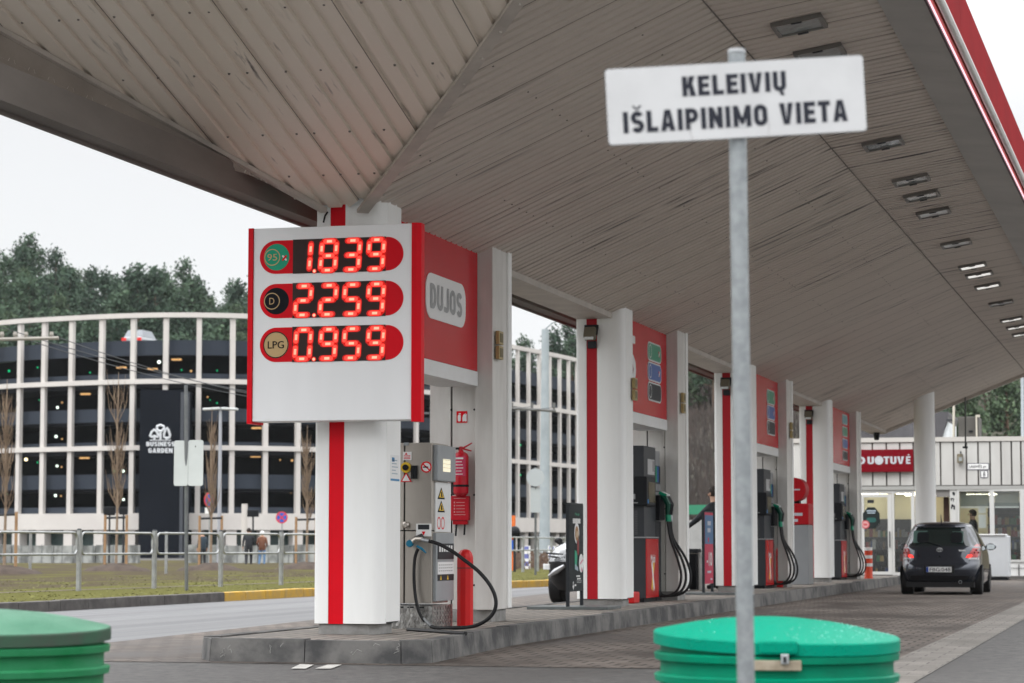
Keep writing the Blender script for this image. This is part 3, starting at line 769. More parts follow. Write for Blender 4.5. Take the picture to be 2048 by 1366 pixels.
for i, (px, py) in enumerate(LP):
    Y = 30.0                                # solve for the point of the outer ceiling along this line of sight
    lo, hi = 16.0, 120.0
    for _ in range(50):
        mid = (lo + hi) / 2; p = onY(px, py, mid)
        if p.z < zs(p.x, mid): lo = mid
        else: hi = mid
    p = onY(px, py, lo)
    if p.y > Y_END - 1: p = onY(px, py, Y_END - 1.2)
    if proto is None: proto = make_light(); o = proto
    else: o = copy_tree(proto)
    o.location = (p.x, p.y, zs(p.x, p.y) - .002); o['label'] = LLAB[i]; o['group'] = 'ceiling lights under the canopy'
    o.rotation_euler = (0, -math.atan((ZS - ZR) / 1.45), 0)
    if i in (7, 8, 9, 11, 12, 13):
        for ch in [c for c in bpy.data.objects if c.parent == o and c.name.startswith('lens')]:
            ch.data = ch.data.copy(); ch.data.materials[0] = mat('lamp_lens_lit', (.8, .8, .8), .3, emit=(1, .98, .93), es=.5)
    elif i >= 5:
        for ch in [c for c in bpy.data.objects if c.parent == o and c.name.startswith('lens')]:
            ch.data = ch.data.copy(); ch.data.materials[0] = LENSW

# ================================================================== columns, piers and boards on the island
YS = [21.97, 32.85, 43.9, 55.0]                     # column fronts
def make_column(stripe=RED):
    t = thing('canopy_column', '', 'column')
    zb = .30; zt = 4.62
    # front cladding in three runs, the right one bulging forwards
    def curve(pts, back):                            # outline from front points closed behind
        return pts + [(pts[-1][0], back), (pts[0][0], back)]
    cl = MB()
    cl.prism(curve([(-.35, .06), (-.335, .02), (-.30, .0), (-.194, 0)], .56), zb, zt)
    fr = [(-.040, 0)]
    for i in range(13):
        a = i / 12; x = -.04 + .385 * a
        y = -.035 * math.sin(PI * min(1, a / .9) * .75) if a < .8 else None
        if y is None:
            b2 = (a - .8) / .2; y = -.035 * math.sin(PI * (.8 / .9) * .75) + .13 * (1 - math.sqrt(max(0, 1 - b2 * b2)))
        fr.append((x, y))
    cl.prism(curve(fr[1:], .14), zb, zt)
    cl.build('cladding', WHITE, t, smooth=40)
    MB().box(-.193, -.041, .008, .3, zb - .004, zt).build('red_stripe', stripe, t, smooth=0)
    MB().box(-.19, .333, .15, .54, zb, zt).build('core', SEAM, t, smooth=0)
    sp_ = MB(); sp_.box(.3, .35, .108, .56, zb + .012, zt); sp_.build('side_panel', WHITE, t, smooth=0, bevel=.006)
    pl = MB()
    pl.prism([(-.31, .06), (-.28, .03), (.2, .03), (.29, .11), (.29, .5), (-.31, .5)], .19, zb - .006); pl.build('plinth', CONC, t, smooth=0, bevel=.01)
    return t
def make_pier():
    t = thing('canopy_pier', '', 'pier')
    p = MB(); p.box(-.205, 0, 0, .72, .33, 4.62); p.build('pillar', CREAM, t, smooth=0, bevel=.008)
    e = MB(); e.box(-.002, .022, .60, .745, .34, 4.6); e.build('edge_strip', WHITE, t, smooth=0, bevel=.004)
    w = MB(); w.box(-.50, -.235, .12, .18, .33, 3.2); w.box(-.76, -.52, .12, .18, .33, 3.2); w.build('wall_panel', CREAM, t, smooth=0, bevel=.005)
    s = MB(); s.box(-.75, -.2, .15, .66, .35, 4.6)
    s.build('core', SEAM, t, smooth=0)
    b2 = MB(); b2.box(-.72, -.03, .06, .68, .19, .329); b2.build('plinth', CONC, t, smooth=0, bevel=.01)
    sc = MB()
    for z in (.6, 1.6, 2.55):
        for x in (-.243, -.51): sc.cyl((x, .12, z), (x, .108, z), .012, 8)
    sc.build('screw', BLACK, t)
    return t
POFF = [3.86, 3.84, 4.3, 5.05]
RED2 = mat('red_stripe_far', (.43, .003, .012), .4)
CL = ['front white canopy column carrying the price sign, broad red stripe', 'white canopy column behind the coffee advertising board, floodlight on its stripe',
      'white canopy column partly hidden behind the signpost, floodlight on its stripe', 'farthest white canopy column, between the red vending machine and the last pump']
PL = ['pale pier behind the gas dispenser with the fire extinguisher on it', 'pale pier right of the first black-hose fuel pump', 'pale pier behind the middle fuel pump, left of the red vending machine', 'farthest pale pier at the left end of the red shop sign']
pc = make_column(); pp = make_pier()
for i, y in enumerate(YS):
    c = pc if i == 0 else copy_tree(pc)
    place(c, (-7.415 if i else -7.43, y, 0), CL[i], 'striped columns under the canopy')
    if i:
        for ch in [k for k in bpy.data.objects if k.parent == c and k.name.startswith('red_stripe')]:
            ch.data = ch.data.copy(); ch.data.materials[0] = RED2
    q = pp if i == 0 else copy_tree(pp)
    place(q, (-7.05, y + POFF[i], 0), PL[i], 'piers behind the pumps')

# big red boards between column and pier
def board_shell(i, label, trim=True):
    y = YS[i]
    t = thing('red_board', label, 'sign', (-7.45, y + .62, 2.96), 'red boards above the pumps')
    b2 = MB(); b2.box(-7.68, -7.22, y + .60, y + POFF[i] - .02, 2.965, 4.30); b2.build('panel', REDSIGN, t, smooth=0, bevel=.006)
    b2 = MB(); b2.box(-7.68, -7.214, y + .60, y + POFF[i] - .02, 2.80, 2.962); b2.build('lower_trim', WHITE2, t, smooth=0, bevel=.004)
    return t
b0 = board_shell(0, 'red board reading DUJOS above the gas dispenser')
p0, p1 = onX(852, 558, -7.212), onX(931, 663, -7.212)
yc = (p0.y + p1.y) / 2; w = p1.y - p0.y
ztop, zbot = onX(890, 556, -7.212).z, onX(890, 645, -7.212).z
zc = (ztop + zbot) / 2; h = ztop - zbot
pm = MB(); pm.plate(pill(w, h, 8, h * .38), (-7.211, yc, zc), *FX, .008); pm.build('logo_plate', PAPER, b0, smooth=0)
block_text(MB_D := MB(), 'DUJOS', (-7.207, yc, zc), FX, w * .80, h * .56, .21, .09); MB_D.build('lettering', mat('silver_letters', (.36, .365, .37), .4, col2=(.26, .265, .27), ns=2), b0, smooth=0)
FUELB = [('red board with green, blue and black fuel labels above the first fuel pump', [(GRN, .725), (BLUE, .5), (CHAR, .275)]),
         ('red board with green, blue and black fuel labels above the middle fuel pump', [(GRN, .725), (BLUE, .5), (CHAR, .275)]),
         ('red board with four fuel labels above the farthest fuel pump', [(mat('teal_label', (.10, .32, .36), .4), .84), (GRN, .62), (BLUE, .4), (CHAR, .18)])]
OUTL = mat('label_outline', (.62, .64, .64), .4)
for i, (lab, rows) in enumerate(FUELB, 1):
    b2 = board_shell(i, lab)
    y0 = YS[i]; yc = y0 + POFF[i] - 1.0; hh = .285 if len(rows) == 3 else .24
    for mt, fz in rows:
        z = 2.965 + 1.33 * fz
        fl = MB(); fl.plate(pill(1.02, hh, 6, .11), (-7.212, yc, z), *FX, .006); o = fl.build('fuel_label', OUTL, b2, smooth=0)
        fl = MB(); fl.plate(pill(.96, hh - .045, 6, .09), (-7.209, yc, z), *FX, .002); fl.build('colour_field', mt, o, smooth=0)
        rg = MB(); ring(rg, (-7.207, yc - .34, z), FX, hh * .30, hh * .36, 24); rg.build('grade_ring', PAPER, o, smooth=0)
        if mt is not CHAR and i < 3:
            xx = MB()
            for s in (1, -1):
                a = s * .75; rt = Vector((0, math.cos(a), math.sin(a))); up = Vector((0, -math.sin(a), math.cos(a)))
                xx.plate(pill(.12, .035, 4), (-7.206 + .001 * s, yc + .33, z), rt, up, .001, 0 if s > 0 else 1)
            xx.build('cross_mark', [PAPER, RED], o, smooth=0)
    if i == 1: lettering('5', (-7.208, onX(1272, 750, -7.208).y - .29, 3.70), FX, .58, .72, PAPER, b2, .03, 'pump_number')

# ------------------------------------------------------------------ price sign
SY = 21.62
SIGNW = mat('sign_white', (.86, .868, .875), .35, col2=(.82, .828, .832), ns=.9, stretch=(3, 3, .4))
def S(px, py, dy=0): return onY(px, py, SY + dy)
tl, br_ = S(505, 457), S(824, 839)
zt_, zb_ = S(664, 452).z, S(664, 841).z
ps = thing('price_sign', 'white fuel price sign with red glowing digits and red side trims', 'price sign', (-7.5, SY + .15, zb_))
x0, x1 = S(506, 650).x, S(823, 650).x
b2 = MB(); b2.box(x0, x1, SY, SY + .30, zb_, zt_); b2.build('panel', SIGNW, ps, smooth=0, bevel=.006)
for sx, xa, xb in ((-1, S(492.5, 650).x, x0 - .003), (1, x1 + .003, S(840.5, 650).x + .0)):
    e = MB()
    if sx < 0: e.prism([(xa, SY + .06), (xa + .015, SY - .004), (xb, SY - .012), (xb, SY + .31), (xa, SY + .31)], zb_ - .02, zt_ + .004)
    else: e.prism([(xa, SY - .012), (xb - .035, SY - .004), (xb, SY + .03), (xb, SY + .13), (xa, SY + .13)], zb_ - .02, zt_ + .004)
    e.build('side_trim', RED, ps, smooth=0)
DISP = mat('display_glass', (.022, .012, .011), .3, col2=(.045, .024, .021), ns=1.2, spec=.15)
LED1 = mat('led_red', (.3, .01, .01), .5, emit=(1.0, .045, .03), es=1.3)
LED2 = mat('led_core', (.5, .1, .08), .5, emit=(1.0, .30, .19), es=1.35)
LEDG = mat('led_halo', (.12, .008, .006), .6, emit=(.7, .012, .008), es=.55)  # halo round each segment, drawn as a wider glowing layer
GOLD = mat('gold_print', (.52, .36, .17), .45)
NAVY = mat('near_black_print', (.010, .011, .015), .6, spec=.08)
TEAL = mat('badge_green', (.0, .31, .17), .4)
SEG = {'0': 'abcdef', '1': 'bc', '2': 'abged', '3': 'abgcd', '5': 'afgcd', '8': 'abcdefg', '9': 'abcdfg'}
sign_r = FY
def seg_digit(mb, ch, cx, cz, w, h, y):
    hw, hh = w / 2, h / 2; sl = .07
    def pt(x, z): return (cx + x + z * sl, y, cz + z)
    L_ = {'a': ((-hw, hh), (hw, hh)), 'g': ((-hw, 0), (hw, 0)), 'd': ((-hw, -hh), (hw, -hh)), 'f': ((-hw, hh), (-hw, 0)), 'b': ((hw, hh), (hw, 0)), 'e': ((-hw, 0), (-hw, -hh)), 'c': ((hw, 0), (hw, -hh))}
    for s in SEG[ch]:
        (ax, az), (bx, bz) = L_[s]
        a, b2 = Vector((ax, az)), Vector((bx, bz)); d = (b2 - a); Ln = d.length; d /= Ln
        a2, b3 = a + d * .042, b2 - d * .042
        nn = Vector((-d.y, d.x)); Lg = (b3 - a2).length
        for (wd, ex, dy, mi) in ((.031, .022, .0, 0), (.022, .010, -.0012, 1)):
            poly = []
            for k in range(5):
                t = R(90 + 180 * k / 4); poly.append(a2 - d * ex + d * (wd * math.cos(t)) + nn * (wd * math.sin(t)))
            for k in range(5):
                t = R(-90 + 180 * k / 4); poly.append(b3 + d * ex + d * (wd * math.cos(t)) + nn * (wd * math.sin(t)))
            vs = [pt(p.x, p.y) for p in poly]; vs = [(v[0], v[1] + dy, v[2]) for v in vs]
            mb.add(vs, [tuple(range(len(vs)))], mi)
        # the single rows of diodes
        nl = 8 if s in 'bcef' else 1
        for k in range(nl):
            t0, t1 = (k + .08) / nl, (k + .92) / nl
            p, q = a2.lerp(b3, t0), a2.lerp(b3, t1)
            wd = .012
            vs = [pt(*(p - nn * wd)), pt(*(q - nn * wd)), pt(*(q + nn * wd)), pt(*(p + nn * wd))]
            mb.add([(v[0], v[1] - .0024, v[2]) for v in vs], [(0, 1, 2, 3)], 2)
ROWS = [('1.839', (520, 517), (807, 505), 33.5), ('2.259', (520, 604.5), (807, 594), 34.5), ('0.959', (520, 691.5), (807, 683), 34.5)]
BADGES = [('95', TEAL, GOLD), ('D', NAVY, GOLD), ('LPG', GOLD, NAVY)]
for (txt, pl_, pr_, hp_), (btx, bm, bt) in zip(ROWS, BADGES):
    a, b3 = S(*pl_), S(*pr_); zc = (a.z + b3.z) / 2; xc = (a.x + b3.x) / 2; w = b3.x - a.x
    h = S(663, 560).z - S(663, 560 + 2 * hp_).z
    row = MB(); row.plate(pill(w, h, 12), (xc, SY - .004, zc), *FY, .003)
    row = row.build('price_row', REDSIGN if False else RED, ps, smooth=0)
    d0, d1 = S(585.5, 600).x, S(771.5, 600).x
    dm = MB(); dm.box(d0, d1, SY - .0065, SY - .0045, zc - h / 2 - .004, zc + h / 2 + .004); dm.build('display', DISP, row, smooth=0)
    dg = txt.replace('.', '')
    for k, (ch, px) in enumerate(zip(dg, (607, 657, 704, 752))):
        px += 0
        mb = MB(); cx = S(px, 600).x
        if ch == '1': cx = S(606, 600).x
        seg_digit(mb, ch, cx, zc - .002, .145, .275, SY - .009)
        if k == 0:
            c = (S(629, 600).x, SY - .009, zc - .145)
            mb.add([(c[0] + p[0], c[1], c[2] + p[1]) for p in disc(.024, 12)], [tuple(range(12))], 0)
            mb.add([(c[0] + p[0], c[1] - .0024, c[2] + p[1]) for p in disc(.014, 12)], [tuple(range(12))], 2)
        mb.build('digit', [LEDG, LED1, LED2], row, smooth=0)
    bx = S(553, 600).x; rb = .128
    bd = MB(); bd.plate(disc(rb, 36), (bx, SY - .0065, zc), *FY, .002); bd = bd.build('fuel_badge', bm, ps, smooth=0)
    rg = MB()
    if btx == 'LPG':
        ring(rg, (bx, SY - .0085, zc), FY, rb * .93, rb * 1.0); rg.build('badge_ring', NAVY, bd, smooth=0)
        lettering('LPG', (bx, SY - .009, zc), FY, rb * 1.28, rb * .55, NAVY, bd, .012)
    else:
        ring(rg, (bx - rb * .34, SY - .0085, zc), FY, rb * .56, rb * .63); rg.build('badge_ring', bt, bd, smooth=0)
        lettering(btx, (bx - rb * .34, SY - .009, zc), FY, rb * (.78 if btx == '95' else .40), rb * .5, bt, bd, .004)
        if btx == '95':
            xx = MB()
            for s in (1, -1):
                aa = s * .85; rt = Vector((math.cos(aa), 0, math.sin(aa))); up = Vector((-math.sin(aa), 0, math.cos(aa)))
                xx.plate(pill(.066, .018, 4), (bx + rb * .63, SY - .0088 - .0008 * (s > 0), zc - rb * .08), rt, up, .0005, 0 if s > 0 else 1)
            xx.build('cross_mark', [RED, PAPER], bd, smooth=0)
cb = MB(); cb.tube([onY(655, 424, SY + .33), onY(650, 432, SY + .30), onY(647, 445, SY + .29)], .009, 6); cb.build('cable', BLACK, ps)

# ------------------------------------------------------------------ gas dispenser and what stands round it
gx = -7.12; gy0, gy1 = 23.72, 24.42
gd = thing('gas_dispenser', 'stainless steel gas dispenser with no smoking sign behind the front column', 'fuel dispenser', (gx - .35, gy0 + .3, .2))
b2 = MB(); b2.box(gx - .86, gx - .30, gy0, gy0 + .6, .62 - .17 + .0, 1.185); b2.box(gx - .86, gx - .30, gy0, gy0 + .6, 1.195, 2.09); b2.box(gx - .288, gx, gy0 + .012, gy0 + .6, .45, 1.185); b2.box(gx - .288, gx, gy0 + .012, gy0 + .6, 1.195, 2.09)
b2.build('steel_panel', STEEL, gd, smooth=0, bevel=.006)
b2 = MB(); b2.box(gx - .85, gx - .012, gy0 + .03, gy0 + .62, .45, 2.08); b2.build('frame', SEAM, gd, smooth=0)
TREAD = mat('tread_plate', (.42, .415, .40), .35, .85, col2=(.25, .245, .235), ns=26, stretch=(1, 1, .5), lo=.42, hi=.58, bump=.6, bs=34)
b2 = MB(); b2.box(gx - .9, gx + .015, gy0 - .02, gy1 + .02, .197, .43)
for i in range(14):
    for j in range(4):
        yy = gy0 + .03 + i * .048; zz = .225 + j * .05 + (.025 if i % 2 else 0)
        if zz < .42: b2.obox((gx + .017, yy, zz), (.006, .007, .035), 0, tilt=Matrix.Rotation(.5 if i % 2 else -.5, 3, 'X'))
for i in range(18):
    for j in range(4):
        xx = gx - .88 + i * .05; zz = .225 + j * .05 + (.025 if i % 2 else 0)
        if zz < .42: b2.obox((xx, gy0 - .022, zz), (.007, .006, .035), 0, tilt=Matrix.Rotation(.5 if i % 2 else -.5, 3, 'Y'))
b2.build('tread_plate_base', TREAD, gd, smooth=0)
b2 = MB(); b2.box(gx - .002, gx + .055, gy0 + .04, gy1, 1.70, 2.07); hd = b2.build('display_head', GREYP, gd, smooth=0, bevel=.012)
b2 = MB(); b2.box(gx + .0555, gx + .06, gy0 + .22, gy0 + .48, 1.80, 1.93); b2.build('lit_screen', mat('lcd', (.6, .58, .45), .3, emit=(.95, .86, .62), es=.5), hd, smooth=0)
for k in range(3): MB().box(gx + .0605, gx + .062, gy0 + .22, gy0 + .48, 1.838 + .04 * k, 1.842 + .04 * k).build('screen_divider', GREYP, hd, smooth=0)
b2 = MB(); b2.box(gx - .002, gx + .035, gy0 + .05, gy1, .47, 1.17); lo_ = b2.build('lower_door', GREYP, gd, smooth=0, bevel=.006)
b2 = MB(); b2.box(gx + .0355, gx + .04, gy0 + .1, gy1 - .02, .90, 1.06); b2.build('control_panel', CHAR, lo_, smooth=0)
for k in range(6): MB().box(gx + .041, gx + .043, gy0 + .14 + k * .085, gy0 + .19 + k * .085, .975, 1.04).build('indicator', PAPER, lo_, smooth=0)
b2 = MB(); b2.box(gx + .0355, gx + .04, gy0 + .1, gy1 - .02, .745, .87); b2.build('instruction_label', PAPER, lo_, smooth=0)
lb = MB()
for r in range(3):
    for k in range(7): lb.box(gx + .041, gx + .0425, gy0 + .13 + k * .075, gy0 + .165 + k * .075, .775 + r * .03, .785 + r * .03)
lb.build('small_print', mat('grey_print', (.25, .24, .24), .6), lo_, smooth=0)
b2 = MB(); b2.box(gx + .0355, gx + .04, gy0 + .1, gy1 - .02, .68, .742); b2.build('warning_label', CHAR, lo_, smooth=0)
b2 = MB(); b2.plate([(-.03, -.022), (.03, -.022), (0, .028)], (gx + .0425, gy0 + .45, .71), *FX, .001); b2.plate([(-.03, -.022), (.03, -.022), (0, .028)], (gx + .0425, gy0 + .2, .71), *FX, .001); b2.build('warning_triangle', YEL, lo_, smooth=0)
# white plate with warnings between the head and the door
b2 = MB(); b2.box(gx + .001, gx + .012, gy0 + .1, gy1 - .04, 1.18, 1.69); wp = b2.build('warning_plate', WHITE2, gd, smooth=0)
tr, tb = MB(), MB()
for z in (1.575, 1.44):
    tr.plate([(-.13, -.058), (.13, -.058), (0, .062)], (gx + .015, gy0 + .30, z), *FX, .002)
    tb.plate([(-.09, -.042), (.09, -.042), (0, .04)], (gx + .017, gy0 + .30, z), *FX, .001, 1)
    tb.plate([(-.02, -.035), (.03, -.035), (.01, .02), (-.02, .01)], (gx + .0185, gy0 + .30, z), *FX, .001, 0)
tr.build('triangle_border', NAVY, wp, smooth=0); tb.build('triangle_field', [NAVY, YEL], wp, smooth=0)
rg = MB(); ring(rg, (gx + .0135, gy0 + .36, 1.27), FX, .05, .065, 20); ring(rg, (gx + .0135, gy0 + .22, 1.27), FX, .05, .065, 20); rg.build('prohibition_ring', RED, wp, smooth=0)
# front face: stickers, socket, emergency button
def g_(px, py): return onY(px, py, gy0 - .004)
c = g_(852, 934); ns_ = MB(); ns_.plate(disc(.058, 30), (c.x, gy0 + .008, c.z), *FY, .002, 0); ring(ns_, (c.x, gy0 + .006, c.z), FY, .044, .058, 30, 1)
a = -.75; ns_.plate(pill(.1, .012, 2), (c.x, gy0 + .005, c.z), (math.cos(a), 0, math.sin(a)), (-math.sin(a), 0, math.cos(a)), .001, 1)
ns_.box(c.x - .034, c.x + .02, gy0 + .0045, gy0 + .0055, c.z - .006, c.z + .006, 2)
ns_.build('no_smoking_sign', [PAPER, RED, NAVY], gd, smooth=0)
c = g_(828, 943); so_ = MB(); so_.prism([(c.x + p[0], 0 + p[1]) for p in disc(.035, 16)], c.z - .075, c.z + .06); so_.v = [(v[0], gy0 + v[1] - .0, v[2]) for v in so_.v]; so_.build('filling_socket', BLACK, gd)
c = g_(812, 935); eb = MB(); eb.lathe([(.055, .0), (.055, .012)], (c.x, gy0 - .002, c.z), 24, 0, 'y'); eb.lathe([(.03, .012), (.03, .035), (.0, .037)], (c.x, gy0 - .002, c.z), 20, 1, 'y'); eb.build('emergency_button', [YEL, BLACK], gd)
for (px, py, w, h, mt, nm) in ((814, 912, .09, .085, PAPER, 'notice_sticker'), (812, 888, .05, .03, GREYP, 'small_plate'), (847, 1060, .16, .13, PAPER, 'hose_notice')):
    c = g_(px, py); st = MB(); st.box(c.x - w / 2, c.x + w / 2, gy0 - .001, gy0 + .011, c.z - h / 2, c.z + h / 2); o = st.build(nm, mt, gd, smooth=0)
    if nm == 'hose_notice':
        st = MB(); st.box(c.x - .06, c.x + .06, gy0 - .0025, gy0 - .0012, c.z + .005, c.z + .055); st.build('notice_heading', CHAR, o, smooth=0)
        st = MB(); st.plate([(-.02, .02), (0, -.022), (.02, .02)], (c.x, gy0 - .002, c.z - .035), *FY, .001); st.build('red_arrow', RED, o, smooth=0)
    if nm == 'notice_sticker':
        st = MB(); st.plate([(-.015, -.012), (.015, -.012), (0, .012)], (c.x - .01, gy0 - .002, c.z + .025), *FY, .001); [st.box(c.x - .035, c.x + .035, gy0 - .003, gy0 - .0015, c.z - .03 + .015 * k, c.z - .024 + .015 * k) for k in range(3)]
        st.build('red_print', RED, o, smooth=0)
c = g_(812, 955); st = MB(); st.plate([(-.06, -.045), (.06, -.045), (0, .055)], (c.x + .0, gy0 - .001, c.z), *FY, .002); o = st.build('hazard_triangle', RED, gd, smooth=0)
st = MB(); st.plate([(-.042, -.036), (.042, -.036), (0, .036)], (c.x, gy0 - .0025, c.z), *FY, .001); st.build('triangle_field', PAPER, o, smooth=0)
c = g_(812, 1050); st = MB(); st.lathe([(.035, 0), (.035, .02), (.02, .03)], (c.x, gy0, c.z), 18, 0, 'y'); st.build('filler_cap', STEEL, gd)
st = MB()
for k in range(7): st.box(gx - .8 + k * .11, gx - .73 + k * .11, gy0 - .024, gy0 - .0215, .405, .42)
st.build('vent_slot', BLACK, gd, smooth=0)
# nozzle and hose hang on the dispenser
hz = thing('gas_hose', 'black gas hose with blue-handled nozzle, hanging in a loop to the paving', 'hose', (gx - .1, gy0 - .1, .22))
hp = [(858, 1082, -.12), (880, 1089, -.13), (905, 1103, -.16), (930, 1121, -.18), (955, 1141, -.2), (975, 1163, -.2), (988, 1186, -.2), (992, 1208, -.2), (986, 1227, -.2), (972, 1241, -.2), (952, 1251, -.2), (930, 1255, -.2), (900, 1256, -.18), (876, 1256, -.14), (862, 1253, -.1)]
def hpt(l): return [onY(px, py, gy0 + dy) for px, py, dy in l]
def smooth_pts(pts, k=4):
    out = []
    P = [pts[0]] + pts + [pts[-1]]
    for i in range(1, len(P) - 2):
        for j in range(k):
            t = j / k; a, b2, c, d = P[i - 1], P[i], P[i + 1], P[i + 2]
            out.append(.5 * ((2 * b2) + (c - a) * t + (2 * a - 5 * b2 + 4 * c - d) * t * t + (3 * b2 - a - 3 * c + d) * t ** 3))
    out.append(pts[-1]); return out
st = MB(); st.tube(smooth_pts(hpt(hp)), .019, 10)
hp2 = [(836, 1098, -.07), (830, 1115, -.06), (828, 1145, -.06), (829, 1175, -.06), (833, 1205, -.07), (840, 1228, -.08), (850, 1243, -.09)]
st.tube(smooth_pts(hpt(hp2)), .017, 10); st.build('hose', DARK, hz)
MB().tube(hpt([(846, 1237, -.085), (863, 1253, -.1)]), .017, 10).build('coupling', GALV, hz); MB().tube(hpt([(843, 1079, -.10), (862, 1083, -.12)]), .02, 10).build('coupling', GALV, hz)
st = MB(); st.tube(hpt([(822, 1086, -.07), (832, 1078, -.07), (844, 1078, -.09)]), [.028, .024, .022], 10); nz_ = st.build('nozzle_body', STEEL, hz)
st = MB(); st.lathe([(.034, -.03), (.04, 0), (.034, .03)], onY(820, 1087, gy0 - .07), 14, 0, 'y'); st.build('nozzle_cap', mat('blue_plastic', (.01, .16, .27), .4), nz_)
st = MB(); st.tube(hpt([(834, 1092, -.08), (844, 1098, -.09), (852, 1106, -.09)]), [.012, .014, .008], 8); st.build('handle', mat('blue_plastic', (.01, .16, .27), .4), nz_)
st = MB(); st.tube(hpt([(830, 1078, -.04), (845, 1072, -.05)]), .028, 8); st.build('grip', DARK, nz_)
st = MB(); a, b2 = onZ(816, 1259, .21), onZ(931, 1267, .21); st.tube([a, (a + b2) / 2, b2], .022, 6)
tag(st.build('rubber_strip', DARK, None), 'flat black rubber strip lying on the island paving before the dispenser', 'rubber strip')
# red bollards behind the pumps
REDP = mat('bollard_red', (.60, .012, .012), .38, col2=(.52, .01, .012), ns=3)
def make_bollard():
    t = thing('bollard', '', 'bollard')
    b2 = MB(); n8 = 12
    b2.lathe([(.088, .2), (.088, .88), (.086, .92), (.075, .96), (.05, .99), (.015, 1.0)], (0, 0, 0), 10); b2.build('post', REDP, t, smooth=25)
    b2 = MB(); b2.lathe([(.09, .8), (.09, .808)], (0, 0, 0), 10); b2.build('band', SEAM, t)
    return t
bo = make_bollard()
place(bo, (-7.0, 24.55, 0), 'red round-topped bollard between the gas dispenser and the pale pier', 'red bollards on the island')
p = onX(1271, 1200, -7.3)
MB_ = MB(); MB_.box(-7.55, -7.3, p.y - .1, p.y + .3, .197, .36); tag(MB_.build('red_block', REDP, None, smooth=0, bevel=.02), 'small red block on the paving at the foot of the second column', 'block')
for (px, X, lab) in ((1561, -7.22, 'red bollard behind the hoses of the middle fuel pump'),):
    b3 = copy_tree(bo); y = onX(px, 1130, X).y
    place(b3, (onY(px, 1200, y).x, y, 0), lab, 'red bollards on the island')
p = onX(1737, 1130, -6.95)
ob = thing('striped_bollard', 'orange red bollard with white bands beside the farthest pump', 'bollard', (p.x, p.y, .2))
b2 = MB(); b2.lathe([(.12, .2), (.10, .24), (.10, .92), (.06, .98), (0, .99)], (p.x, p.y, 0), 14); b2.build('post', mat('orange_red', (.62, .06, .02), .45), ob)
for k in range(3): MB().lathe([(.102, .5 + k * .2), (.102, .58 + k * .2)], (p.x, p.y, 0), 14).build('band', PAPER, ob)

# extinguisher, blanket box, pictogram and notice on the pier and column
wy = YS[0] + 3.86 + .12
def w_(px, py, dy=0): return onY(px, py, wy + dy)
c0 = w_(922, 992, -.10)
ex = thing('fire_extinguisher', 'red fire extinguisher hanging on the pale pier beside the dispenser', 'fire extinguisher', c0)
zt = w_(922, 905).z; zb = c0.z
b2 = MB(); b2.lathe([(.05, zb), (.082, zb + .03), (.084, zb + .06), (.084, zt - .05), (.07, zt - .015), (.03, zt + .005), (.025, zt + .02)], (c0.x, c0.y, 0), 22); b2.build('cylinder', mat('extinguisher_red', (.50, .008, .02), .3, col2=(.42, .008, .02), ns=3), ex)
b2 = MB(); n1 = 8
pts = [(math.sin(a) * .0855, -math.cos(a) * .0855) for a in [R(-52 + 104 * k / n1) for k in range(n1 + 1)]]
for (p, q) in zip(pts[:-1], pts[1:]): b2.add([(c0.x + p[0], c0.y + p[1], zb + .22), (c0.x + q[0], c0.y + q[1], zb + .22), (c0.x + q[0], c0.y + q[1], zb + .44), (c0.x + p[0], c0.y + p[1], zb + .44)], [(0, 1, 2, 3)])
b2.build('label', mat('extinguisher_label', (.55, .04, .10), .5), ex)
b2 = MB()
for k in range(6):
    zz = zb + .41 - k * .034; ww = (.05, .035, .045, .05, .03, .045)[k]
    b2.box(c0.x - ww, c0.x + ww, c0.y - .0885, c0.y - .0865, zz - .004, zz + .004 + (.01 if k == 0 else 0))
b2.build('label_print', PAPER, ex, smooth=0)
b2 = MB(); b2.lathe([(.0865, zb + .10), (.0865, zb + .125)], (c0.x, c0.y, 0), 22); b2.build('strap', BLACK, ex)
b2 = MB(); b2.tube([w_(917, 900, -.1), w_(930, 894, -.1), w_(944, 886, -.1)], [.013, .01, .007], 8); b2.tube([w_(918, 896, -.1), w_(932, 899, -.1), w_(943, 902, -.1)], [.01, .009, .007], 8); b2.cyl(w_(922, 905, -.1), w_(922, 893, -.1), .018, 10); b2.build('lever', mat('lever_red', (.42, .02, .03), .4), ex)
b2 = MB(); b2.tube(smooth_pts([w_(918, 897, -.11), w_(908, 898, -.12), w_(903, 905, -.12), w_(902, 935, -.12), w_(904, 960, -.11), w_(907, 975, -.11), w_(907, 990, -.11)]), .013, 8); b2.build('hose', DARK, ex)
c0 = w_(905, 1041); c1 = w_(941, 992)
bb = thing('fire_blanket_box', 'red fire blanket box with two black pull straps below the extinguisher', 'fire blanket', ((c0.x + c1.x) / 2, wy - .04, c0.z))
b2 = MB(); b2.box(c0.x, c1.x, wy - .075, wy - .003, c0.z, c1.z); b2.build('case', mat('blanket_red', (.50, .008, .02), .4), bb, smooth=0, bevel=.008)
b2 = MB(); b2.box(c0.x + .02, c1.x - .02, wy - .06, wy - .01, c0.z - .045, c0.z - .002); b2.build('flap', RED2, bb, smooth=0)
b2 = MB(); xx0, xx1, zz0, zz1 = c0.x + .035, c1.x - .035, c0.z + .06, c1.z - .03
for q in ((xx0, xx1, zz1, zz1 + .006), (xx0, xx1, zz0, zz0 + .006)): b2.box(q[0], q[1], wy - .078, wy - .0755, q[2], q[3])
for k in range(4): b2.box(xx0 + .03, xx1 - .01, wy - .078, wy - .0755, zz0 + .03 + k * .035, zz0 + .037 + k * .035); b2.box(xx0 + .002, xx0 + .016, wy - .078, wy - .0755, zz0 + .025 + k * .035, zz0 + .043 + k * .035)
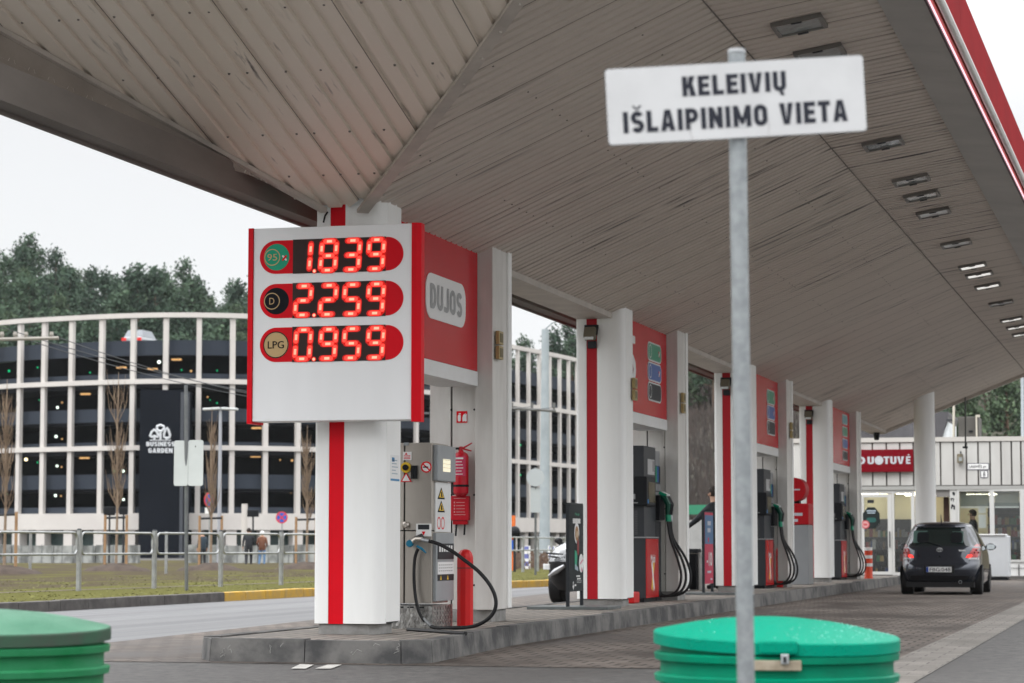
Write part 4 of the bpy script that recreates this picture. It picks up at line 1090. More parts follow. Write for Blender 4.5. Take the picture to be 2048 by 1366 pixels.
b2.build('white_print', mat('faded_print', (.6, .3, .3), .5), bb, smooth=0)
for px, l in ((915, 1072), (932, 1070)):
    a, e = w_(px, 1046), w_(px - 1, l); s = MB(); s.tube([(a.x, wy - .04, a.z), (e.x, wy - .05, e.z)], .011, 6); s.build('pull_strap', BLACK, bb)
c = w_(924, 834); b2 = MB(); b2.box(c.x - .062, c.x + .062, wy - .006, wy - .001, c.z - .065, c.z + .065, 0)
b2.plate(pill(.035, .075, 5, .014), (c.x - .03, wy - .0085, c.z - .012), *FY, .001, 1); b2.box(c.x - .036, c.x - .012, wy - .0085, wy - .0075, c.z + .03, c.z + .042, 1)
for k in range(3):
    b2.plate([(-.010, -.05), (.012, -.045), (.008, .0), (.014, .04), (-.004, .02), (-.012, -.01)], (c.x + .022 + .014 * (k - 1) + .01, wy - .0085 - .0004 * k, c.z - .002 + .006 * (k == 1)), *FY, .0005, 1)
tag(b2.build('fire_point_sign', [RED, PAPER], None, smooth=0), 'small square red fire extinguisher pictogram on the pale pier', 'sign')
c = onX(790, 936, -7.078); b2 = MB(); b2.box(-7.0805, -7.0775, c.y - .14, c.y + .14, c.z - .125, c.z + .125, 0); b2.box(-7.0775, -7.0765, c.y - .14, c.y + .14, c.z - .125, c.z - .105, 1)
for k in range(5): b2.box(-7.0775, -7.0765, c.y - .1, c.y + (.08, .02, .09, .05, .07)[k], c.z - .06 + k * .032, c.z - .05 + k * .032, 2)
b2.box(-7.0775, -7.0765, c.y - .1, c.y - .02, c.z + .06, c.z + .1, 1)
tag(b2.build('paper_notice', [PAPER, mat('light_blue_print', (.05, .22, .42), .5), mat('pale_print', (.35, .42, .48), .5)], None, smooth=0), 'small white and blue paper notice on the side of the front column', 'notice')

# brass wall boxes and floodlights
def make_brass():
    t = thing('brass_wall_box', '', 'wall fitting')
    for z in (0, .165):
        b2 = MB(); b2.box(0, .045, -.09, .09, z, z + .15); o = b2.build('cover', BRASS, t, smooth=0, bevel=.004)
        b2 = MB(); b2.box(.0455, .05, -.06, .06, z + .025, z + .125); b2.build('insert', mat('olive_insert', (.16, .13, .06), .5), o, smooth=0)
    return t
pb = make_brass()
for i, (px, py, X, lab) in enumerate([(990, 718, -7.05, 'double brass wall box on the first pale pier'), (1265, 800, -7.05, 'double brass wall box on the side of the second column'), (1361, 826, -7.05, 'double brass wall box on the second pale pier'), (1579, 876, -7.05, 'double brass wall box on the third pale pier')]):
    o = pb if i == 0 else copy_tree(pb)
    p = onX(px, py, X + .01)
    place(o, (X - .004 + (.022 if i not in (1,) else 0.008), p.y + .08, p.z), lab, 'brass wall boxes')
def make_flood():
    t = thing('floodlight', '', 'floodlight')
    b2 = MB(); b2.obox((0, -.10, 0), (.16, .12, .16), 0, 0, Matrix.Rotation(R(-25), 3, 'X')); b2.build('housing', mat('flood_housing', (.16, .14, .10), .5), t, smooth=0, bevel=.012)
    b2 = MB(); b2.obox((0, -.165, -.03), (.13, .01, .13), 0, 0, Matrix.Rotation(R(-25), 3, 'X')); b2.build('glass', LENSW, t, smooth=0)
    b2 = MB(); b2.tube([(-.09, -.02, .10), (-.09, -.08, -.02)], .012, 6); b2.tube([(.09, -.02, .10), (.09, -.08, -.02)], .012, 6); b2.box(-.1, .1, -.02, .01, .07, .13); b2.build('bracket', CHAR, t, smooth=0)
    b2 = MB(); b2.box(-.05, .07, -.05, .006, -.20, -.10); b2.build('junction_box', CHAR, t, smooth=0, bevel=.006)
    return t
pf = make_flood()
for i, lab in ((1, 'small floodlight on the red stripe of the second column'), (2, 'small floodlight on the red stripe beside the grey signpost'), (3, 'small floodlight on the red stripe of the farthest column')):
    o = pf if i == 1 else copy_tree(pf)
    place(o, (-7.415 - .117, YS[i], 3.98), lab, 'floodlights on the columns')

# ================================================================== fuel pumps
PUMPG = mat('pump_grey', (.040, .043, .049), .45, col2=(.033, .036, .040), ns=2, spec=.2)
PUMPL = mat('pump_light_grey', (.30, .305, .31), .4, col2=(.25, .255, .26), ns=3)
PUMPR = mat('pump_red', (.50, .010, .012), .22, col2=(.42, .01, .012), ns=2)
def make_pump():
    t = thing('fuel_pump', '', 'fuel pump')           # origin: front lower corner of the lane side, faces +X
    b2 = MB(); b2.box(-.50, 0, .02, 1.12, 1.15, 2.52); b2.build('housing', PUMPG, t, smooth=0, bevel=.012)
    b2 = MB(); b2.box(-.47, -.012, .05, 1.1, .2, 1.149); b2.build('core', SEAM, t, smooth=0)
    b2 = MB(); b2.box(-.52, .03, -.02, 1.13, .255, 1.145); lc = b2.build('lower_cabinet', PUMPG, t, smooth=0, bevel=.008)
    b2 = MB(); b2.box(.0305, .04, -.018, 1.128, .26, 1.135); rp = b2.build('red_panel', PUMPR, t, smooth=0)
    b2 = MB(); b2.box(-.52, .045, -.022, 1.135, 1.146, 1.165); b2.build('ledge', PUMPL, t, smooth=0)
    b2 = MB(); b2.box(-.48, .0, .0, 1.1, .19, .254); b2.build('plinth', BLACK, t, smooth=0)
    lettering('Multi', (.0415, .58, .84), FX, .40, .12, PAPER, rp, .03)
    xx = MB()
    for s, mi in ((1, 0), (-1, 1)):
        a = s * 1.12; rt = Vector((0, math.cos(a), math.sin(a))); up = Vector((0, -math.sin(a), math.cos(a)))
        xx.plate([(-.23, -.05), (.23, -.05), (.23, .05), (-.23, .05)], (.0412 + .0006 * mi, .58, .58), rt, up, .0005, mi)
    xx.build('cross_logo', [YEL, PAPER], rp, smooth=0)
    b2 = MB(); b2.box(-.40, .055, -.05, .78, 1.62, 2.06); db = b2.build('display_box', BLACK, t, smooth=0, bevel=.02)
    b2 = MB(); b2.box(.0555, .06, .12, .70, 1.68, 1.98); sc = b2.build('screen', mat('amber_screen', (.10, .075, .03), .2, col2=(.045, .04, .03), ns=9), db, smooth=0)
    b2 = MB(); b2.box(.0555, .06, .02, .10, 1.66, 1.72); b2.build('blue_sticker', mat('sky_print', (.02, .2, .5), .4), db, smooth=0)
    b2 = MB(); b2.box(-.22, -.12, -.056, -.051, 1.72, 1.80); b2.box(-.24, -.08, -.056, -.051, 1.66, 1.675); b2.build('card_reader', PUMPL, db, smooth=0)
    b2 = MB(); b2.box(.0005, .004, .36, 1.0, 2.10, 2.33); pa = b2.build('notice', mat('grey_paper', (.42, .42, .42), .5), t, smooth=0)
    b2 = MB(); b2.box(.0045, .006, .80, .96, 2.15, 2.31); b2.build('notice_print', mat('grey_print', (.25, .24, .24), .6), pa, smooth=0)
    b2 = MB()
    for k in range(14): b2.box(-.46, -.10, .012, .019, 1.2 + k * .026, 1.212 + k * .026)
    b2.build('louvre', mat('louvre_grey', (.10, .10, .105), .5), t, smooth=0)
    # tower with the nozzle boots
    b2 = MB(); b2.box(-.46, -.02, 1.14, 1.66, .2, 2.48); tw = b2.build('hose_tower', PUMPL, t, smooth=0, bevel=.01)
    b2 = MB(); b2.box(-.019, -.012, 1.17, 1.63, 1.85, 2.25); sp_ = b2.build('grade_panel', PUMPG, tw, smooth=0)
    for k, mt in enumerate((GRN, BLUE, CHAR)):
        b2 = MB(); b2.box(-.0115, -.008, 1.18 + k * .155, 1.31 + k * .155, 2.0, 2.24); b2.build('grade_label', mt, tw, smooth=0)
        b2 = MB(); b2.box(-.0115, -.008, 1.19 + k * .155, 1.30 + k * .155, 1.87, 1.975); b2.build('grade_button', PUMPL, tw, smooth=0)
    b2 = MB(); b2.box(-.019, .06, 1.15, 1.64, 1.42, 1.80); b2.build('nozzle_boot', BLACK, tw, smooth=0, bevel=.015)
    for k in range(3): MB().box(-.018, .0, 1.16 + k * .16, 1.30 + k * .16, .25, 1.40).build('hose_channel', PUMPG, tw, smooth=0)
    for k, (mt, mc) in enumerate(((GRN, GRN), (GRN, PAPER), (BLACK, PAPER))):
        y = 1.24 + k * .155
        n_ = MB(); n_.tube([(.05, y, 1.80), (.12, y, 1.76), (.17, y, 1.66), (.16, y, 1.50)], [.03, .045, .045, .03], 8); no = n_.build('nozzle', BLACK if k else mat('dark_green_plastic', (.0, .06, .035), .4), t)
        n_ = MB(); n_.obox((.09, y, 1.815), (.12, .06, .05), 0, 0, Matrix.Rotation(R(25), 3, 'Y')); n_.build('nozzle_cap', mc, no, smooth=0, bevel=.01)
        n_ = MB(); n_.tube([(.16, y, 1.50), (.165, y, 1.40)], .032, 8); n_.build('swivel', mt if k < 2 else GALV, no)
        h_ = MB()
        d = .10 * k
        h_.tube(smooth_pts([Vector(p) for p in [(.165, y, 1.40), (.20, y + .02, 1.15), (.30 + d * .4, y + .05, .85), (.36 + d * .5, y + .05, .60), (.33 + d * .5, y + .02, .40), (.22 + d * .4, y - .02, .29), (.06, y - .03, .27), (-.01, y - .02, .34)]]), .020, 8)
        h_.build('hose', DARK, no)
    b2 = MB(); b2.box(-.44, 0, 1.16, 1.64, .19, .26); b2.build('tower_plinth', CHAR, t, smooth=0)
    return t
pm_ = make_pump()
for i, lab in ((1, 'nearest dark grey fuel pump with red lower panel, right of the second column'), (2, 'dark grey fuel pump with red lower panel just right of the grey signpost'), (3, 'farthest fuel pump, beside the orange red striped bollard')):
    o = pm_ if i == 1 else copy_tree(pm_)
    place(o, (-7.31, YS[i] + POFF[i] - 1.38, 0), lab, 'fuel pumps on the island'); o.scale = (1, .8, 1)

# ------------------------------------------------------------------ advertising boards
def make_adboard(name, label, X, y0, y1, zt, zb, panel_mats, bx0=-.45, bx1=.55):
    t = thing(name, label, 'advertising board', (X, (y0 + y1) / 2, .2))
    for y in (y0, y1): MB().box(X - .022, X + .022, y - .02, y + .02, .235, zt).build('leg', CHAR, t, smooth=0, bevel=.004)
    b2 = MB(); b2.box(X - .024, X + .024, y0 + .021, y1 - .021, zb, zt); fr_ = b2.build('panel', panel_mats, t, smooth=0)
    b2 = MB(); b2.box(X - .026, X + .026, y0 + .021, y1 - .021, zt + .001, zt + .02); b2.build('top_rail', CHAR, t, smooth=0)
    b2 = MB(); b2.box(X + bx0, X + bx1, y0 - .04, y1 + .04, .196, .235); b2.build('base_plate', mat('base_plate_grey', (.13, .145, .145), .5, col2=(.10, .11, .11), ns=5), t, smooth=0, bevel=.006)
    return t, fr_
ADX = -7.46
AY0, AY1 = onX(1135.5, 1100, ADX).y, onX(1163, 1100, ADX).y
BY0, BY1 = onX(1406.5, 1100, -7.42).y, onX(1424, 1100, -7.42).y
t1, f1 = make_adboard('advertising_board', 'black coffee advertising board on a flat grey base before the second column', ADX, AY0, AY1, 1.58, .43, mat('ad_black', (.010, .015, .018), .45, spec=.08), onY(1066, 1218, AY0 + .3).x - ADX, onY(1226, 1218, AY0 + .3).x - ADX)
cy = (AY0 + AY1) / 2; xf = ADX + .0275
lettering('Nauja', (xf, cy + .03, 1.45), FX, .26, .05, GRN, f1, .03)
lb = MB()
for k, (a, b3) in enumerate(((-.22, .27),)): pass
xw = -.22
for wd in (.06, .07, .05, .07, .05, .06, .07): lb.box(xf, xf + .001, cy + xw, cy + xw + wd * .85, 1.33, 1.395); xw += wd + .002
xw = -.02
for k in range(2):
    for wd in (.06, .05, .07): lb.box(xf, xf + .001, cy + xw, cy + xw + wd, .62 - k * .035, .64 - k * .035); xw += wd + .01
    xw = .02
lb.box(xf, xf + .001, cy - .02, cy + .27, .565, .569); lb.box(xf, xf + .001, cy - .0, cy + .27, .545, .549)
lb.plate([(-.05, 0), (0, -.05), (.05, 0), (0, .05)], (xf + .001, cy - .20, .50), *FX, .001); lb.plate(disc(.03, 10), (xf + .001, cy - .20, .535), *FX, .001); lb.box(xf, xf + .001, cy - .13, cy - .04, .50, .525)
lb.build('white_print', PAPER, f1, smooth=0)
cu = MB(); cu.plate(disc(.14, 26), (xf + .002, cy + .0, 1.20), *FX, .002, 0); cu.plate(disc(.10, 26), (xf + .0035, cy + .0, 1.195), *FX, .001, 1); cu.plate(disc(.05, 18), (xf + .0045, cy + .01, 1.185), *FX, .001, 2)
cu.build('coffee_cup', [PAPER, mat('coffee_foam', (.35, .18, .07), .5), mat('foam_pale', (.55, .42, .28), .5)], f1, smooth=0)
cu = MB(); cu.plate([(-.07, -.12), (.06, -.12), (.09, .12), (-.08, .12)], (xf + .002, cy + .06, 1.05), *FX, .001, 0); cu.plate([(-.07, -.13), (.05, -.13), (.08, .10), (-.07, .13)], (xf + .002, cy - .05, .85), *FX, .001, 1); cu.plate(pill(.10, .22, 5, .05), (xf + .003, cy + .07, 1.02), *FX, .001, 2)
cu.plate([(-.09, -.02), (.09, -.05), (.09, .0), (-.09, .05)], (xf + .003, cy - .02, .745), *FX, .001, 3)
cu.build('picture', [mat('ad_grey', (.05, .06, .06), .5), TEAL, mat('ad_red', (.25, .02, .02), .5), mat('pale_print', (.35, .42, .48), .5)], f1, smooth=0)
cu = MB(); cu.plate(disc(.125, 26), (xf + .004, cy + .245, .80), *FX, .001, 0); [cu.plate(disc(.02, 8), (xf + .005, cy + .21 + .06 * k, .80 + .02 * k), *FX, .0005, 1) for k in range(3)]; cu.box(xf + .004, xf + .005, cy + .26, cy + .30, .69, .74, 1)
cu.build('price_bubble', [PAPER, mat('magenta_print', (.6, .02, .14), .5)], f1, smooth=0)
t2, f2 = make_adboard('advertising_board', 'blue and red advertising board reading -10 left of the signpost', -7.42, BY0, BY1, 1.60, .38, [mat('ad_red_panel', (.50, .02, .07), .4)])
cy = (BY0 + BY1) / 2; xf = -7.42 + .0275
b2 = MB(); b2.box(xf - .002, xf, cy - .40, cy + .40, 1.06, 1.555); b2.build('blue_field', mat('ad_blue', (.06, .15, .30), .4), f2, smooth=0)
lb = MB(); [lb.box(xf + .001, xf + .002, cy - .16, cy + .16 - .03 * k, 1.38 - .12 * k, 1.45 - .12 * k) for k in range(2)]; lb.box(xf + .001, xf + .002, cy - .2, cy + .16, .56, .60); lb.box(xf + .001, xf + .002, cy + .10, cy + .28, .44, .47)
lb.build('white_print', mat('ad_pale_print', (.5, .5, .55), .5), f2, smooth=0)
lettering('-10', (xf + .002, cy, .80), FX, .52, .24, PAPER, f2, .04)
b2 = MB(); b2.plate(disc(.045, 12), (xf + .002, cy - .08, 1.13), *FX, .001); b2.build('red_mark', RED, f2, smooth=0)

# ------------------------------------------------------------------ red and grey vending machine (washer fluid) between pier and column
wy2 = 51.6
a, b3 = onY(1583, 1100, wy2), onY(1617, 1100, wy2)
xl, xr_ = a.x - .25, b3.x
vm = thing('vending_machine', 'red and grey vending machine with a round red top, left of the farthest column', 'vending machine', ((xl + xr_) / 2, wy2 + .3, .2))
zt1 = onY(1600, 1050, wy2).z; zt2 = onY(1600, 1007, wy2).z; ztop = onY(1600, 955, wy2).z
b2 = MB(); b2.box(xl, xr_, wy2, wy2 + .75, .2, zt1); b2.build('cabinet', mat('machine_grey', (.27, .28, .29), .4, col2=(.24, .25, .26), ns=2), vm, smooth=0, bevel=.01)
b2 = MB(); b2.box(xl - .01, xr_ + .01, wy2 - .012, wy2 + .77, zt1 + .004, zt2); o = b2.build('red_head', mat('machine_red', (.40, .006, .012), .45, spec=.15), vm, smooth=0, bevel=.03, seg=3)
lb = MB(); [lb.box(xl + .05 + .0, xr_ - .12 - .1 * k, wy2 - .016, wy2 - .0125, zt2 - .26 - .13 * k, zt2 - .20 - .13 * k) for k in range(2)]; lb.build('white_print', mat('ad_pale_print', (.5, .5, .55), .5), o, smooth=0)
rr = (ztop - zt2 - .05) / 2
b2 = MB(); zc = zt2 + .05 + rr; xc = (xl + xr_) / 2 + .03
b2.lathe([(rr * .97, 0), (rr, -.01), (rr, -.55), (rr * .97, -.56)], (xc - .03, wy2 + .05, zc), 28, 0, 'y'); o = b2.build('round_top', mat('machine_red', (.40, .006, .012), .45, spec=.15), vm)
lb = MB(); lb.box(xc - .1, xc + .1, wy2 + .045, wy2 + .048, zc - .02, zc + .01); lb.build('white_print', mat('ad_pale_print', (.5, .5, .55), .5), o, smooth=0)
b2 = MB(); b2.box(xc - .12, xc + .06, wy2 + .2, wy2 + .5, zt2, zt2 + .06); b2.build('neck', BLACK, vm, smooth=0)

# ------------------------------------------------------------------ cars
def plan(hw, yr, yf, n_=4.5, seg=72, yrn=None):
    pts = []
    cy_, hl = (yr + yf) / 2, (yf - yr) / 2
    for k in range(seg):
        a = 2 * PI * k / seg - PI / 2
        c, s = math.cos(a), math.sin(a)
        ex = n_
        pts.append((hw * abs(c) ** (2 / ex) * (1 if c >= 0 else -1), cy_ + hl * abs(s) ** (2 / ex) * (1 if s >= 0 else -1)))
    return pts
def loft(levels, pick, nparts, seg=72, cap=True):
    """levels: (z, half width, rear y, front y, roundness); pick(x, y, z, i) gives the part each face belongs to"""
    rings = [[(x, y, l[0] + (l[5](x, y) if len(l) > 5 else 0)) for x, y in plan(l[1], l[2], l[3], l[4], seg)] for l in levels]
    out = [MB() for _ in range(nparts)]
    for i in range(len(rings) - 1):
        for k in range(seg):
            q = [rings[i][k], rings[i][(k + 1) % seg], rings[i + 1][(k + 1) % seg], rings[i + 1][k]]
            c = [sum(p[j] for p in q) / 4 for j in range(3)]
            out[pick(c[0], c[1], c[2], i)].add(q, [(0, 1, 2, 3)])
    if cap:
        out[0].add(rings[-1], [tuple(range(seg))]); out[0].add(rings[0], [tuple(reversed(range(seg)))])
    return out
def weld(o, d=.0008):
    bm = bmesh.new(); bm.from_mesh(o.data); bmesh.ops.remove_doubles(bm, verts=bm.verts, dist=d); bm.normal_update()
    bm.to_mesh(o.data); bm.free(); o.data.polygons.foreach_set('use_smooth', [True] * len(o.data.polygons)); o.data.set_sharp_from_angle(angle=R(38))
def make_wheel(parent, x, y, r, w, side, rimmat):
    b2 = MB(); b2.lathe([(r * .62, -w / 2), (r * .93, -w / 2), (r, -w / 2 + .03), (r, w / 2 - .03), (r * .93, w / 2), (r * .62, w / 2)], (x, y, r), 28, 0, 'x'); wh = b2.build('wheel', DARK, parent)
    b2 = MB(); xo = x + side * (w / 2 - .015)
    b2.lathe([(r * .63, xo - .004 * side), (r * .63, xo), (r * .58, xo), (r * .55, xo - .03 * side)] if side > 0 else [(r * .63, xo), (r * .58, xo), (r * .55, xo + .03)], (0, y, r), 24, 0, 'x')
    for k in range(7):
        a = 2 * PI * k / 7; b2.tube([(xo - .01 * side, y, r), (xo - .005 * side, y + math.cos(a) * r * .6, r + math.sin(a) * r * .6)], .022, 6)
    b2.lathe([(.05, xo - .01 * side), (.05, xo + .004 * side)] if side > 0 else [(.05, xo - .004), (.05, xo + .01)], (0, y, r), 12, 0, 'x')
    b2.build('rim', rimmat, wh)
CARP = mat('car_paint_charcoal', (.030, .035, .048), .25, .5, coat=1.0, col2=(.034, .040, .054), ns=2)
GLASS = mat('car_glass_dark', (.010, .018, .017), .06, spec=.7)
TRIMB = mat('car_trim_black', (.012, .012, .013), .55)
TLR = mat('tail_lamp_red', (.34, .006, .008), .15, coat=.8, col2=(.45, .02, .015), ns=8)
TLIT = mat('brake_lamp_lit', (.5, .01, .01), .3, emit=(1.0, .03, .02), es=1.6)
TLC = mat('lamp_clear', (.45, .42, .42), .12, coat=.8)
CHROME = mat('chrome', (.62, .63, .64), .18, .95)
SILV = mat('silver_rim', (.42, .43, .44), .35, .7)
CX, CY = -4.33, 51.3
car = thing('parked_car', 'dark grey hatchback seen from behind, parked before the shop with brake lamps lit', 'car', (CX, CY, 0))
lev = [(.21, .79, .16, 3.55, 4), (.28, .825, .06, 3.68, 5), (.42, .838, .0, 3.74, 5.5), (.52, .846, -.02, 3.75, 5.5), (.60, .847, -.015, 3.74, 5.5), (.66, .846, .03, 3.70, 5.5), (.70, .846, .06, 3.66, 5.2), (.80, .845, .085, 3.55, 5), (.92, .838, .11, 3.30, 4.8), (.985, .828, .14, 3.05, 4.6),
       (1.02, .815, .16, 2.86, 4.0), (1.10, .785, .215, 2.66, 3.7), (1.20, .745, .28, 2.42, 3.5), (1.30, .70, .345, 2.18, 3.4), (1.38, .655, .40, 1.98, 3.3), (1.43, .62, .43, 1.85, 3.2), (1.475, .575, .42, 1.78, 3.1), (1.505, .50, .50, 1.68, 2.9), (1.522, .38, .66, 1.48, 3), (1.528, .2, .85, 1.3, 2.5)]
def pick_h(x, y, z, i):
    if 1.03 < z < 1.41:
        hw = .845 - (z - .98) * .42
        rear = .14 + (z - .985) * .64
        if y < rear + .14 and abs(x) < hw - .13: return 1
        if abs(x) > hw - .16 and (.62 < y < 1.28 or 1.38 < y < 2.2 - (z - 1.0) * 1.2 or .30 + (z - 1) * .6 < y < .52): return 2 if x > 0 else 4
        if y > 1.6 and abs(x) < hw - .12: return 3
    return 0
parts_ = loft(lev, pick_h, 5, 120)
for p, nm, mt in zip(parts_, ('body', 'rear_window', 'side_window', 'windscreen', 'side_window'), (CARP, GLASS, GLASS, GLASS, GLASS)):
    p.v = [(v[0] + CX, v[1] + CY, v[2]) for v in p.v]
    o = p.build(nm, mt, car); weld(o)
    if nm == 'body': cbody = o
    if nm == 'rear_window': crw = o
for x in (-.72, .70):
    for y in (.62, 3.06): make_wheel(car, CX + x + (.015 if x > 0 else 0), CY + y, .298, .25, 1 if x > 0 else -1, SILV)
for x in (-.845, .845):
    for y in (.62, 3.06):
        b2 = MB(); n8 = 20; vs = [(CX + x * .992, CY + y + .35 * math.cos(PI * k / n8), .30 + .33 * math.sin(PI * k / n8)) for k in range(n8 + 1)]
        b2.add(vs + [(CX + x * 1.006, v[1], v[2]) for v in vs], [tuple(range(n8 + 1)), tuple(reversed(range(n8 + 1, 2 * n8 + 2)))] + [(k, k + 1, n8 + 2 + k, n8 + 1 + k) for k in range(n8)])
        b2.build('wheel_arch', TRIMB, car)
b2 = MB(); b2.box(CX - .70, CX + .70, CY + .05, CY + 3.5, .16, .27); b2.build('underbody', TRIMB, car, smooth=0)
def rear_y(z):
    for l0, l1 in zip(lev[:-1], lev[1:]):
        if l0[0] <= z <= l1[0]: t = (z - l0[0]) / (l1[0] - l0[0]); return l0[2] + (l1[2] - l0[2]) * t
    return .1
def on_rear(x, z, off=.006):                    # a point on the rear of the body
    for l0, l1 in zip(lev[:-1], lev[1:]):
        if l0[0] <= z <= l1[0]:
            t = (z - l0[0]) / (l1[0] - l0[0]); hw = l0[1] + (l1[1] - l0[1]) * t; yr = l0[2] + (l1[2] - l0[2]) * t; yf = l0[3] + (l1[3] - l0[3]) * t; n_ = l0[4] + (l1[4] - l0[4]) * t
            break
    cy_, hl = (yr + yf) / 2, (yf - yr) / 2
    u = min(.9995, abs(x) / hw)
    return Vector((CX + x, CY + cy_ - hl * (1 - u ** n_) ** (1 / n_) - off, z))
def patch(poly, name, mt, parent, off=.006, n_=7):   # a patch of the rear skin: poly given as rows of (z, x0, x1)
    b2 = MB(); rows = []
    for z, xa, xb in poly: rows.append([on_rear(xa + (xb - xa) * k / n_, z, off) for k in range(n_ + 1)])
    for r0, r1 in zip(rows[:-1], rows[1:]):
        b2.add(r0 + r1, [(k, k + 1, n_ + 2 + k, n_ + 1 + k) for k in range(n_)])
    return b2.build(name, mt, parent)
for s in (-1, 1):
    def sx(rows): return [(z, *(sorted((s * a, s * b3)))) for z, a, b3 in rows]
    tl_ = patch(sx([(.78, .56, .838), (.84, .60, .836), (.90, .63, .834), (.97, .67, .828), (1.03, .70, .805), (1.06, .73, .79)]), 'tail_light', TLR, car, .010)
    patch(sx([(.775, .54, .63), (.805, .555, .66), (.835, .575, .66)]), 'lit_segment', TLIT, tl_, .016, 4)
    patch(sx([(.74, .58, .836), (.776, .60, .837)]), 'clear_segment', TLC, tl_, .012, 5)
    b2 = MB()
    for k in range(3): b2.add([on_rear(s * (.70 + .035 * k), .88 + .05 * (k % 2), .0165) + Vector((p[0] * .022, 0, p[1] * .022)) for p in disc(1, 10)], [tuple(range(10))] if s else [])
    b2.build('lamp_reflector', mat('reflector_dark', (.16, .008, .008), .3), tl_, smooth=0)
patch([(.63, -.56, .56), (.638, -.57, .57)], 'tailgate_gap', TRIMB, car, .003, 16)
b2 = MB()
for s in (-1, 1):
    pts = [on_rear(s * x, z, .003) for x, z in ((.56, .634), (.62, .70), (.60, .76), (.63, .86), (.70, 1.0))]
    b2.tube(pts, .004, 5)
b2.build('tailgate_seam', TRIMB, car)
patch([(.30, -.60, .60), (.36, -.66, .66), (.40, -.68, .68)], 'lower_bumper', TRIMB, car, .004, 16)
def px_c(px, py): return onY(px, py, CY)
pz0, pz1 = .475, .585
b2 = MB(); b2.box(CX - .27, CX + .25, CY - .045, CY - .028, pz0, pz1); pl_ = b2.build('number_plate', PAPER, car, smooth=0, bevel=.004)
b2 = MB(); b2.box(CX - .268, CX - .225, CY - .0475, CY - .0455, pz0 + .003, pz1 - .003); b2.build('blue_band', mat('euro_blue', (.01, .06, .32), .4), pl_, smooth=0)
lettering('FBG:048', (CX + .015, CY - .047, (pz0 + pz1) / 2), FY, .43, .075, NAVY, pl_, .012)
b2 = MB(); b2.box(CX - .33, CX + .31, CY - .026, CY + .06, .45, .615); b2.build('plate_recess', TRIMB, car, smooth=0)
# tailgate emblem: small chrome rings, badge bar, wiper, antenna, exhaust
e = MB(); c = on_rear(0.0, .94, .012)
for (rx, rz) in ((.062, .042), (.022, .040)):
    e.tube([c + Vector((rx * math.cos(2 * PI * k / 20), 0, rz * math.sin(2 * PI * k / 20))) for k in range(20)], .006, 5, closed=True)
e.tube([c + Vector((.04 * math.cos(2 * PI * k / 20), 0, .018 + .014 * math.sin(2 * PI * k / 20))) for k in range(20)], .005, 5, closed=True)
e.build('emblem', CHROME, car)
e = MB(); c = on_rear(.46, .925, .010); e.box(c.x - .07, c.x + .07, c.y - .004, c.y + .004, c.z - .016, c.z + .016); e.build('badge', CHROME, car, smooth=0)
e = MB(); c = on_rear(0, .80, .008); e.lathe([(.022, 0), (.022, .006)], (c.x, c.y, c.z), 14, 0, 'y'); e.build('lock', TRIMB, car)
e = MB(); e.tube([on_rear(.02, 1.03, .03), on_rear(-.2, 1.09, .02), on_rear(-.38, 1.12, .016)], .011, 6); e.build('wiper', TRIMB, car)
e = MB(); e.tube([(CX, CY + .62, 1.52), (CX, CY + .52, 1.68)], [.012, .004], 6); e.build('antenna', TRIMB, car)
e = MB(); e.lathe([(.035, 0), (.035, .12), (.028, .12), (.028, .0)], (CX + .42, CY + .14, .27), 14, 0, 'y'); e.build('exhaust_pipe', GALV, car)
patch([(1.415, -.52, .52), (1.44, -.53, .53), (1.455, -.52, .52)], 'spoiler_edge', CARP, car, .05, 12)
for s in (-1, 1):
    e = MB(); c = Vector((CX + s * .93, CY + 2.05, 1.0)); e.sphere(c, .1, 14, 8, (1.15, .55, .75)); e.tube([c - Vector((s * .10, -.02, .05)), c - Vector((s * .18, -.05, .07))], .03, 8); m_ = e.build('side_mirror', CARP, car)
    e = MB(); e.plate(pill(.17, .11, 6, .04), (c.x, c.y - .062, c.z), *FY, .01); e.build('mirror_glass', mat('mirror_glass', (.55, .6, .62), .05, .9), m_, smooth=0)
# seats, and pale patches painted as daylight seen through the car
for x in (-.36, .34):
    e = MB(); p = on_rear(x, 1.20, .022); e.plate(pill(.24, .27, 5, .06), p, (1, 0, 0), (0, .55, .835), .002); e.build('seat_back', BLACK, crw, smooth=0)
for (x0, x1, z0, z1) in ((-.56, -.06, 1.08, 1.345), (.10, .48, 1.08, 1.33)):
    e = MB(); p = on_rear((x0 + x1) / 2, (z0 + z1) / 2, .003); e.plate(pill(x1 - x0, (z1 - z0) * 1.15, 3, .02), p, (1, 0, 0), (0, .55, .835), .001); e.build('window_reflection' if False else 'daylight_patch', mat('painted_daylight', (.085, .15, .13), .3), crw, smooth=0)

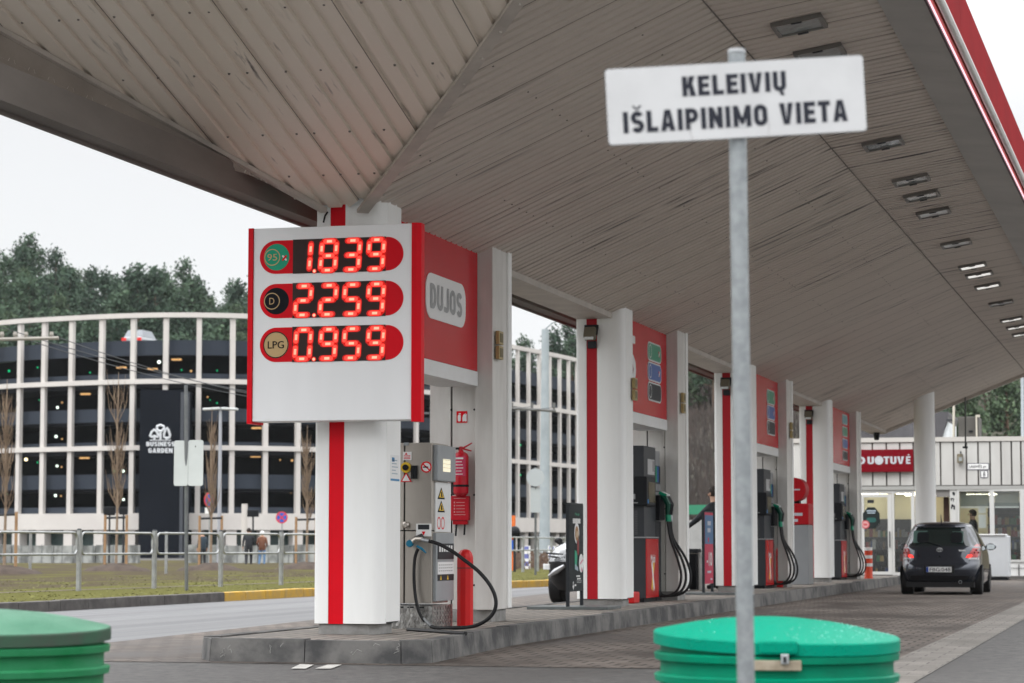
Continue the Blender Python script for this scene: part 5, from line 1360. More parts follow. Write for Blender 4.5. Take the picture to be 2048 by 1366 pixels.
# white SUV standing on the far side, nose to the viewer
SX, SY2 = -9.50, 41.3
suv = thing('parked_car', 'white sport utility car with black grille waiting beyond the second column', 'car', (SX, SY2, 0))
lv = [(.25, .80, .12, 4.0, 4), (.38, .89, .03, 4.1, 4.5), (.55, .92, 0, 4.1, 5), (.75, .925, -.02, 4.1, 5), (.88, .92, .05, 4.1, 4.6), (.97, .90, .22, 4.1, 4.2), (1.04, .88, .50, 4.05, 4), (1.08, .86, .95, 4.0, 4), (1.12, .85, 1.15, 3.95, 4), (1.3, .78, 1.45, 3.85, 4), (1.5, .69, 1.8, 3.7, 4), (1.6, .62, 2.0, 3.5, 3.6), (1.64, .4, 2.2, 3.2, 3)]
def pick_s(x, y, z, i):
    if z < .40: return 1
    if y < .5 and z < .76: return 1
    if z < .55: return 1
    if 1.13 < z < 1.55 and ((abs(x) < .62 and y < 2.2) or (abs(x) > .6 and 1.7 < y < 3.6)): return 2
    if y < .6 and .80 < z < .94 and .45 < abs(x): return 3
    return 0
SUVW = mat('suv_white', (.62, .64, .66), .25, coat=1)
for p, nm, mt in zip(loft(lv, pick_s, 4, 120), ('body', 'lower_grille', 'window', 'headlight'), (SUVW, TRIMB, GLASS, mat('headlight_dark', (.06, .065, .07), .12, coat=1, col2=(.3, .31, .32), ns=9, lo=.5, hi=.6))):
    p.v = [(v[0] + SX, v[1] + SY2, v[2]) for v in p.v]; weld(p.build(nm, mt, suv))
for x in (-.78, .78):
    for y in (.85, 3.35): make_wheel(suv, SX + x, SY2 + y, .345, .225, 1 if x > 0 else -1, SILV)
for s in (-1, 1):
    e = MB(); e.tube([(SX + s * .76, SY2 + .03, .50), (SX + s * .62, SY2 - .03, .58), (SX + s * .46, SY2 - .05, .68)], [.02, .055, .03], 6); e.build('silver_blade', SILV, suv)
    e = MB(); e.tube([(SX + s * .84, SY2 + 1.5, 1.06), (SX + s * .95, SY2 + 1.46, 1.08)], .03, 6); e.sphere((SX + s * .93, SY2 + 1.45, 1.12), .07, 12, 8, (1.1, .6, .75)); e.build('side_mirror', TRIMB, suv)
    for zz, xa, xb in ((.90, .84, .50), (.845, .78, .56)):
        e = MB(); e.tube([(SX + s * xa, SY2 + .17 - (.9 - zz) * 1.2, zz), (SX + s * (xa + xb) / 2, SY2 + .06 - (.9 - zz) * .8, zz - .012), (SX + s * xb, SY2 + .025 - (.9 - zz) * .5, zz - .02)], [.012, .020, .012], 6); e.build('headlight_slit', TRIMB, suv)
    e = MB(); e.obox((SX + s * .80, SY2 + .04, .66), (.12, .06, .10)); e.build('fog_lamp', LENSW, suv, smooth=0, bevel=.01)

# ================================================================== the shop at the far end
SHY = 75.0
CLAD = mat('shop_cladding', (.50, .495, .475), .5, col2=(.43, .42, .40), ns=1.0, stretch=(2, 2, .4))
FRAMEW = mat('white_window_frame', (.52, .52, .505), .45)
shop = thing('shop_building', 'low white clad petrol station shop with glazed front', 'shop', (-6, SHY, 0))
def arc_front(x):                      # facade line: straight, then curving away on the right
    xs_ = -5.0
    if x <= xs_: return Vector((x, SHY))
    a = (x - xs_) / 11.0
    return Vector((xs_ + 11 * math.sin(a), SHY + 11 * (1 - math.cos(a))))
def sx_(px, py=930):
    # position along the facade (developed length) seen at pixel column px
    lo, hi = -14.0, 8.0
    for _ in range(50):
        mid = (lo + hi) / 2; q = arc_front(mid); d = Vector((q.x, q.y, HC)) - Vector((0, 0, HC))
        x = 1024 + F * d.dot(RT) / d.dot(FW)
        if x < px: lo = mid
        else: hi = mid
    return lo
def fpt(x, off=0.0):
    q = arc_front(x); q2 = arc_front(x + .01); t = (q2 - q).normalized(); n_ = Vector((t.y, -t.x)); return q + n_ * off, t
def fbox(mb, x0, x1, z0, z1, d0, d1, mi=0, gap=0.0):     # slab on the facade from d0 (back) to d1 (front)
    n_ = max(1, int((x1 - x0) / 1.5)) if x1 > -5 else 1
    for k in range(n_):
        a, b3 = x0 + (x1 - x0) * k / n_, x0 + (x1 - x0) * (k + 1) / n_
        p0, _ = fpt(a, d0); p1, _ = fpt(b3, d0); q0, _ = fpt(a, d1); q1, _ = fpt(b3, d1)
        mb.prism([q0, q1, p1, p0], z0, z1, mi)
    return mb
gro = [sx_(p) for p in (1695, 1721, 1747, 1775, 1802)] + [sx_(p) for p in (1829, 1856, 1883.5, 1910, 1935.5, 1959, 1983, 2005, 2026, 2045, 2063, 2080)]
gro = [gro[0] - 1.0 * k for k in range(2, 0, -1)] + gro
cl_ = MB()
for a, b3 in zip(gro[:-1], gro[1:]): fbox(cl_, a + .025, b3 - .025, 2.86, 4.17, -.06, .0)
cl_.build('cladding', CLAD, shop, smooth=0)
bk = MB(); fbox(bk, gro[0], gro[-1], 2.84, 4.2, -.3, -.062); bk.build('cladding_backing', mat('groove_dark', (.14, .13, .12), .8), shop, smooth=0)
bk = MB(); fbox(bk, gro[0], gro[-1], 4.19, 4.33, -.35, .05); bk.build('parapet_cap', mat('parapet_cap', (.48, .46, .43), .5), shop, smooth=0)
bk = MB(); fbox(bk, gro[0], gro[-1], 2.72, 2.835, -.3, .02); bk.build('lintel_band', mat('lintel_grey', (.33, .33, .315), .5), shop, smooth=0)
sh = MB(); GL = gro[0]; sh.box(GL, GL + .2, SHY + .1, SHY + 9, 0, 4.1); sh.box(GL, 5, SHY + 9, SHY + 9.2, 0, 4.1); sh.box(GL, 5, SHY + .5, SHY + 9.2, 4.101, 4.2)
sh.build('wall', CLAD, shop, smooth=0)
inn = MB(); inn.box(GL + .2, 4.5, SHY + 6.5, SHY + 6.6, 0.12, 2.72, 0); inn.box(GL + .2, 4.5, SHY + .12, SHY + 6.6, 2.72, 2.78, 0); inn.box(GL + .2, 4.5, SHY + .12, SHY + 6.6, .0, .12, 1)
inn.build('interior', [mat('interior_cream', (.62, .57, .42), .7), mat('interior_floor', (.10, .09, .085), .5)], shop, smooth=0)
# glazed part
D0, D1 = sx_(1722), sx_(1785); D2, D3 = sx_(1788), sx_(1823)
dz = 2.60
fr_ = MB()
for a, b3 in ((GL + .02, GL + .1), (D1 + .0, D1 + .06), (D3, D3 + .1), (D0 - .09, D0)): fbox(fr_, a, b3, .1, 2.72, -.14, -.02)
fbox(fr_, GL + .1, D3, 2.61, 2.72, -.13, -.03); fbox(fr_, D2 - .02, D3, .1, .2, -.13, -.03)
fr_.build('door_frame', FRAMEW, shop, smooth=0)
SHGL = mat('shop_glass', (.9, .95, .93), .03, trans=1.0)
dr = MB(); a, b3 = D0 + .01, D1 - .01
for x0, x1, z0, z1 in ((a, a + .09, .13, dz - .005), (b3 - .13, b3, .13, dz - .005), (a + .09, b3 - .13, .13, .22), (a + .09, b3 - .13, 2.50, dz - .005)): fbox(dr, x0, x1, z0, z1, -.1, -.04)
door = dr.build('door', FRAMEW, shop, smooth=0)
dr = MB(); fbox(dr, a + .09, b3 - .13, .22, 2.5, -.075, -.065); dr.build('door_glass', SHGL, door, smooth=0)
dr = MB(); p, _ = fpt(b3 - .07, .02); dr.cyl((p.x, p.y, .95), (p.x, p.y, 1.45), .018, 8); dr.build('handle', CHAR, door)
dr = MB(); p, _ = fpt(sx_(1743), -.035); oz = onY(1743, 1036, SHY).z
oc = [(.28 * c, .36 * s) for c, s in [(math.cos(R(22.5 + 45 * k)), math.sin(R(22.5 + 45 * k))) for k in range(8)]]
dr.plate(oc, (p.x, p.y, oz), *FY, .008, 0); dr.box(p.x - .14, p.x + .14, p.y - .004, p.y - .002, oz + .2, oz + .24, 1); dr.box(p.x - .12, p.x + .12, p.y - .004, p.y - .002, oz + .14, oz + .17, 1); dr.plate(pill(.3, .14, 5), (p.x, p.y - .003, oz - .06), *FY, .001, 2)
dr.build('door_poster', [mat('poster_black', (.012, .018, .018), .4), mat('pale_print', (.35, .42, .48), .5), mat('poster_teal', (.02, .09, .08), .5)], door, smooth=0)
dr = MB(); p, _ = fpt(sx_(1731), -.034); dr.plate(disc(.13, 20), (p.x, p.y - .005, onY(1731, 1049, SHY).z), *FY, .003, 0); ring(dr, (p.x, p.y - .007, onY(1731, 1049, SHY).z), FY, .10, .13, 20, 1); dr.box(p.x - .06, p.x + .06, p.y - .009, p.y - .0075, onY(1731, 1049, SHY).z - .03, onY(1731, 1049, SHY).z + .03, 1); dr.build('round_sticker', [mat('faded_print', (.6, .3, .3), .5), mat('pale_red', (.45, .08, .09), .5)], door, smooth=0)
dr = MB(); p, _ = fpt(sx_(1742), -.036); dr.box(p.x - .1, p.x + .1, p.y - .004, p.y, onY(1742, 1003, SHY).z - .05, onY(1742, 1003, SHY).z + .05); dr.build('small_sticker', CHAR, door, smooth=0)
sl = MB(); fbox(sl, D2, D3, .2, 2.6, -.08, -.07); sl.build('side_light', SHGL, shop, smooth=0)
# right hand windows
def window(px0, px1, name, blind=True):
    x0, x1 = sx_(px0), sx_(px1); z0, z1 = .52, 2.72
    f = MB()
    fbox(f, x0, x0 + .07, z0, z1, -.14, .0); fbox(f, x1 - .07, x1, z0, z1, -.14, .0); fbox(f, x0 + .07, x1 - .07, z0, z0 + .07, -.14, .0); fbox(f, x0 + .07, x1 - .07, z1 - .05, z1, -.14, .0)
    wf = f.build('window', FRAMEW, shop, smooth=0)
    g2 = MB(); fbox(g2, x0 + .07, x1 - .07, z0 + .07, z1 - .05, -.09, -.08); g2.build('pane', SHGL, wf, smooth=0)
    if blind:
        g2 = MB()
        for k in range(11): fbox(g2, x0 + .09, x1 - .09, z1 - .10 - k * .04, z1 - .066 - k * .04, -.16, -.145)
        fbox(g2, x0 + .09, x1 - .09, z1 - .56, z1 - .51, -.165, -.14, 1)
        g2.build('blind', [mat('blind_grey', (.20, .22, .21), .6), PAPER], wf, smooth=0)
    return wf
w0 = window(1915, 1985, 'window'); w1 = window(1985, 2046, 'window'); w2 = window(2046, 2105, 'window')
for (x0, x1, y0, y1) in ((1957, 1972, 1009, 1026), (1957, 1972, 1029, 1056)):
    a, b3 = sx_(x0), sx_(x1); g2 = MB(); fbox(g2, a, b3, onY(1960, y1, SHY).z, onY(1960, y0, SHY).z, -.20, -.19); g2.build('window_poster', PAPER, w0, smooth=0)
wl_ = MB(); fbox(wl_, sx_(1873), sx_(2105), .1, .515, -.2, -.01)
for k in range(3): pass
wl_.build('sill_wall', mat('white_block_wall', (.68, .68, .67), .6), shop, smooth=0)
jt = MB()
for px in (2036, 2060): fbox(jt, sx_(px), sx_(px) + .03, .1, .45, -.008, -.004)
fbox(jt, sx_(2020), sx_(2100), .33, .345, -.008, -.003); jt.build('block_joint', SEAM, shop, smooth=0)
bs = MB(); fbox(bs, sx_(1700), sx_(2105), 0, .098, -.3, .02); bs.build('base_kerb', mat('shop_base', (.10, .095, .09), .8), shop, smooth=0)
# narrow panel with black marks and the dark recess beside the round column
np_ = MB(); fbox(np_, sx_(1901), sx_(1914.5), .52, 2.72, -.15, -.015); pn = np_.build('wall_panel', FRAMEW, shop, smooth=0)
random.seed(5); mk2 = MB()
for k, py in enumerate((988, 1000, 1013, 1016)):
    z = onY(1907, py, SHY).z; xx = sx_(1907)
    for j in range(4):
        a = xx + random.uniform(-.06, .04); fbox(mk2, a, a + random.uniform(.02, .05), z + random.uniform(-.05, .02), z + random.uniform(.03, .07), -.014, -.010 + .0004 * j)
mk2.build('black_lettering', NAVY, pn, smooth=0)
rc_ = MB(); fbox(rc_, sx_(1886), sx_(1897), .52, 2.5, -.5, -.4); rc_.build('brown_door_edge', mat('brown_door', (.055, .028, .02), .5), shop, smooth=0)
rc_ = MB(); fbox(rc_, sx_(1873), sx_(1901), 2.5, 2.72, -.16, -.05); rc_.build('recess_head', mat('recess_grey', (.2, .19, .18), .6), shop, smooth=0)

# red shop sign
sg = thing('shop_sign', 'long dark red shop sign with white lettering ending in UOTUVĖ', 'sign', (-9, SHY - .1, 3.28))
s1 = sx_(1829.5); p1_ = onY(1780, 944, SHY - .1).z; p2_ = onY(1780, 899, SHY - .1).z
b2 = MB(); b2.box(s1 - 2.62, s1, SHY - .16, SHY - .005, p1_, p2_); b2.build('panel', mat('shop_sign_red_shaded', (.15, .002, .008), .6, spec=.1), sg, smooth=0, bevel=.01)  # red darkened to hold the canopy's shade
zt3, zb3 = onY(1780, 913, SHY - .16).z, onY(1780, 928, SHY - .16).z; zc = (zt3 + zb3) / 2; hh = zt3 - zb3
WL_ = mat('sign_letters_white_shaded', (.44, .46, .49), .5)  # white dimmed in its colour for the same shade
lm = MB()
def L_(ch, pxa, pxb, hx=1.0, up=0): a, b3 = onY(pxa, 920, SHY - .165).x, onY(pxb, 920, SHY - .165).x; block_text(lm, ch, ((a + b3) / 2, SHY - .165, zc + up), FY, b3 - a, hh * hx, .21)
L_('U', 1735, 1748); L_('T', 1767, 1779); L_('U', 1780.5, 1793); L_('V', 1794.5, 1808); L_('E', 1812, 1821)
L_('D', 1716.5, 1730.5)
lm.plate(disc(.022, 10), (onY(1817, 908, SHY - .165).x, SHY - .165, onY(1817, 909.5, SHY - .165).z), *FY, .001)
xo = onY(1758, 920, SHY - .165).x; lm.plate(disc(hh * .58, 24), (xo, SHY - .165, zc), *FY, .002)
for k, ch in enumerate('RAP'): L_(ch, 1702.5 - 14 * k, 1713.5 - 14 * k)
lm.build('lettering', WL_, sg, smooth=0)
hp3 = MB(); hr = hh * .16
hp3.plate([(0, -.05), (.05, .0), (.04, .03), (.02, .035), (0, .02), (-.02, .035), (-.04, .03), (-.05, .0)], (xo, SHY - .168, zc), *FY, .001)
hp3.build('letter_emblem', mat('emblem_pale', (.5, .5, .54), .5), sg, smooth=0)
# street name plate, number, lantern, hanging lamp
def fplate(px0, px1, py0, py1, off=.01):
    a, b3 = sx_(px0), sx_(px1); q, t = fpt((a + b3) / 2, off); z1, z0 = onY((px0 + px1) / 2, py0, q.y).z, onY((px0 + px1) / 2, py1, q.y).z
    return Vector((q.x, q.y, (z0 + z1) / 2)), Vector((t.x, t.y, 0)), b3 - a, z1 - z0
def wall_sign(px, py, text, label, tw, th, name):
    c, t, w, h = fplate(*px, *py); up = Vector((0, 0, 1)); n_ = t.cross(up)
    o = thing(name, label, 'sign', c)
    b2 = MB(); b2.plate(pill(w, h, 4, .03), c + n_ * .004, t, up, .012); b2.build('border', mat('plate_border', (.10, .10, .12), .5), o, smooth=0)
    b2 = MB(); b2.plate(pill(w - .05, h - .05, 4, .02), c + n_ * .007, t, up, .002); b2.build('plate', PAPER, o, smooth=0)
    put = MB(); put_text(put, text, c + n_ * .010, (t, up), w * tw, h * th, .02); put.build('lettering', NAVY, o, smooth=0)
wall_sign((1936.5, 1981), (926, 940), 'LAISVĖS pr.', 'white street name plate reading LAISVĖS pr. on the shop front', .82, .58, 'street_name_plate')
wall_sign((1963, 1978.5), (940.5, 956), '8', 'small square house number plate 8 under the street name plate', .28, .66, 'house_number_plate')
c, t, w, h = fplate(1918, 1931, 906, 927)
ln = thing('wall_lantern', 'small brown wall lantern between cladding panels of the shop front', 'wall lamp', c)
b2 = MB(); b2.box(c.x - .1, c.x + .07, c.y - .2, c.y - .03, c.z - .15, c.z + .13); b2.build('lamp_body', mat('lantern_brown', (.22, .19, .13), .5, col2=(.08, .07, .05), ns=6), ln, smooth=0, bevel=.02)
b2 = MB(); b2.box(c.x - .05, c.x + .05, c.y - .204, c.y - .201, c.z - .09, c.z + .03); b2.build('lamp_glass', LENS, ln, smooth=0)
b2 = MB(); b2.tube([(c.x, c.y - .08, c.z + .13), (c.x, c.y - .02, c.z + .2), (c.x, c.y + .0, c.z + .2)], .02, 6); b2.build('bracket', CHAR, ln)
pr_ = thing('hanging_rod', 'thin dark rod hanging from the canopy edge with a lamp end before the shop', 'rod', onY(1931, 776, 68.5))
a, b3 = onY(1930.5, 774, 68.5), onY(1931, 888, 68.5)
b2 = MB(); b2.tube([a, b3], .022, 8); b2.build('rod', mat('rod_grey', (.09, .095, .09), .5), pr_)
b2 = MB(); b2.tube([b3, b3 - Vector((0, 0, .09))], .028, 8); b2.tube([b3 - Vector((.08, 0, .09)), b3 - Vector((-.06, 0, .1))], .03, 8); b2.build('lamp_end', CHAR, pr_)
# things on the roof
rt_ = thing('roof_cowl', 'dark grey curved roof cowl with a white end behind the shop parapet', 'roof', (-6.5, SHY + 3, 4.2))
YR_ = SHY + 3
def ry(px, py): return onY(px, py, YR_)
b2 = MB(); prof = [ry(1700, 880), ry(1882, 880), ry(1889, 858), ry(1897, 829), ry(1896, 824), ry(1780, 822), ry(1700, 835)]
vs = [Vector(p) for p in prof] + [Vector((p.x, p.y + 4, p.z)) for p in prof]; n_ = len(prof)
b2.add(vs, [tuple(range(n_)), tuple(reversed(range(n_, 2 * n_)))] + [(i, n_ + i, n_ + (i + 1) % n_, (i + 1) % n_) for i in range(n_)])
b2.build('cowl_skin', mat('cowl_grey', (.085, .082, .088), .55, col2=(.055, .053, .058), ns=1.2), rt_, smooth=0)
b2 = MB(); prof = [ry(1882.5, 880), ry(1898, 880), ry(1898, 845), ry(1895, 843), ry(1889.5, 858)]; n_ = len(prof)
vs = [p + Vector((0, .1, 0)) for p in prof] + [Vector((p.x, p.y + 3, p.z)) for p in prof]
b2.add(vs, [tuple(range(n_)), tuple(reversed(range(n_, 2 * n_)))] + [(i, n_ + i, n_ + (i + 1) % n_, (i + 1) % n_) for i in range(n_)]); b2.build('white_end', mat('cowl_white', (.62, .65, .66), .4), rt_, smooth=0)
b2 = MB(); b2.tube([ry(1893, 840), ry(1908, 840)], .03, 6); b2.build('arm', CHAR, rt_)
a, b3 = onY(1907.5, 878, SHY + 1.5), onY(1907.5, 788, SHY + 1.5)
pl2 = MB(); pl2.tube([a - Vector((0, 0, .2)), b3], [.042, .036], 8)
tag(pl2.build('roof_pole', mat('cream_pole', (.48, .45, .38), .5), None), 'slim cream pole standing on the shop roof left of the brown box', 'pole')
bx = thing('roof_unit', 'brown ventilation box with a pale corner post on the shop roof', 'ventilation unit', onY(1937, 878, SHY + 1.2))
a, b3 = onY(1917, 880, SHY + 1.2), onY(1957, 833, SHY + 1.2)
b2 = MB(); b2.box(a.x, b3.x, SHY + 1.2, SHY + 2.6, 4.15, b3.z); b2.build('casing', mat('unit_brown', (.085, .08, .072), .6, col2=(.06, .056, .05), ns=2), bx, smooth=0, bevel=.02)
c = onY(1953.5, 833, SHY + 1.15); b2 = MB(); b2.box(c.x - .035, c.x + .01, SHY + 1.13, SHY + 1.19, 4.15, c.z); b2.box(c.x - .035, c.x + .09, SHY + 1.12, SHY + 1.3, c.z - .02, c.z + .05); b2.build('corner_post', mat('cream_pole', (.48, .45, .38), .5), bx, smooth=0)
c = onY(1942, 863, SHY + 1.2); b2 = MB(); b2.box(c.x - .06, c.x + .06, SHY + 1.17, SHY + 1.195, c.z - .03, c.z + .03); b2.build('vent', BLACK, bx, smooth=0)
a = onY(2045, 880, SHY + 2); b3 = onY(2044.5, 700, SHY + 2)
pl2 = MB(); pl2.tube([Vector((a.x, a.y, 4.1)), b3], .05, 8); tag(pl2.build('mast', mat('mast_grey', (.36, .40, .42), .5), None), 'grey mast on the shop roof at the right edge of the picture', 'mast')
# round column at the end of the canopy
c0, c1 = onY(1828, 1000, 63.2), onY(1871, 1000, 63.2); cr_ = (c1.x - c0.x) / 2 * .98
rcx = (c0.x + c1.x) / 2
rcol = thing('round_column', 'thick round white column carrying the far end of the canopy', 'column', (rcx, 63.4, 0))
b2 = MB(); b2.lathe([(cr_, .12), (cr_, 5.6)], (rcx, 63.4, 0), 40); b2.build('shaft', WHITE, rcol)
b2 = MB(); b2.lathe([(cr_ + .03, 0), (cr_ + .03, .118)], (rcx, 63.4, 0), 40); b2.build('base', CONC, rcol)
# white cabinet by the window
ca0, ca1 = onY(1950, 1153, 72.6), onY(2017.5, 1068, 72.6)
cab = thing('storage_cabinet', 'white metal storage cabinet standing under the shop windows right of the car', 'cabinet', ((ca0.x + ca1.x) / 2, 72.9, 0))
b2 = MB(); b2.box(ca0.x - .3, ca1.x, 72.6, 73.5, .10, ca1.z - .05); b2.build('case', mat('cabinet_white', (.60, .62, .64), .45, col2=(.55, .57, .59), ns=1), cab, smooth=0, bevel=.03)
b2 = MB(); b2.box(ca0.x - .33, ca1.x - .08, 72.56, 73.52, ca1.z - .045, ca1.z); b2.build('lid', WHITE2, cab, smooth=0, bevel=.015)
b2 = MB(); b2.box(ca1.x - 1.02, ca1.x - .74, 72.585, 72.598, .16, .2); b2.build('vent', BLACK, cab, smooth=0)
b2 = MB(); b2.box(ca0.x - .25, ca1.x - .05, 72.7, 73.4, .0, .098); b2.build('foot', CHAR, cab, smooth=0)
# shelves and goods inside
random.seed(31)
GOODS = [mat('goods_' + n_, c, .5) for n_, c in (('red', (.16, .03, .025)), ('green', (.04, .11, .05)), ('yellow', (.24, .17, .06)), ('blue', (.04, .06, .14)), ('white', (.24, .24, .23)), ('brown', (.08, .05, .03)), ('dark', (.02, .02, .023)))]
SHLAB = ['shop shelf with packed goods behind the glass door', 'shop shelf with bright goods behind the side light', 'shop shelf with drinks behind the window right of the dark figure', 'dark shop shelf behind the white cabinet at the right window']
for i, (px, dy, wd, hh) in enumerate(((1745, 1.8, 1.3, 1.75), (1806, 2.6, 1.1, 1.75), (2015, 1.5, 1.2, 2.25), (2060, 1.7, 1.0, 2.2))):
    xc = onY(px, 1080, SHY + dy).x
    t = thing('shelf_rack', SHLAB[i], 'shelf', (xc, SHY + dy, .12), 'shelves inside the shop')
    f = MB(); [f.box(xc - wd / 2, xc + wd / 2, SHY + dy - .2, SHY + dy + .2, .12 + k * .38, .145 + k * .38) for k in range(int(hh / .38) + 1)]
    f.box(xc - wd / 2, xc + wd / 2, SHY + dy + .17, SHY + dy + .2, .15, hh + .1); f.build('rack', mat('rack_dark', (.04, .04, .042), .5), t, smooth=0)
    gd_ = MB()
    for k in range(int(hh / .38)):
        x = xc - wd / 2 + .02
        while x < xc + wd / 2 - .1:
            w = random.uniform(.05, .13); h = random.uniform(.14, .32); cidx = random.choice([0, 1, 2, 3, 4, 5, 6, 6, 6, 5]) if k < 3 else random.choice([0, 1, 2, 4, 0, 2])
            gd_.box(x, x + w - .006, SHY + dy - .17, SHY + dy + .1, .146 + k * .38, .146 + k * .38 + h, cidx); x += w
    gd_.build('goods', GOODS, t, smooth=0)['kind'] = 'stuff'
# lit shop lamps
SL = mat('shop_lamp', (.8, .8, .75), .5, emit=(1, .93, .74), es=8.0)
for i, (x, y) in enumerate(((-9.0, 3), (-7.4, 3), (-9.0, 5.8), (-7.4, 5.8), (-5.4, 5.6), (-3.4, 5.6))):
    b2 = MB(); b2.box(x - .5, x + .5, SHY + y - .1, SHY + y + .1, 2.66, 2.71)
    tag(b2.build('ceiling_lamp', SL, None, smooth=0), 'lit ceiling lamp inside the shop seen through the glazed front', 'lamp', 'lamps inside the shop')

# ================================================================== parking building with the curved white grid
FAC = mat('facade_precast', (.56, .53, .495), .6, col2=(.51, .48, .45), ns=.4)
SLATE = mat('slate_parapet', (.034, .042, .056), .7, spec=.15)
INDK = mat('garage_shade', (.007, .008, .010), .9, spec=.05)  # near-black here and on the decks stands in for the deep shade inside
PDK = mat('deck_shade', (.016, .017, .02), .95, spec=.05)
park = thing('parking_building', 'curved parking building with white concrete grid and dark open decks', 'building', camw(-22, 200))
prof = [(-140, 658), (0, 640), (129, 631.4), (264, 625.5), (380, 624.3), (490, 626.6), (600, 631.5), (700, 638.5), (800, 648.5), (910, 665), (1020, 688), (1083, 700.5), (1146, 714), (1210, 731), (1280, 752)]
def cr_interp(x):
    for i in range(len(prof) - 1):
        if prof[i][0] <= x <= prof[i + 1][0]:
            p0 = prof[max(i - 1, 0)]; p1, p2 = prof[i], prof[i + 1]; p3 = prof[min(i + 2, len(prof) - 1)]
            t = (x - p1[0]) / (p2[0] - p1[0])
            m1 = (p2[1] - p0[1]) / (p2[0] - p0[0]) * (p2[0] - p1[0]); m2 = (p3[1] - p1[1]) / (p3[0] - p1[0]) * (p2[0] - p1[0])
            return (2 * t ** 3 - 3 * t * t + 1) * p1[1] + (t ** 3 - 2 * t * t + t) * m1 + (-2 * t ** 3 + 3 * t * t) * p2[1] + (t ** 3 - t * t) * m2
    return prof[-1][1]
path = []
for px in range(-140, 1281, 4):
    D = 190 * 464.7 / (1089 - cr_interp(px)); path.append((px, Vector(camw((px - 1024) / F * D, D).xy)))
def pos(px):
    i = max(0, min(len(path) - 2, int((px + 140) / 4))); t = (px - path[i][0]) / 4
    p = path[i][1].lerp(path[i + 1][1], t); d = (path[min(i + 3, len(path) - 1)][1] - path[max(i - 2, 0)][1]).normalized()
    return p, d
colx = [-120, -69, -19, 32, 81, 136, 197, 261, 328, 396, 465, 533, 599]
# carry on at an even spacing along the wall
def adv(px, dist):
    p, _ = pos(px); x = px; acc = 0
    while x < 1276 and acc < dist:
        q, _ = pos(x + 1); acc += (q - p).length; p = q; x += 1
    return x
x = 599
while x < 1270: x = adv(x, 2.62); colx.append(x)
ZL = [19.30, 18.9, 14.1, 13.66, 8.85, 8.45, 3.56]
def wallrun(z0, z1, d0, d1, name, mt, x0=-140, x1=1280, parent=None):
    mb = MB(); xs_ = list(range(x0, x1 + 1, 12))
    rows = []
    for px in xs_:
        p, d = pos(px); n_ = Vector((-d.y, d.x))
        if n_.dot(Vector(FW.xy)) < 0: n_ = -n_
        rows.append([(*(p + n_ * d0), z0), (*(p + n_ * d1), z0), (*(p + n_ * d1), z1), (*(p + n_ * d0), z1)])
    for a, b3 in zip(rows[:-1], rows[1:]): mb.add(a + b3, [(0, 1, 5, 4), (1, 2, 6, 5), (2, 3, 7, 6), (3, 0, 4, 7)])
    mb.add(rows[0], [(3, 2, 1, 0)]); mb.add(rows[-1], [(0, 1, 2, 3)])
    return mb.build(name, mt, parent or park, smooth=0)
for z0, z1 in ((18.92, 19.3), (13.68, 14.06), (8.45, 8.83)): wallrun(z0, z1, 0, .36, 'facade_beam', FAC)
wallrun(2.2, 3.5, .02, .8, 'base_band', FAC)
wallrun(3.5, 4.0, .75, 1.1, 'parapet', SLATE)
for k, (z0, z1) in enumerate(((16.0, 17.2), (14.0, 14.55), (10.75, 11.8), (8.8, 9.15), (5.45, 6.6))): wallrun(z0, z1, .95, 1.15, 'parapet', SLATE)
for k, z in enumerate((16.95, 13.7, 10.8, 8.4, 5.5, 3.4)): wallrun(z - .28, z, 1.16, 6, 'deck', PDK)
wallrun(0, 16.66, 6.05, 6.3, 'back_wall', INDK)  # closes the decks early, its colour standing for their dark depth
wallrun(.0, 2.2, 1.0, 1.2, 'ground_floor_glazing', mat('dark_green_glass', (.035, .06, .055), .15, col2=(.02, .03, .03), ns=.3))
fc = 0
for px in colx:
    p, d = pos(px); n_ = Vector((-d.y, d.x))
    if n_.dot(Vector(FW.xy)) < 0: n_ = -n_
    ang = math.atan2(d.y, d.x); c = p + n_ * (.34 if px < 610 else .14)
    mb = MB(); mb.obox((c.x, c.y, (3.4 if px != 328 else 12.6) / 2 + 18.88 / 2), (.40, .34 if px < 610 else .26, 18.88 - (3.4 if px != 328 else 12.6)), ang); mb.build('facade_column', FAC, park, smooth=0)
    c2 = p + n_ * .6
    mb = MB(); mb.obox((c2.x, c2.y, 1.1), (.85, .9 if px < 610 else .5, 2.19), ang); mb.build('ground_pier', FAC, park, smooth=0)
# dark lift tower with the emblem and lettering
p, d = pos(324); n_ = Vector((-d.y, d.x))
if n_.dot(Vector(FW.xy)) < 0: n_ = -n_
a, b3 = atD(279, 900, 187.5), atD(371, 900, 187.5)
ax = (Vector((b3.x, b3.y, 0)) - Vector((a.x, a.y, 0))); wt = ax.length; ax.normalize(); bkd = Vector((-ax.y, ax.x, 0))
if bkd.dot(FW) < 0: bkd = -bkd
ztw = atD(320, 779, 187.5).z
tw = MB(); o_ = Vector((a.x, a.y, 0))
poly = [o_, o_ + ax * wt, o_ + ax * wt + bkd * 4, o_ + bkd * 4]
tw.prism([(q.x, q.y) for q in poly], 0, ztw); tower = tw.build('lift_tower', mat('tower_black', (.007, .009, .013), .85, col2=(.009, .011, .016), ns=.4, spec=.05), park, smooth=0)
st = MB()
for px in (364.5, 374):
    q = atD(px, 900, 187.4); st.box(q.x - .14, q.x + .14, q.y - .1, q.y + .1, 0, ztw - .2)
st.build('tower_fin', mat('tower_fin_grey', (.05, .055, .065), .5), tower, smooth=0)
def tpt(px, py): q = atD(px, py, 187.35); return q
SGW = mat('emblem_white', (.62, .64, .66), .5)
sw = MB(); axes = (ax, Vector((0, 0, 1)))
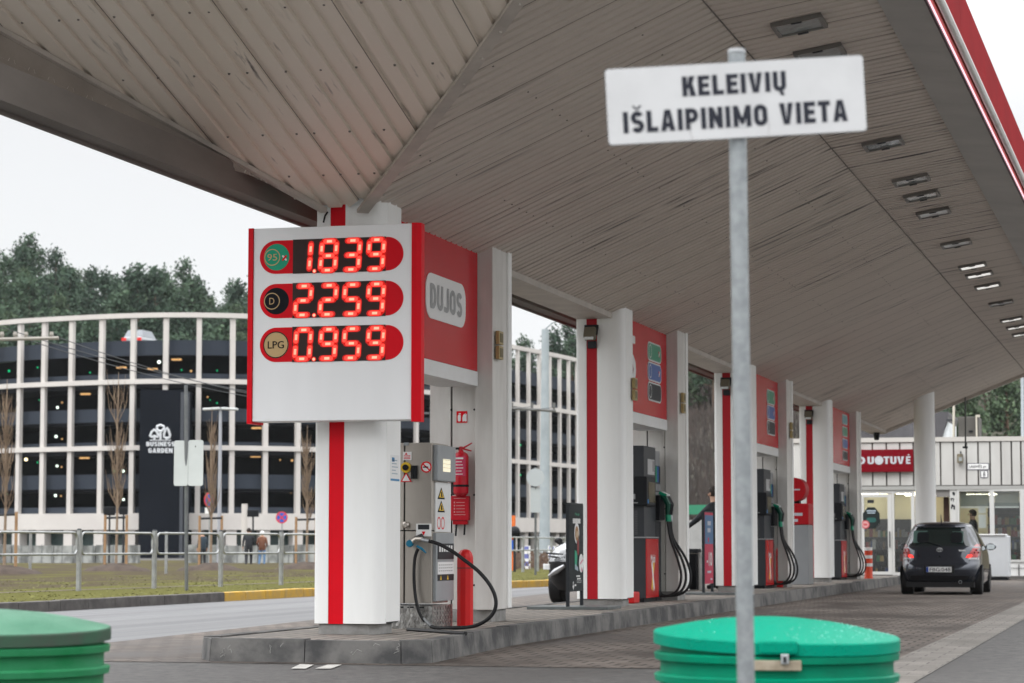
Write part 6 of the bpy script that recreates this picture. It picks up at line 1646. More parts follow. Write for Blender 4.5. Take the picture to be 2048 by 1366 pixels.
c = tpt(321, 888); block_text(sw, 'BUSINESS', c, axes, (tpt(348, 888) - tpt(291.5, 888)).length, (tpt(320, 883.5).z - tpt(320, 892.5).z), .2)
c = tpt(321, 901); block_text(sw, 'GARDEN', c, axes, (tpt(345, 888) - tpt(297, 888)).length, (tpt(320, 896.5).z - tpt(320, 906).z), .2)
sw.build('lettering', SGW, tower, smooth=0)
em = MB()
def loop(pts): em.tube([tpt(*q) for q in pts], .10, 5, closed=True)
loop([(300, 872), (303, 864), (308, 859), (313, 863), (317, 870), (315, 874), (309, 872), (303, 874)]); loop([(314, 853), (321, 850), (328, 853), (328, 858), (323, 862), (318, 862), (314, 858)]); loop([(328, 874), (328, 868), (331, 860), (334, 856), (337, 861), (340, 870), (339, 875), (333, 876)])
for q in ((309, 873, 880), (321, 863, 880), (333.5, 876, 880)): em.tube([tpt(q[0], q[1]), tpt(q[0], q[2])], .10, 5)
em.tube([tpt(300, 880.5), tpt(342, 880.5)], .04, 4); em.build('tree_emblem', SGW, tower, smooth=0)
# lamps inside the decks
random.seed(17)
LWH = mat('deck_lamp_white', (.7, .7, .65), .5, emit=(.85, 1, .88), es=1.6); LGR = mat('deck_lamp_green', (.0, .3, .1), .5, emit=(.0, .55, .2), es=.7); LOR = mat('deck_lamp_amber', (.4, .25, .1), .5, emit=(.75, .42, .16), es=.8)
LAMPS = [(318, 724, 'w', 4), (171, 714, 'w', 1.8), (115, 815, 'w', 3), (112, 873, 'w', 3.4), (114, 932, 'w', 3), (111, 991, 'w', 3.4), (52, 919, 'y', 4), (246, 942, 'w', 3.6), (247, 999, 'w', 3), (124, 805, 'a', 2), (124, 878, 'a', 2), (123, 934, 'a', 2), (122, 992, 'a', 2), (169, 916, 'b', 0), (171, 788, 'b', 0), (168, 980, 'b', 0), (353, 719, 'b', 0), (243, 735, 'b', 0), (305, 738, 'b', 0), (513, 856, 'b', 0), (511, 913, 'b', 0), (510, 979, 'b', 0), (584, 921, 'a', 3), (582, 984, 'a', 3), (52, 982, 'a', 3), (382, 742, 'a', 2.6), (415, 794, 'a', 2),
         (15, 865, 'g', 3), (14, 985, 'g', 4), (18, 742, 'g', 3), (363, 740, 'g', 2), (434, 741, 'g', 2), (434, 806, 'g', 2), (229, 943, 'g', 3), (180, 745, 'g', 2), (1041, 890, 'g', 2), (1041, 950, 'g', 2), (1064, 820, 'g', 2), (1062, 985, 'g', 2), (1095, 760, 'g', 1.6), (1122, 900, 'g', 1.6), (75, 925, 'g', 2), (75, 735, 'g', 2), (78, 800, 'g', 1.5), (420, 800, 'g', 1.5), (560, 920, 'a', 2)]
for px, py, k, r in LAMPS:
    Dw = 190 * 464.7 / (1089 - cr_interp(px)) + 3.5
    q = atD(px, py, Dw); mb = MB(); s = Dw / F
    if k == 'b': mb.box(q.x - 9 * s, q.x + 9 * s, q.y - .2, q.y + .2, q.z - 1.6 * s, q.z + 1.6 * s)
    else: mb.sphere(q, r * s * .85, 10, 6)
    mb.build('deck_lamp', {'w': LWH, 'y': mat('deck_lamp_warm', (.7, .6, .4), .5, emit=(1, .82, .5), es=2.0), 'g': LGR, 'a': LOR, 'b': LOR}[k], park)
# cars on the top deck
def deck_car(px, py, D, col, lampc, label):
    q = atD(px, py, D); t = thing('parked_car', label, 'car', q)
    b2 = MB(); b2.prism([(q.x + x, q.y + y) for x, y in pill(1.75, 3.8, 4, .4)], q.z, q.z + .75); b2.build('body', mat('deck_car_' + col[0], col[1], .3, coat=.6), t, bevel=.12, smooth=0)
    b2 = MB(); b2.add([(q.x + sx * a, q.y + y, q.z + z) for z, a, y0, y1 in ((.75, .8, -1.6, 1.2), (1.35, .62, -1.2, .7)) for sx, y in ((-1, y0), (1, y0), (1, y1), (-1, y1))], [(0, 1, 5, 4), (1, 2, 6, 5), (2, 3, 7, 6), (3, 0, 4, 7), (4, 5, 6, 7)]); b2.build('cabin', mat('deck_car_glass', (.25, .27, .29), .2), t, smooth=0)
    b2 = MB(); [b2.box(q.x + sx * .85, q.x + sx * .45, q.y - 1.93, q.y - 1.87, q.z + .45, q.z + .68) for sx in (-1, 1)]; b2.build('tail_light', mat('deck_car_red', (.5, .02, .02), .4, emit=(.8, .03, .02), es=.4), t, smooth=0)
deck_car(282, 696, 195, ('white', (.5, .52, .54)), None, 'small white car with red lamps on the top deck of the parking building')

# ------------------------------------------------------------------ railing along the verge
RAILM = mat('railing_steel', (.40, .41, .405), .45, .7, col2=(.30, .31, .31), ns=8)
posts = [onZ(px, py, .15) for px, py in ((157, 1182), (308, 1177), (441, 1173.5), (562, 1170))]
d0 = posts[0] - posts[1]; d0.z = 0
allp = [posts[0] + d0 * 2, posts[0] + d0] + posts
for k, Y in enumerate((53.6, 56.2, 58.8, 61.4, 64, 66.6, 69.2, 71.8, 74.4, 77, 79.6, 82.2, 84.8, 87.4, 90)): allp.append(Vector((-18.55 - .16 * k, Y, .15)))
rail = thing('pedestrian_railing', 'grey tubular pedestrian railing with rounded panels along the grass verge', 'railing', posts[0])
for i, p in enumerate(allp):
    b2 = MB(); b2.tube([p - Vector((0, 0, .05)), p + Vector((0, 0, 1.18))], .052, 10); po = b2.build('post', RAILM, rail)
    b2 = MB(); b2.tube([p + Vector((0, 0, 1.181)), p + Vector((0, 0, 1.21))], [.056, .03], 10); b2.build('post_cap', CHAR, po)
    if i:
        a, b3 = allp[i - 1], p; d = (b3 - a); Ln = d.length; d.normalize(); up = Vector((0, 0, 1))
        pl3 = pill(Ln - .16, .42, 6, .11); mid = (a + b3) / 2 + up * .92
        b2 = MB(); b2.tube([mid + d * q[0] + up * q[1] for q in pl3], .024, 8, closed=True); b2.build('rail_loop', RAILM, rail)
        b2 = MB(); [b2.box(*(sorted((c.x - .02, c.x + .02))), c.y - .04, c.y + .04, 1.0 + .0, 1.14) for c in ((a + d * .07), (b3 - d * .07))]; b2.build('clamp', RAILM, rail, smooth=0)
# ------------------------------------------------------------------ signs and poles beyond the road
sp1 = onZ(373, 1181, .15); Ds = (sp1 - Vector((0, 0, HC))).dot(FW)
def aD(px, py): return atD(px, py, Ds)
t = thing('road_sign', 'large blank back of a two-panel road sign on a grey pole on the verge', 'road sign', sp1)
b2 = MB(); b2.tube([sp1, atD(372, 770, Ds)], .036, 10); b2.build('pole', mat('pole_grey', (.20, .21, .215), .5, .5, col2=(.14, .15, .155), ns=3), t)
SBK = mat('sign_back', (.52, .55, .54), .5, col2=(.47, .50, .49), ns=2)
for x0, x1, nm in ((348, 375, 0), (376.5, 405.5, 1)):
    a, b3 = atD(x0, 972, Ds - .06), atD(x1, 880 if nm else 881, Ds - .06); w = (Vector((b3.x, b3.y)) - Vector((a.x, a.y))).length; h = b3.z - a.z
    b2 = MB(); b2.plate(pill(w, h, 4, .04), (a + b3) / 2 + FW * .03, RT, Vector((0, 0, 1)), .02); b2.build('panel', SBK, t, smooth=0)
b2 = MB(); [b2.box(sp1.x - .24, sp1.x + .24, atD(373, py, Ds).y + .04, atD(373, py, Ds).y + .07, atD(373, py, Ds).z - .015, atD(373, py, Ds).z + .015) for py in (893, 958)]; b2.build('clamp', CHAR, t, smooth=0)
SBL = mat('no_stop_blue', (.02, .10, .45), .4); SRD = mat('no_stop_red', (.55, .05, .06), .4)
def no_stop(px, py, D, rx, rz, turn, label, base):
    q = atD(px, py, D); t = thing('no_stopping_sign', label, 'road sign', Vector((q.x, q.y, base)))
    rt2 = Matrix.Rotation(turn, 3, 'Z') @ RT; up = Vector((0, 0, 1)); r = rz * D / F
    b2 = MB(); b2.tube([(q.x, q.y + .06, base), (q.x, q.y + .06, q.z + r)], .035, 8); b2.build('pole', RAILM, t)
    b2 = MB(); b2.plate(disc(r, 28), q, rt2, up, .02, 0); b2.plate(disc(r * .78, 28), q - rt2.cross(Vector((0, 0, -1))) * 0 + rt2.cross(up) * .004, rt2, up, .002, 1)
    for s in (1, -1):
        a = s * PI / 4; u1 = rt2 * math.cos(a) + up * math.sin(a); u2 = -rt2 * math.sin(a) + up * math.cos(a)
        b2.plate(pill(r * 1.6, r * .22, 2), q + rt2.cross(up) * (.008 + .001 * s), u1, u2, .001, 2)
    b2.build('disc', [SRD, SBL, SRD], t, smooth=0); return q, t, rt2
q, t, rt2 = no_stop(418.5, 1000, 97, 8, 15, R(58), 'red and blue no stopping sign turned half away above a small white plate', 0)
b2 = MB(); c = atD(418, 1021, 97); b2.plate([(-.16, -.12), (.16, -.12), (.16, .12), (-.16, .12)], c - FW * .05, RT, Vector((0, 0, 1)), .015); b2.build('small_plate', PAPER, t, smooth=0)
no_stop(563.5, 1035, 118, 11, 12, 0, 'round red and blue no stopping sign facing the viewer left of the column', 0)
def lamp_post(px, ytop, D, label, base=0):
    q = atD(px, ytop, D); t = thing('street_lamp', label, 'street lamp', Vector((q.x, q.y, base)))
    b2 = MB(); b2.tube([(q.x, q.y, base), (q.x, q.y, q.z)], [.085, .055], 10); b2.build('pole', mat('lamp_pole', (.33, .34, .37), .5), t)
    for s in (-1, 1):
        b2 = MB(); c = q + RT * s * .33; b2.obox((c.x, c.y, c.z + .02), (.62, .26, .09), YAW, 0, Matrix.Rotation(R(3) * s, 3, 'Y')); b2.build('lamp_head', mat('lamp_head', (.5, .52, .52), .4), t, smooth=0, bevel=.03)
lamp_post(441, 819, 88, 'slim twin headed street lamp on the verge before the parking building')
def box_sign(px, py, w, h, D, label, dark=True):
    q = atD(px, py, D); t = thing('information_board', label, 'board', Vector((q.x, q.y, 0)))
    b2 = MB(); b2.obox(q, (w, .12, h), YAW); b2.build('panel', BLACK, t, smooth=0, bevel=.02)
    b2 = MB(); b2.tube([(q.x, q.y + .02, 0), (q.x, q.y + .02, q.z - h / 2 + .01)], .05, 8); b2.build('pole', CHAR, t)
box_sign(506, 1027, .62, .36, 128, 'small black board on a thin post right of the street lamp')
box_sign(219, 1022, .55, .42, 118, 'small black board behind the staked sapling, left of the black tower'); box_sign(247, 1022, .4, .36, 118, 'narrow black board behind the staked sapling, beside a wider one')
q = atD(489, 1030, 130); b2 = MB(); b2.tube([(q.x, q.y, 0), (q.x, q.y, q.z + .6)], [.16, .16], 10); tag(b2.build('white_post', FAC, None), 'thick white post left of the small black board', 'post')
for i, (px, yt, yb, lab) in enumerate(((60, 1062, 1142, 'thin grey post on the verge near the left sapling'), (332, 1063, 1140, 'thin grey post before the black tower'))):
    D = 75; b2 = MB(); a, b3 = atD(px, yb, D), atD(px, yt, D); b2.tube([(a.x, a.y, .1), (a.x, a.y, b3.z)], .05, 8); o = b2.build('marker_post', RAILM, None); tag(o, lab, 'post')
# utility poles, cross arms and wires
POLEC = mat('utility_pole', (.34, .38, .40), .6, col2=(.29, .33, .35), ns=2)
q0 = atD(1089, 1136, 108); zt4 = atD(1091, 655, 108).z
up_ = thing('utility_pole', 'tall tapered grey utility pole with a cross arm seen between pier and second column', 'utility pole', Vector((q0.x, q0.y, 0)))
b2 = MB(); b2.tube([(q0.x, q0.y, -.1), (q0.x + .05, q0.y, zt4)], [.25, .16], 14); b2.build('pole', POLEC, up_)
a, b3 = atD(1018, 816, 107.5), atD(1112, 822, 107.5); b2 = MB(); b2.tube([a, b3], .07, 6)
for px in (1024, 1064, 1108): c = atD(px, 819, 107.5); b2.tube([c, c + Vector((0, 0, .3))], [.05, .07], 8)
b2.build('cross_arm', mat('cross_arm', (.14, .14, .135), .6), up_)
b2 = MB(); a = atD(1091, 658, 108); b2.tube([a, a + Vector((.3, 0, .25)), a + Vector((1.2, -.4, .5)), a + Vector((2.2, -.8, .6))], .03, 6); b2.build('lamp_arm', POLEC, up_)
q1 = atD(-26, 1140, 72)
up2 = thing('utility_pole', 'utility pole beyond the left edge, its insulated cross arm reaching into view', 'utility pole', Vector((q1.x, q1.y, 0)))
b2 = MB(); b2.tube([(q1.x, q1.y, -.1), (q1.x, q1.y, 9.5)], [.22, .15], 12); b2.build('pole', POLEC, up2)
a, b3 = atD(-60, 680, 72), atD(117, 676, 72); b2 = MB(); b2.tube([a, b3], .06, 6)
for px in (4, 30, 52, 103): c = atD(px, 677, 72); b2.tube([c, c + Vector((0, 0, .12)), c + Vector((0, 0, .2))], [.03, .07, .05], 8)
b2.build('cross_arm', mat('cross_arm_pale', (.30, .28, .25), .6), up2)
wires = [((103, 670, 72), (1024, 812, 107.5)), ((30, 672, 72), (1064, 813, 107.5)), ((4, 655, 72), (1108, 815, 107.5))]
for i, (a, b3) in enumerate(wires):
    p, q = atD(*a), atD(*b3); b2 = MB(); pts = [p.lerp(q, k / 16) - Vector((0, 0, 1.1 * (1 - (2 * k / 16 - 1) ** 2))) for k in range(17)]; b2.tube(pts, .013, 4)
    tag(b2.build('overhead_wire', mat('wire_dark', (.06, .065, .07), .6), None), 'thin sagging overhead wire crossing before the parking building', 'wire', 'overhead wires')
# round sign from behind and small street things right of the first pier
qs = onZ(1071, 1150, .15); Dq = (qs - Vector((0, 0, HC))).dot(FW)
t = thing('road_sign', 'back of a round road sign and plate on a pole before the utility pole', 'road sign', qs)
b2 = MB(); b2.tube([qs, atD(1071, 935, Dq)], .036, 10); b2.build('pole', mat('pole_grey', (.20, .21, .215), .5), t)
b2 = MB(); b2.plate(disc(18 * Dq / F, 28), atD(1071, 955, Dq - .06), RT, Vector((0, 0, 1)), .02); b2.build('disc', mat('round_sign_back', (.38, .41, .42), .5), t, smooth=0)
b2 = MB(); c = atD(1071, 1000, Dq - .06); w, h = 20 * Dq / F, 50 * Dq / F; b2.plate(pill(w, h, 3, .03), c, RT, Vector((0, 0, 1)), .02); b2.build('plate', mat('round_sign_back', (.38, .41, .42), .5), t, smooth=0)
b2 = MB(); q = atD(1029, 1064, 80); b2.tube([(q.x, q.y, 0), (q.x, q.y, q.z + .1)], .045, 8, True, 0); b2.sphere((q.x, q.y, q.z), .2, 12, 8, (1, 1, 1), 1); tag(b2.build('black_signal', [CHAR, BLACK], None), 'black round signal head on a thin post right of the first pier', 'signal')
b2 = MB(); q = atD(1023, 1057, 84); b2.box(q.x - .12, q.x + .12, q.y, q.y + .1, q.z - .35, q.z + .45, 0); b2.box(q.x - .1, q.x + .1, q.y - .01, q.y, q.z - .75, q.z - .4, 1); b2.box(q.x - .04, q.x + .04, q.y + .1, q.y + .16, 0, q.z + .4, 0); tag(b2.build('orange_board', [mat('orange_board', (.6, .14, .03), .5), SBL], None, smooth=0), 'small orange board with a blue plate at the edge of the first pier', 'sign')
for i, (px, lab) in enumerate(((1053, 'white marker post with blue squares right of the round sign back'), (1103, 'blue and white marker post left of the white car'))):
    b2 = MB(); q = atD(px, 1110, 90); b2.box(q.x - .13, q.x + .13, q.y, q.y + .08, 0, 1.0, 0); [b2.box(q.x - .09, q.x + .09, q.y - .006, q.y - .002, .25 + .28 * k, .42 + .28 * k, 1) for k in range(3)]
    tag(b2.build('marker_post', [PAPER, mat('faded_blue', (.15, .17, .40), .5)], None, smooth=0), lab, 'post')
hb = MB(); random.seed(3)
for i in range(1500):
    X = random.uniform(-24.5, -21.5); Y = random.uniform(84, 112); s = random.uniform(.05, .11); z = random.uniform(.1, .75); a = random.uniform(0, PI)
    hb.add([(X - s * math.cos(a), Y - s * math.sin(a), z - s), (X + s * math.cos(a), Y + s * math.sin(a), z - s * .5), (X, Y, z + s)], [(0, 1, 2)])
o = hb.build('hedge', mat('brown_twigs', (.10, .065, .05), .9, col2=(.16, .11, .085), ns=3), None, smooth=0); tag(o, 'low leafless brown hedge behind the railing, right of the first pier', 'hedge')

# ------------------------------------------------------------------ gabion wall
GAB = mat('gabion_stone', (.36, .37, .355), .9, col2=(.13, .135, .13), ns=1.6, lo=.42, hi=.6, bump=.8, bs=4, stretch=(1, 1, .55))
def gabion(x0, x1, label):
    a, b3 = atD(x0, 1100, 118), atD(x1, 1100, 118); a.z = b3.z = 0; d = (b3 - a); Ln = d.length; d.normalize(); nb = Vector((-d.y, d.x, 0))
    t = thing('gabion_wall', label, 'wall', (a + b3) / 2); n_ = max(1, round(Ln / 2.0))
    for k in range(n_):
        p, q = a + d * (Ln * k / n_ + .02), a + d * (Ln * (k + 1) / n_ - .02)
        b2 = MB(); b2.prism([(v.x, v.y) for v in (p, q, q + nb, p + nb)], -.3, 1.02 + random.uniform(-.03, .03)); b2.build('stone_basket', GAB, t, smooth=0)
    b2 = MB(); k = 0.0
    while k < Ln: p = a + d * k - nb * .03; b2.tube([(p.x, p.y, -.2), (p.x, p.y, 1.05)], .02, 4); k += .5
    b2.build('mesh_wire', mat('mesh_wire', (.2, .21, .21), .6), t, smooth=0)
gabion(-60, 275, 'grey gabion stone wall left of the black tower'); gabion(372, 660, 'grey gabion stone wall right of the black tower behind the walkers')

# ------------------------------------------------------------------ saplings with stakes
def sapling(px, ytop, ybase, D, seed, label):
    random.seed(seed); q = atD(px, ybase, D); base = Vector((q.x, q.y, .05)); top = atD(px, ytop, D).z
    t = thing('sapling', label, 'young tree', base, 'staked saplings on the verge')
    H = top; b2 = MB()
    b2.tube([base, base + Vector((.02, 0, H * .35)), base + Vector((-.03, 0, H * .7)), base + Vector((0, 0, H))], [.052, .042, .026, .008], 8); b2.build('trunk', mat('sapling_bark', (.20, .145, .10), .9, col2=(.28, .21, .15), ns=6), t)
    cr2 = MB()
    for k in range(44):
        z0 = H * random.uniform(.30, .82); a = random.uniform(0, 2 * PI); L0 = H * random.uniform(.10, .26) * (1.15 - z0 / H * .5); sp = random.uniform(.10, .24)
        p0 = base + Vector((0, 0, z0)); p1 = p0 + Vector((math.cos(a) * L0 * sp * 1.1, math.sin(a) * L0 * sp * 1.1, L0 * .45)); p2 = p1 + Vector((math.cos(a) * L0 * sp * .4, math.sin(a) * L0 * sp * .4, L0 * .6))
        cr2.tube([p0, p1, p2], [.016, .010, .004], 4)
        for j in range(3):
            q0 = p0.lerp(p1, random.uniform(.3, 1)); q1 = q0 + Vector((random.uniform(-.12, .12), random.uniform(-.12, .12), random.uniform(.25, .6))); cr2.tube([q0, q1], [.010, .004], 3)
    cr2.build('crown', mat('twig_brown', (.17, .12, .085), .9, col2=(.24, .18, .125), ns=3), t)
    for sx in (-.36, .36):
        b2 = MB(); p = base + RT * sx + Vector((0, random.uniform(-.1, .1), 0)); b2.cyl(p - Vector((0, 0, .05)), p + Vector((0, 0, 2.0)), .05, 8); b2.build('stake', mat('stake_wood', (.34, .21, .11), .8, col2=(.26, .16, .09), ns=5), t)
    b2 = MB(); b2.tube([base - RT * .38 + Vector((0, 0, 1.9)), base + RT * .38 + Vector((0, 0, 1.92))], .04, 5); b2.build('tie', CHAR, t)
    m_ = MB(); n1, n2 = 16, 5; vs = [(base.x, base.y, .42)]
    for i in range(1, n2 + 1):
        for k in range(n1):
            a = 2 * PI * k / n1; r = 1.1 * i / n2; vs.append((base.x + math.cos(a) * r * 1.2, base.y + math.sin(a) * r, .15 + .27 * (1 - (i / n2) ** 1.5) + random.uniform(-.03, .03) - .03 * (i == n2)))
    fs = [(0, 1 + k, 1 + (k + 1) % n1) for k in range(n1)] + [(1 + (i - 1) * n1 + k, 1 + i * n1 + k, 1 + i * n1 + (k + 1) % n1, 1 + (i - 1) * n1 + (k + 1) % n1) for i in range(1, n2) for k in range(n1)]
    m_.add(vs, fs); m_.build('soil_mound', mat('dark_soil', (.045, .033, .027), .95, col2=(.075, .056, .043), ns=4, bump=.6), t)
sapling(8, 760, 1140, 74, 41, 'leafless staked sapling at the left edge of the picture'); sapling(232, 745, 1137, 82, 42, 'leafless staked sapling left of the black tower')
sapling(421, 815, 1137, 84, 43, 'leafless staked sapling behind the two-panel sign and the turned no stopping sign'); sapling(613, 852, 1135, 88, 44, 'leafless staked sapling partly behind the front column')

# ------------------------------------------------------------------ hill, pines, brown slope
def sstep(a, b2, x): t = max(0, min(1, (x - a) / (b2 - a))); return t * t * (3 - 2 * t)
HP = [(-160, 35), (-110, 35.5), (-88, 35.5), (-72, 32), (-60, 31), (-46, 27.5), (-25, 23), (7, 19), (18, 26), (35, 40), (60, 52), (120, 60), (240, 60)]
def hill_top(u):
    if u <= HP[0][0]: return HP[0][1]
    for (a, h0), (b2, h1) in zip(HP[:-1], HP[1:]):
        if a <= u <= b2: return h0 + (h1 - h0) * sstep(a, b2, u)
    return HP[-1][1]
def hill_z(u, D):
    z = hill_top(u * 420 / max(D, 200)) * sstep(238, 425, D) + 12 * sstep(425, 700, D)
    z += 3.4 * sstep(125, 200, D) * sstep(6, 14, u)
    return z + .8 * mnoise.noise((u * .05, D * .05, 3)) * sstep(240, 300, D)
hm = MB(); us = [-190 + 8 * k for k in range(56)]; Ds_ = [120, 140, 160, 180, 200, 215, 230, 245, 260, 275, 290, 305, 320, 340, 360, 380, 400, 420, 440, 480, 560, 700]
for D in Ds_:
    for u in us:
        p = camw(u * max(1, D / 420), D, 0); z = hill_z(u * max(1, D / 420), D); hm.v.append((p.x, p.y, z - .05 if z < .3 else z))
nu = len(us)
for i in range(len(Ds_) - 1):
    for k in range(nu - 1): hm.f.append([i * nu + k, i * nu + k + 1, (i + 1) * nu + k + 1, (i + 1) * nu + k]); hm.mi.append(0)
hm.build('hill', mat('hill_ground', (.085, .072, .058), .95, col2=(.05, .052, .035), ns=.12, lo=.4, hi=.6, bump=1, bs=1.2), None, kind='structure')
# a pine: trunk and a crown of many small needle tufts
LEAF = [mat('pine_needles_' + n_, c, .8, col2=c2, ns=.9, lo=.35, hi=.65) for n_, c, c2 in (('deep', (.026, .052, .034), (.046, .080, .046)), ('mid', (.034, .066, .040), (.060, .098, .052)), ('pale', (.048, .082, .044), (.080, .116, .058)))]
BARK = mat('pine_bark', (.10, .07, .055), .9, col2=(.16, .10, .07), ns=1)
def make_pine(seed, H, spread, base_f, lm, name='pine_tree'):
    random.seed(seed); t = thing(name, '', 'tree')
    b2 = MB(); b2.tube([(0, 0, -1), (random.uniform(-.2, .2), 0, H * .5), (random.uniform(-.3, .3), .1, H * .95)], [.26, .18, .05], 7)
    cr2 = MB(); nb = 62
    for k in range(nb):
        f = base_f + (1 - base_f) * (k + random.random()) / nb
        r = spread * (1 - ((f - base_f) / (1 - base_f)) ** 1.5) ** .9 * random.uniform(.45, 1.1) + .25
        a = random.uniform(0, 2 * PI); z = H * f; c = Vector((math.cos(a) * r * .75, math.sin(a) * r * .75, z + random.uniform(-.3, .5)))
        if k % 3 == 0: b2.tube([(0, 0, z - .5), c], [.06, .02], 4)
        cs = random.uniform(.65, 1.25) * (.7 + .4 * spread / 3)
        for j in range(34):
            d = Vector((random.gauss(0, .55), random.gauss(0, .55), random.gauss(0, .30))) * cs
            p = c + d; s = random.uniform(.18, .38); n1 = Vector((random.gauss(0, 1), random.gauss(0, 1), random.gauss(0, 1) + .8)).normalized(); u1 = n1.orthogonal().normalized() * s; w1 = n1.cross(u1).normalized() * s * .55
            cr2.add([p - u1, p + w1, p + u1, p - w1], [(0, 1, 2, 3)])
    b2.build('trunk', BARK, t); cr2.build('crown', lm, t, smooth=0); return t
PR = [make_pine(101, 14.5, 3.3, .16, LEAF[0]), make_pine(102, 16, 3.4, .20, LEAF[1]), make_pine(103, 13.5, 3.6, .14, LEAF[1]), make_pine(104, 15, 3.1, .15, LEAF[2]), make_pine(105, 16.5, 3.4, .22, LEAF[0])]
used = [False] * 5
def put_pine(k, u, D, lab, grp, s=1.0):
    o = PR[k] if not used[k] else copy_tree(PR[k]); used[k] = True
    p = camw(u, D, hill_z(u, D) - .3); place(o, p, lab, grp, random.uniform(0, 6.28)); o.scale = (s, s, s * random.uniform(.9, 1.12))
random.seed(77); cnt = 0
rows = [(285, 3.4), (302, 3.4), (318, 3.4), (334, 3.3), (350, 3.2), (366, 3.1), (382, 3.1), (396, 3.0), (410, 2.8), (422, 2.6)]
for D, sp in rows:
    u = -1110 / F * D
    while u < -470 / F * D:
        if random.random() < .98: put_pine(random.choice([0, 0, 1, 1, 2, 3, 4]), u + random.uniform(-1.4, 1.4), D + random.uniform(-6, 6), 'dark green pine on the wooded hill left of the price sign', 'pines on the hill behind the parking building', random.uniform(.8, 1.15)); cnt += 1
        u += sp
for D in (372, 395, 415):
    u = -15 / F * D
    while u < 150 / F * D:
        put_pine(random.choice([0, 1, 2, 4]), u + random.uniform(-1, 1), D + random.uniform(-5, 5), 'dark pine on the hill seen between the first pier and the second column', 'pines seen through the first gap', random.uniform(.85, 1.1)); cnt += 1; u += 3.6
for D in (318, 330, 345, 360, 378):
    u = 330 / F * D
    while u < 600 / F * D:
        put_pine(random.choice([0, 1, 2, 4, 3]), u + random.uniform(-1, 1), D + random.uniform(-5, 5), 'dark pine above the brown slope, seen between the pumps', 'pines above the brown slope', random.uniform(.85, 1.1)); cnt += 1; u += 3.9
for D in (255, 275, 296, 318, 340, 362):
    u = 835 / F * D
    while u < 1060 / F * D:
        put_pine(random.choice([2, 3, 3, 1]), u + random.uniform(-1, 1), D + random.uniform(-6, 6), 'green tree on the slope behind the shop roof', 'trees behind the shop roof', random.uniform(.8, 1.1)); cnt += 1; u += 4.2
print('pines', cnt)
# bare brush on the brown slope
random.seed(6); bs_ = MB()
for i in range(9000):
    D = random.uniform(235, 330); u = random.uniform(300, 620) / F * D; p = camw(u, D, hill_z(u, D)); h = random.uniform(.8, 2.6); a = random.uniform(0, PI); w = random.uniform(.05, .16)
    bs_.add([(p.x - w * math.cos(a), p.y - w * math.sin(a), p.z), (p.x + w * math.cos(a), p.y + w * math.sin(a), p.z), (p.x + random.uniform(-.5, .5), p.y + random.uniform(-.5, .5), p.z + h)], [(0, 1, 2)])
o = bs_.build('brushwood', mat('brushwood', (.085, .065, .055), .9, col2=(.045, .04, .036), ns=.2), None, smooth=0, kind='stuff'); o['label'] = 'leafless brown brush covering the slope seen between the pumps'; o['category'] = 'brush'
# green barrier strip and road edge far behind the person at the pump
b2 = MB(); a, b3 = atD(1330, 1014, 205), atD(1620, 1018, 205); b2.box(a.x - 3, b3.x + 6, a.y, a.y + .25, atD(1400, 1029, 205).z, atD(1400, 1010, 205).z, 0)
tag(b2.build('green_fence', mat('green_netting', (.03, .20, .11), .7), None, smooth=0), 'long green fence strip far behind the person at the pumps', 'fence')
b2 = MB(); a, b3 = atD(1330, 1040, 150), atD(1620, 1040, 150); b2.box(a.x - 3, b3.x + 6, a.y, a.y + .3, 0, atD(1400, 1040, 150).z, 0); tag(b2.build('road_barrier', mat('barrier_grey', (.35, .35, .34), .7, col2=(.25, .25, .245), ns=.6), None, smooth=0), 'long grey road barrier below the green fence strip', 'barrier')
sheet('slope_grass', [tuple(camw(u, D).xy) for u, D in ((10, 84), (40, 84), (40, 148), (10, 148))], .02, VERGE)

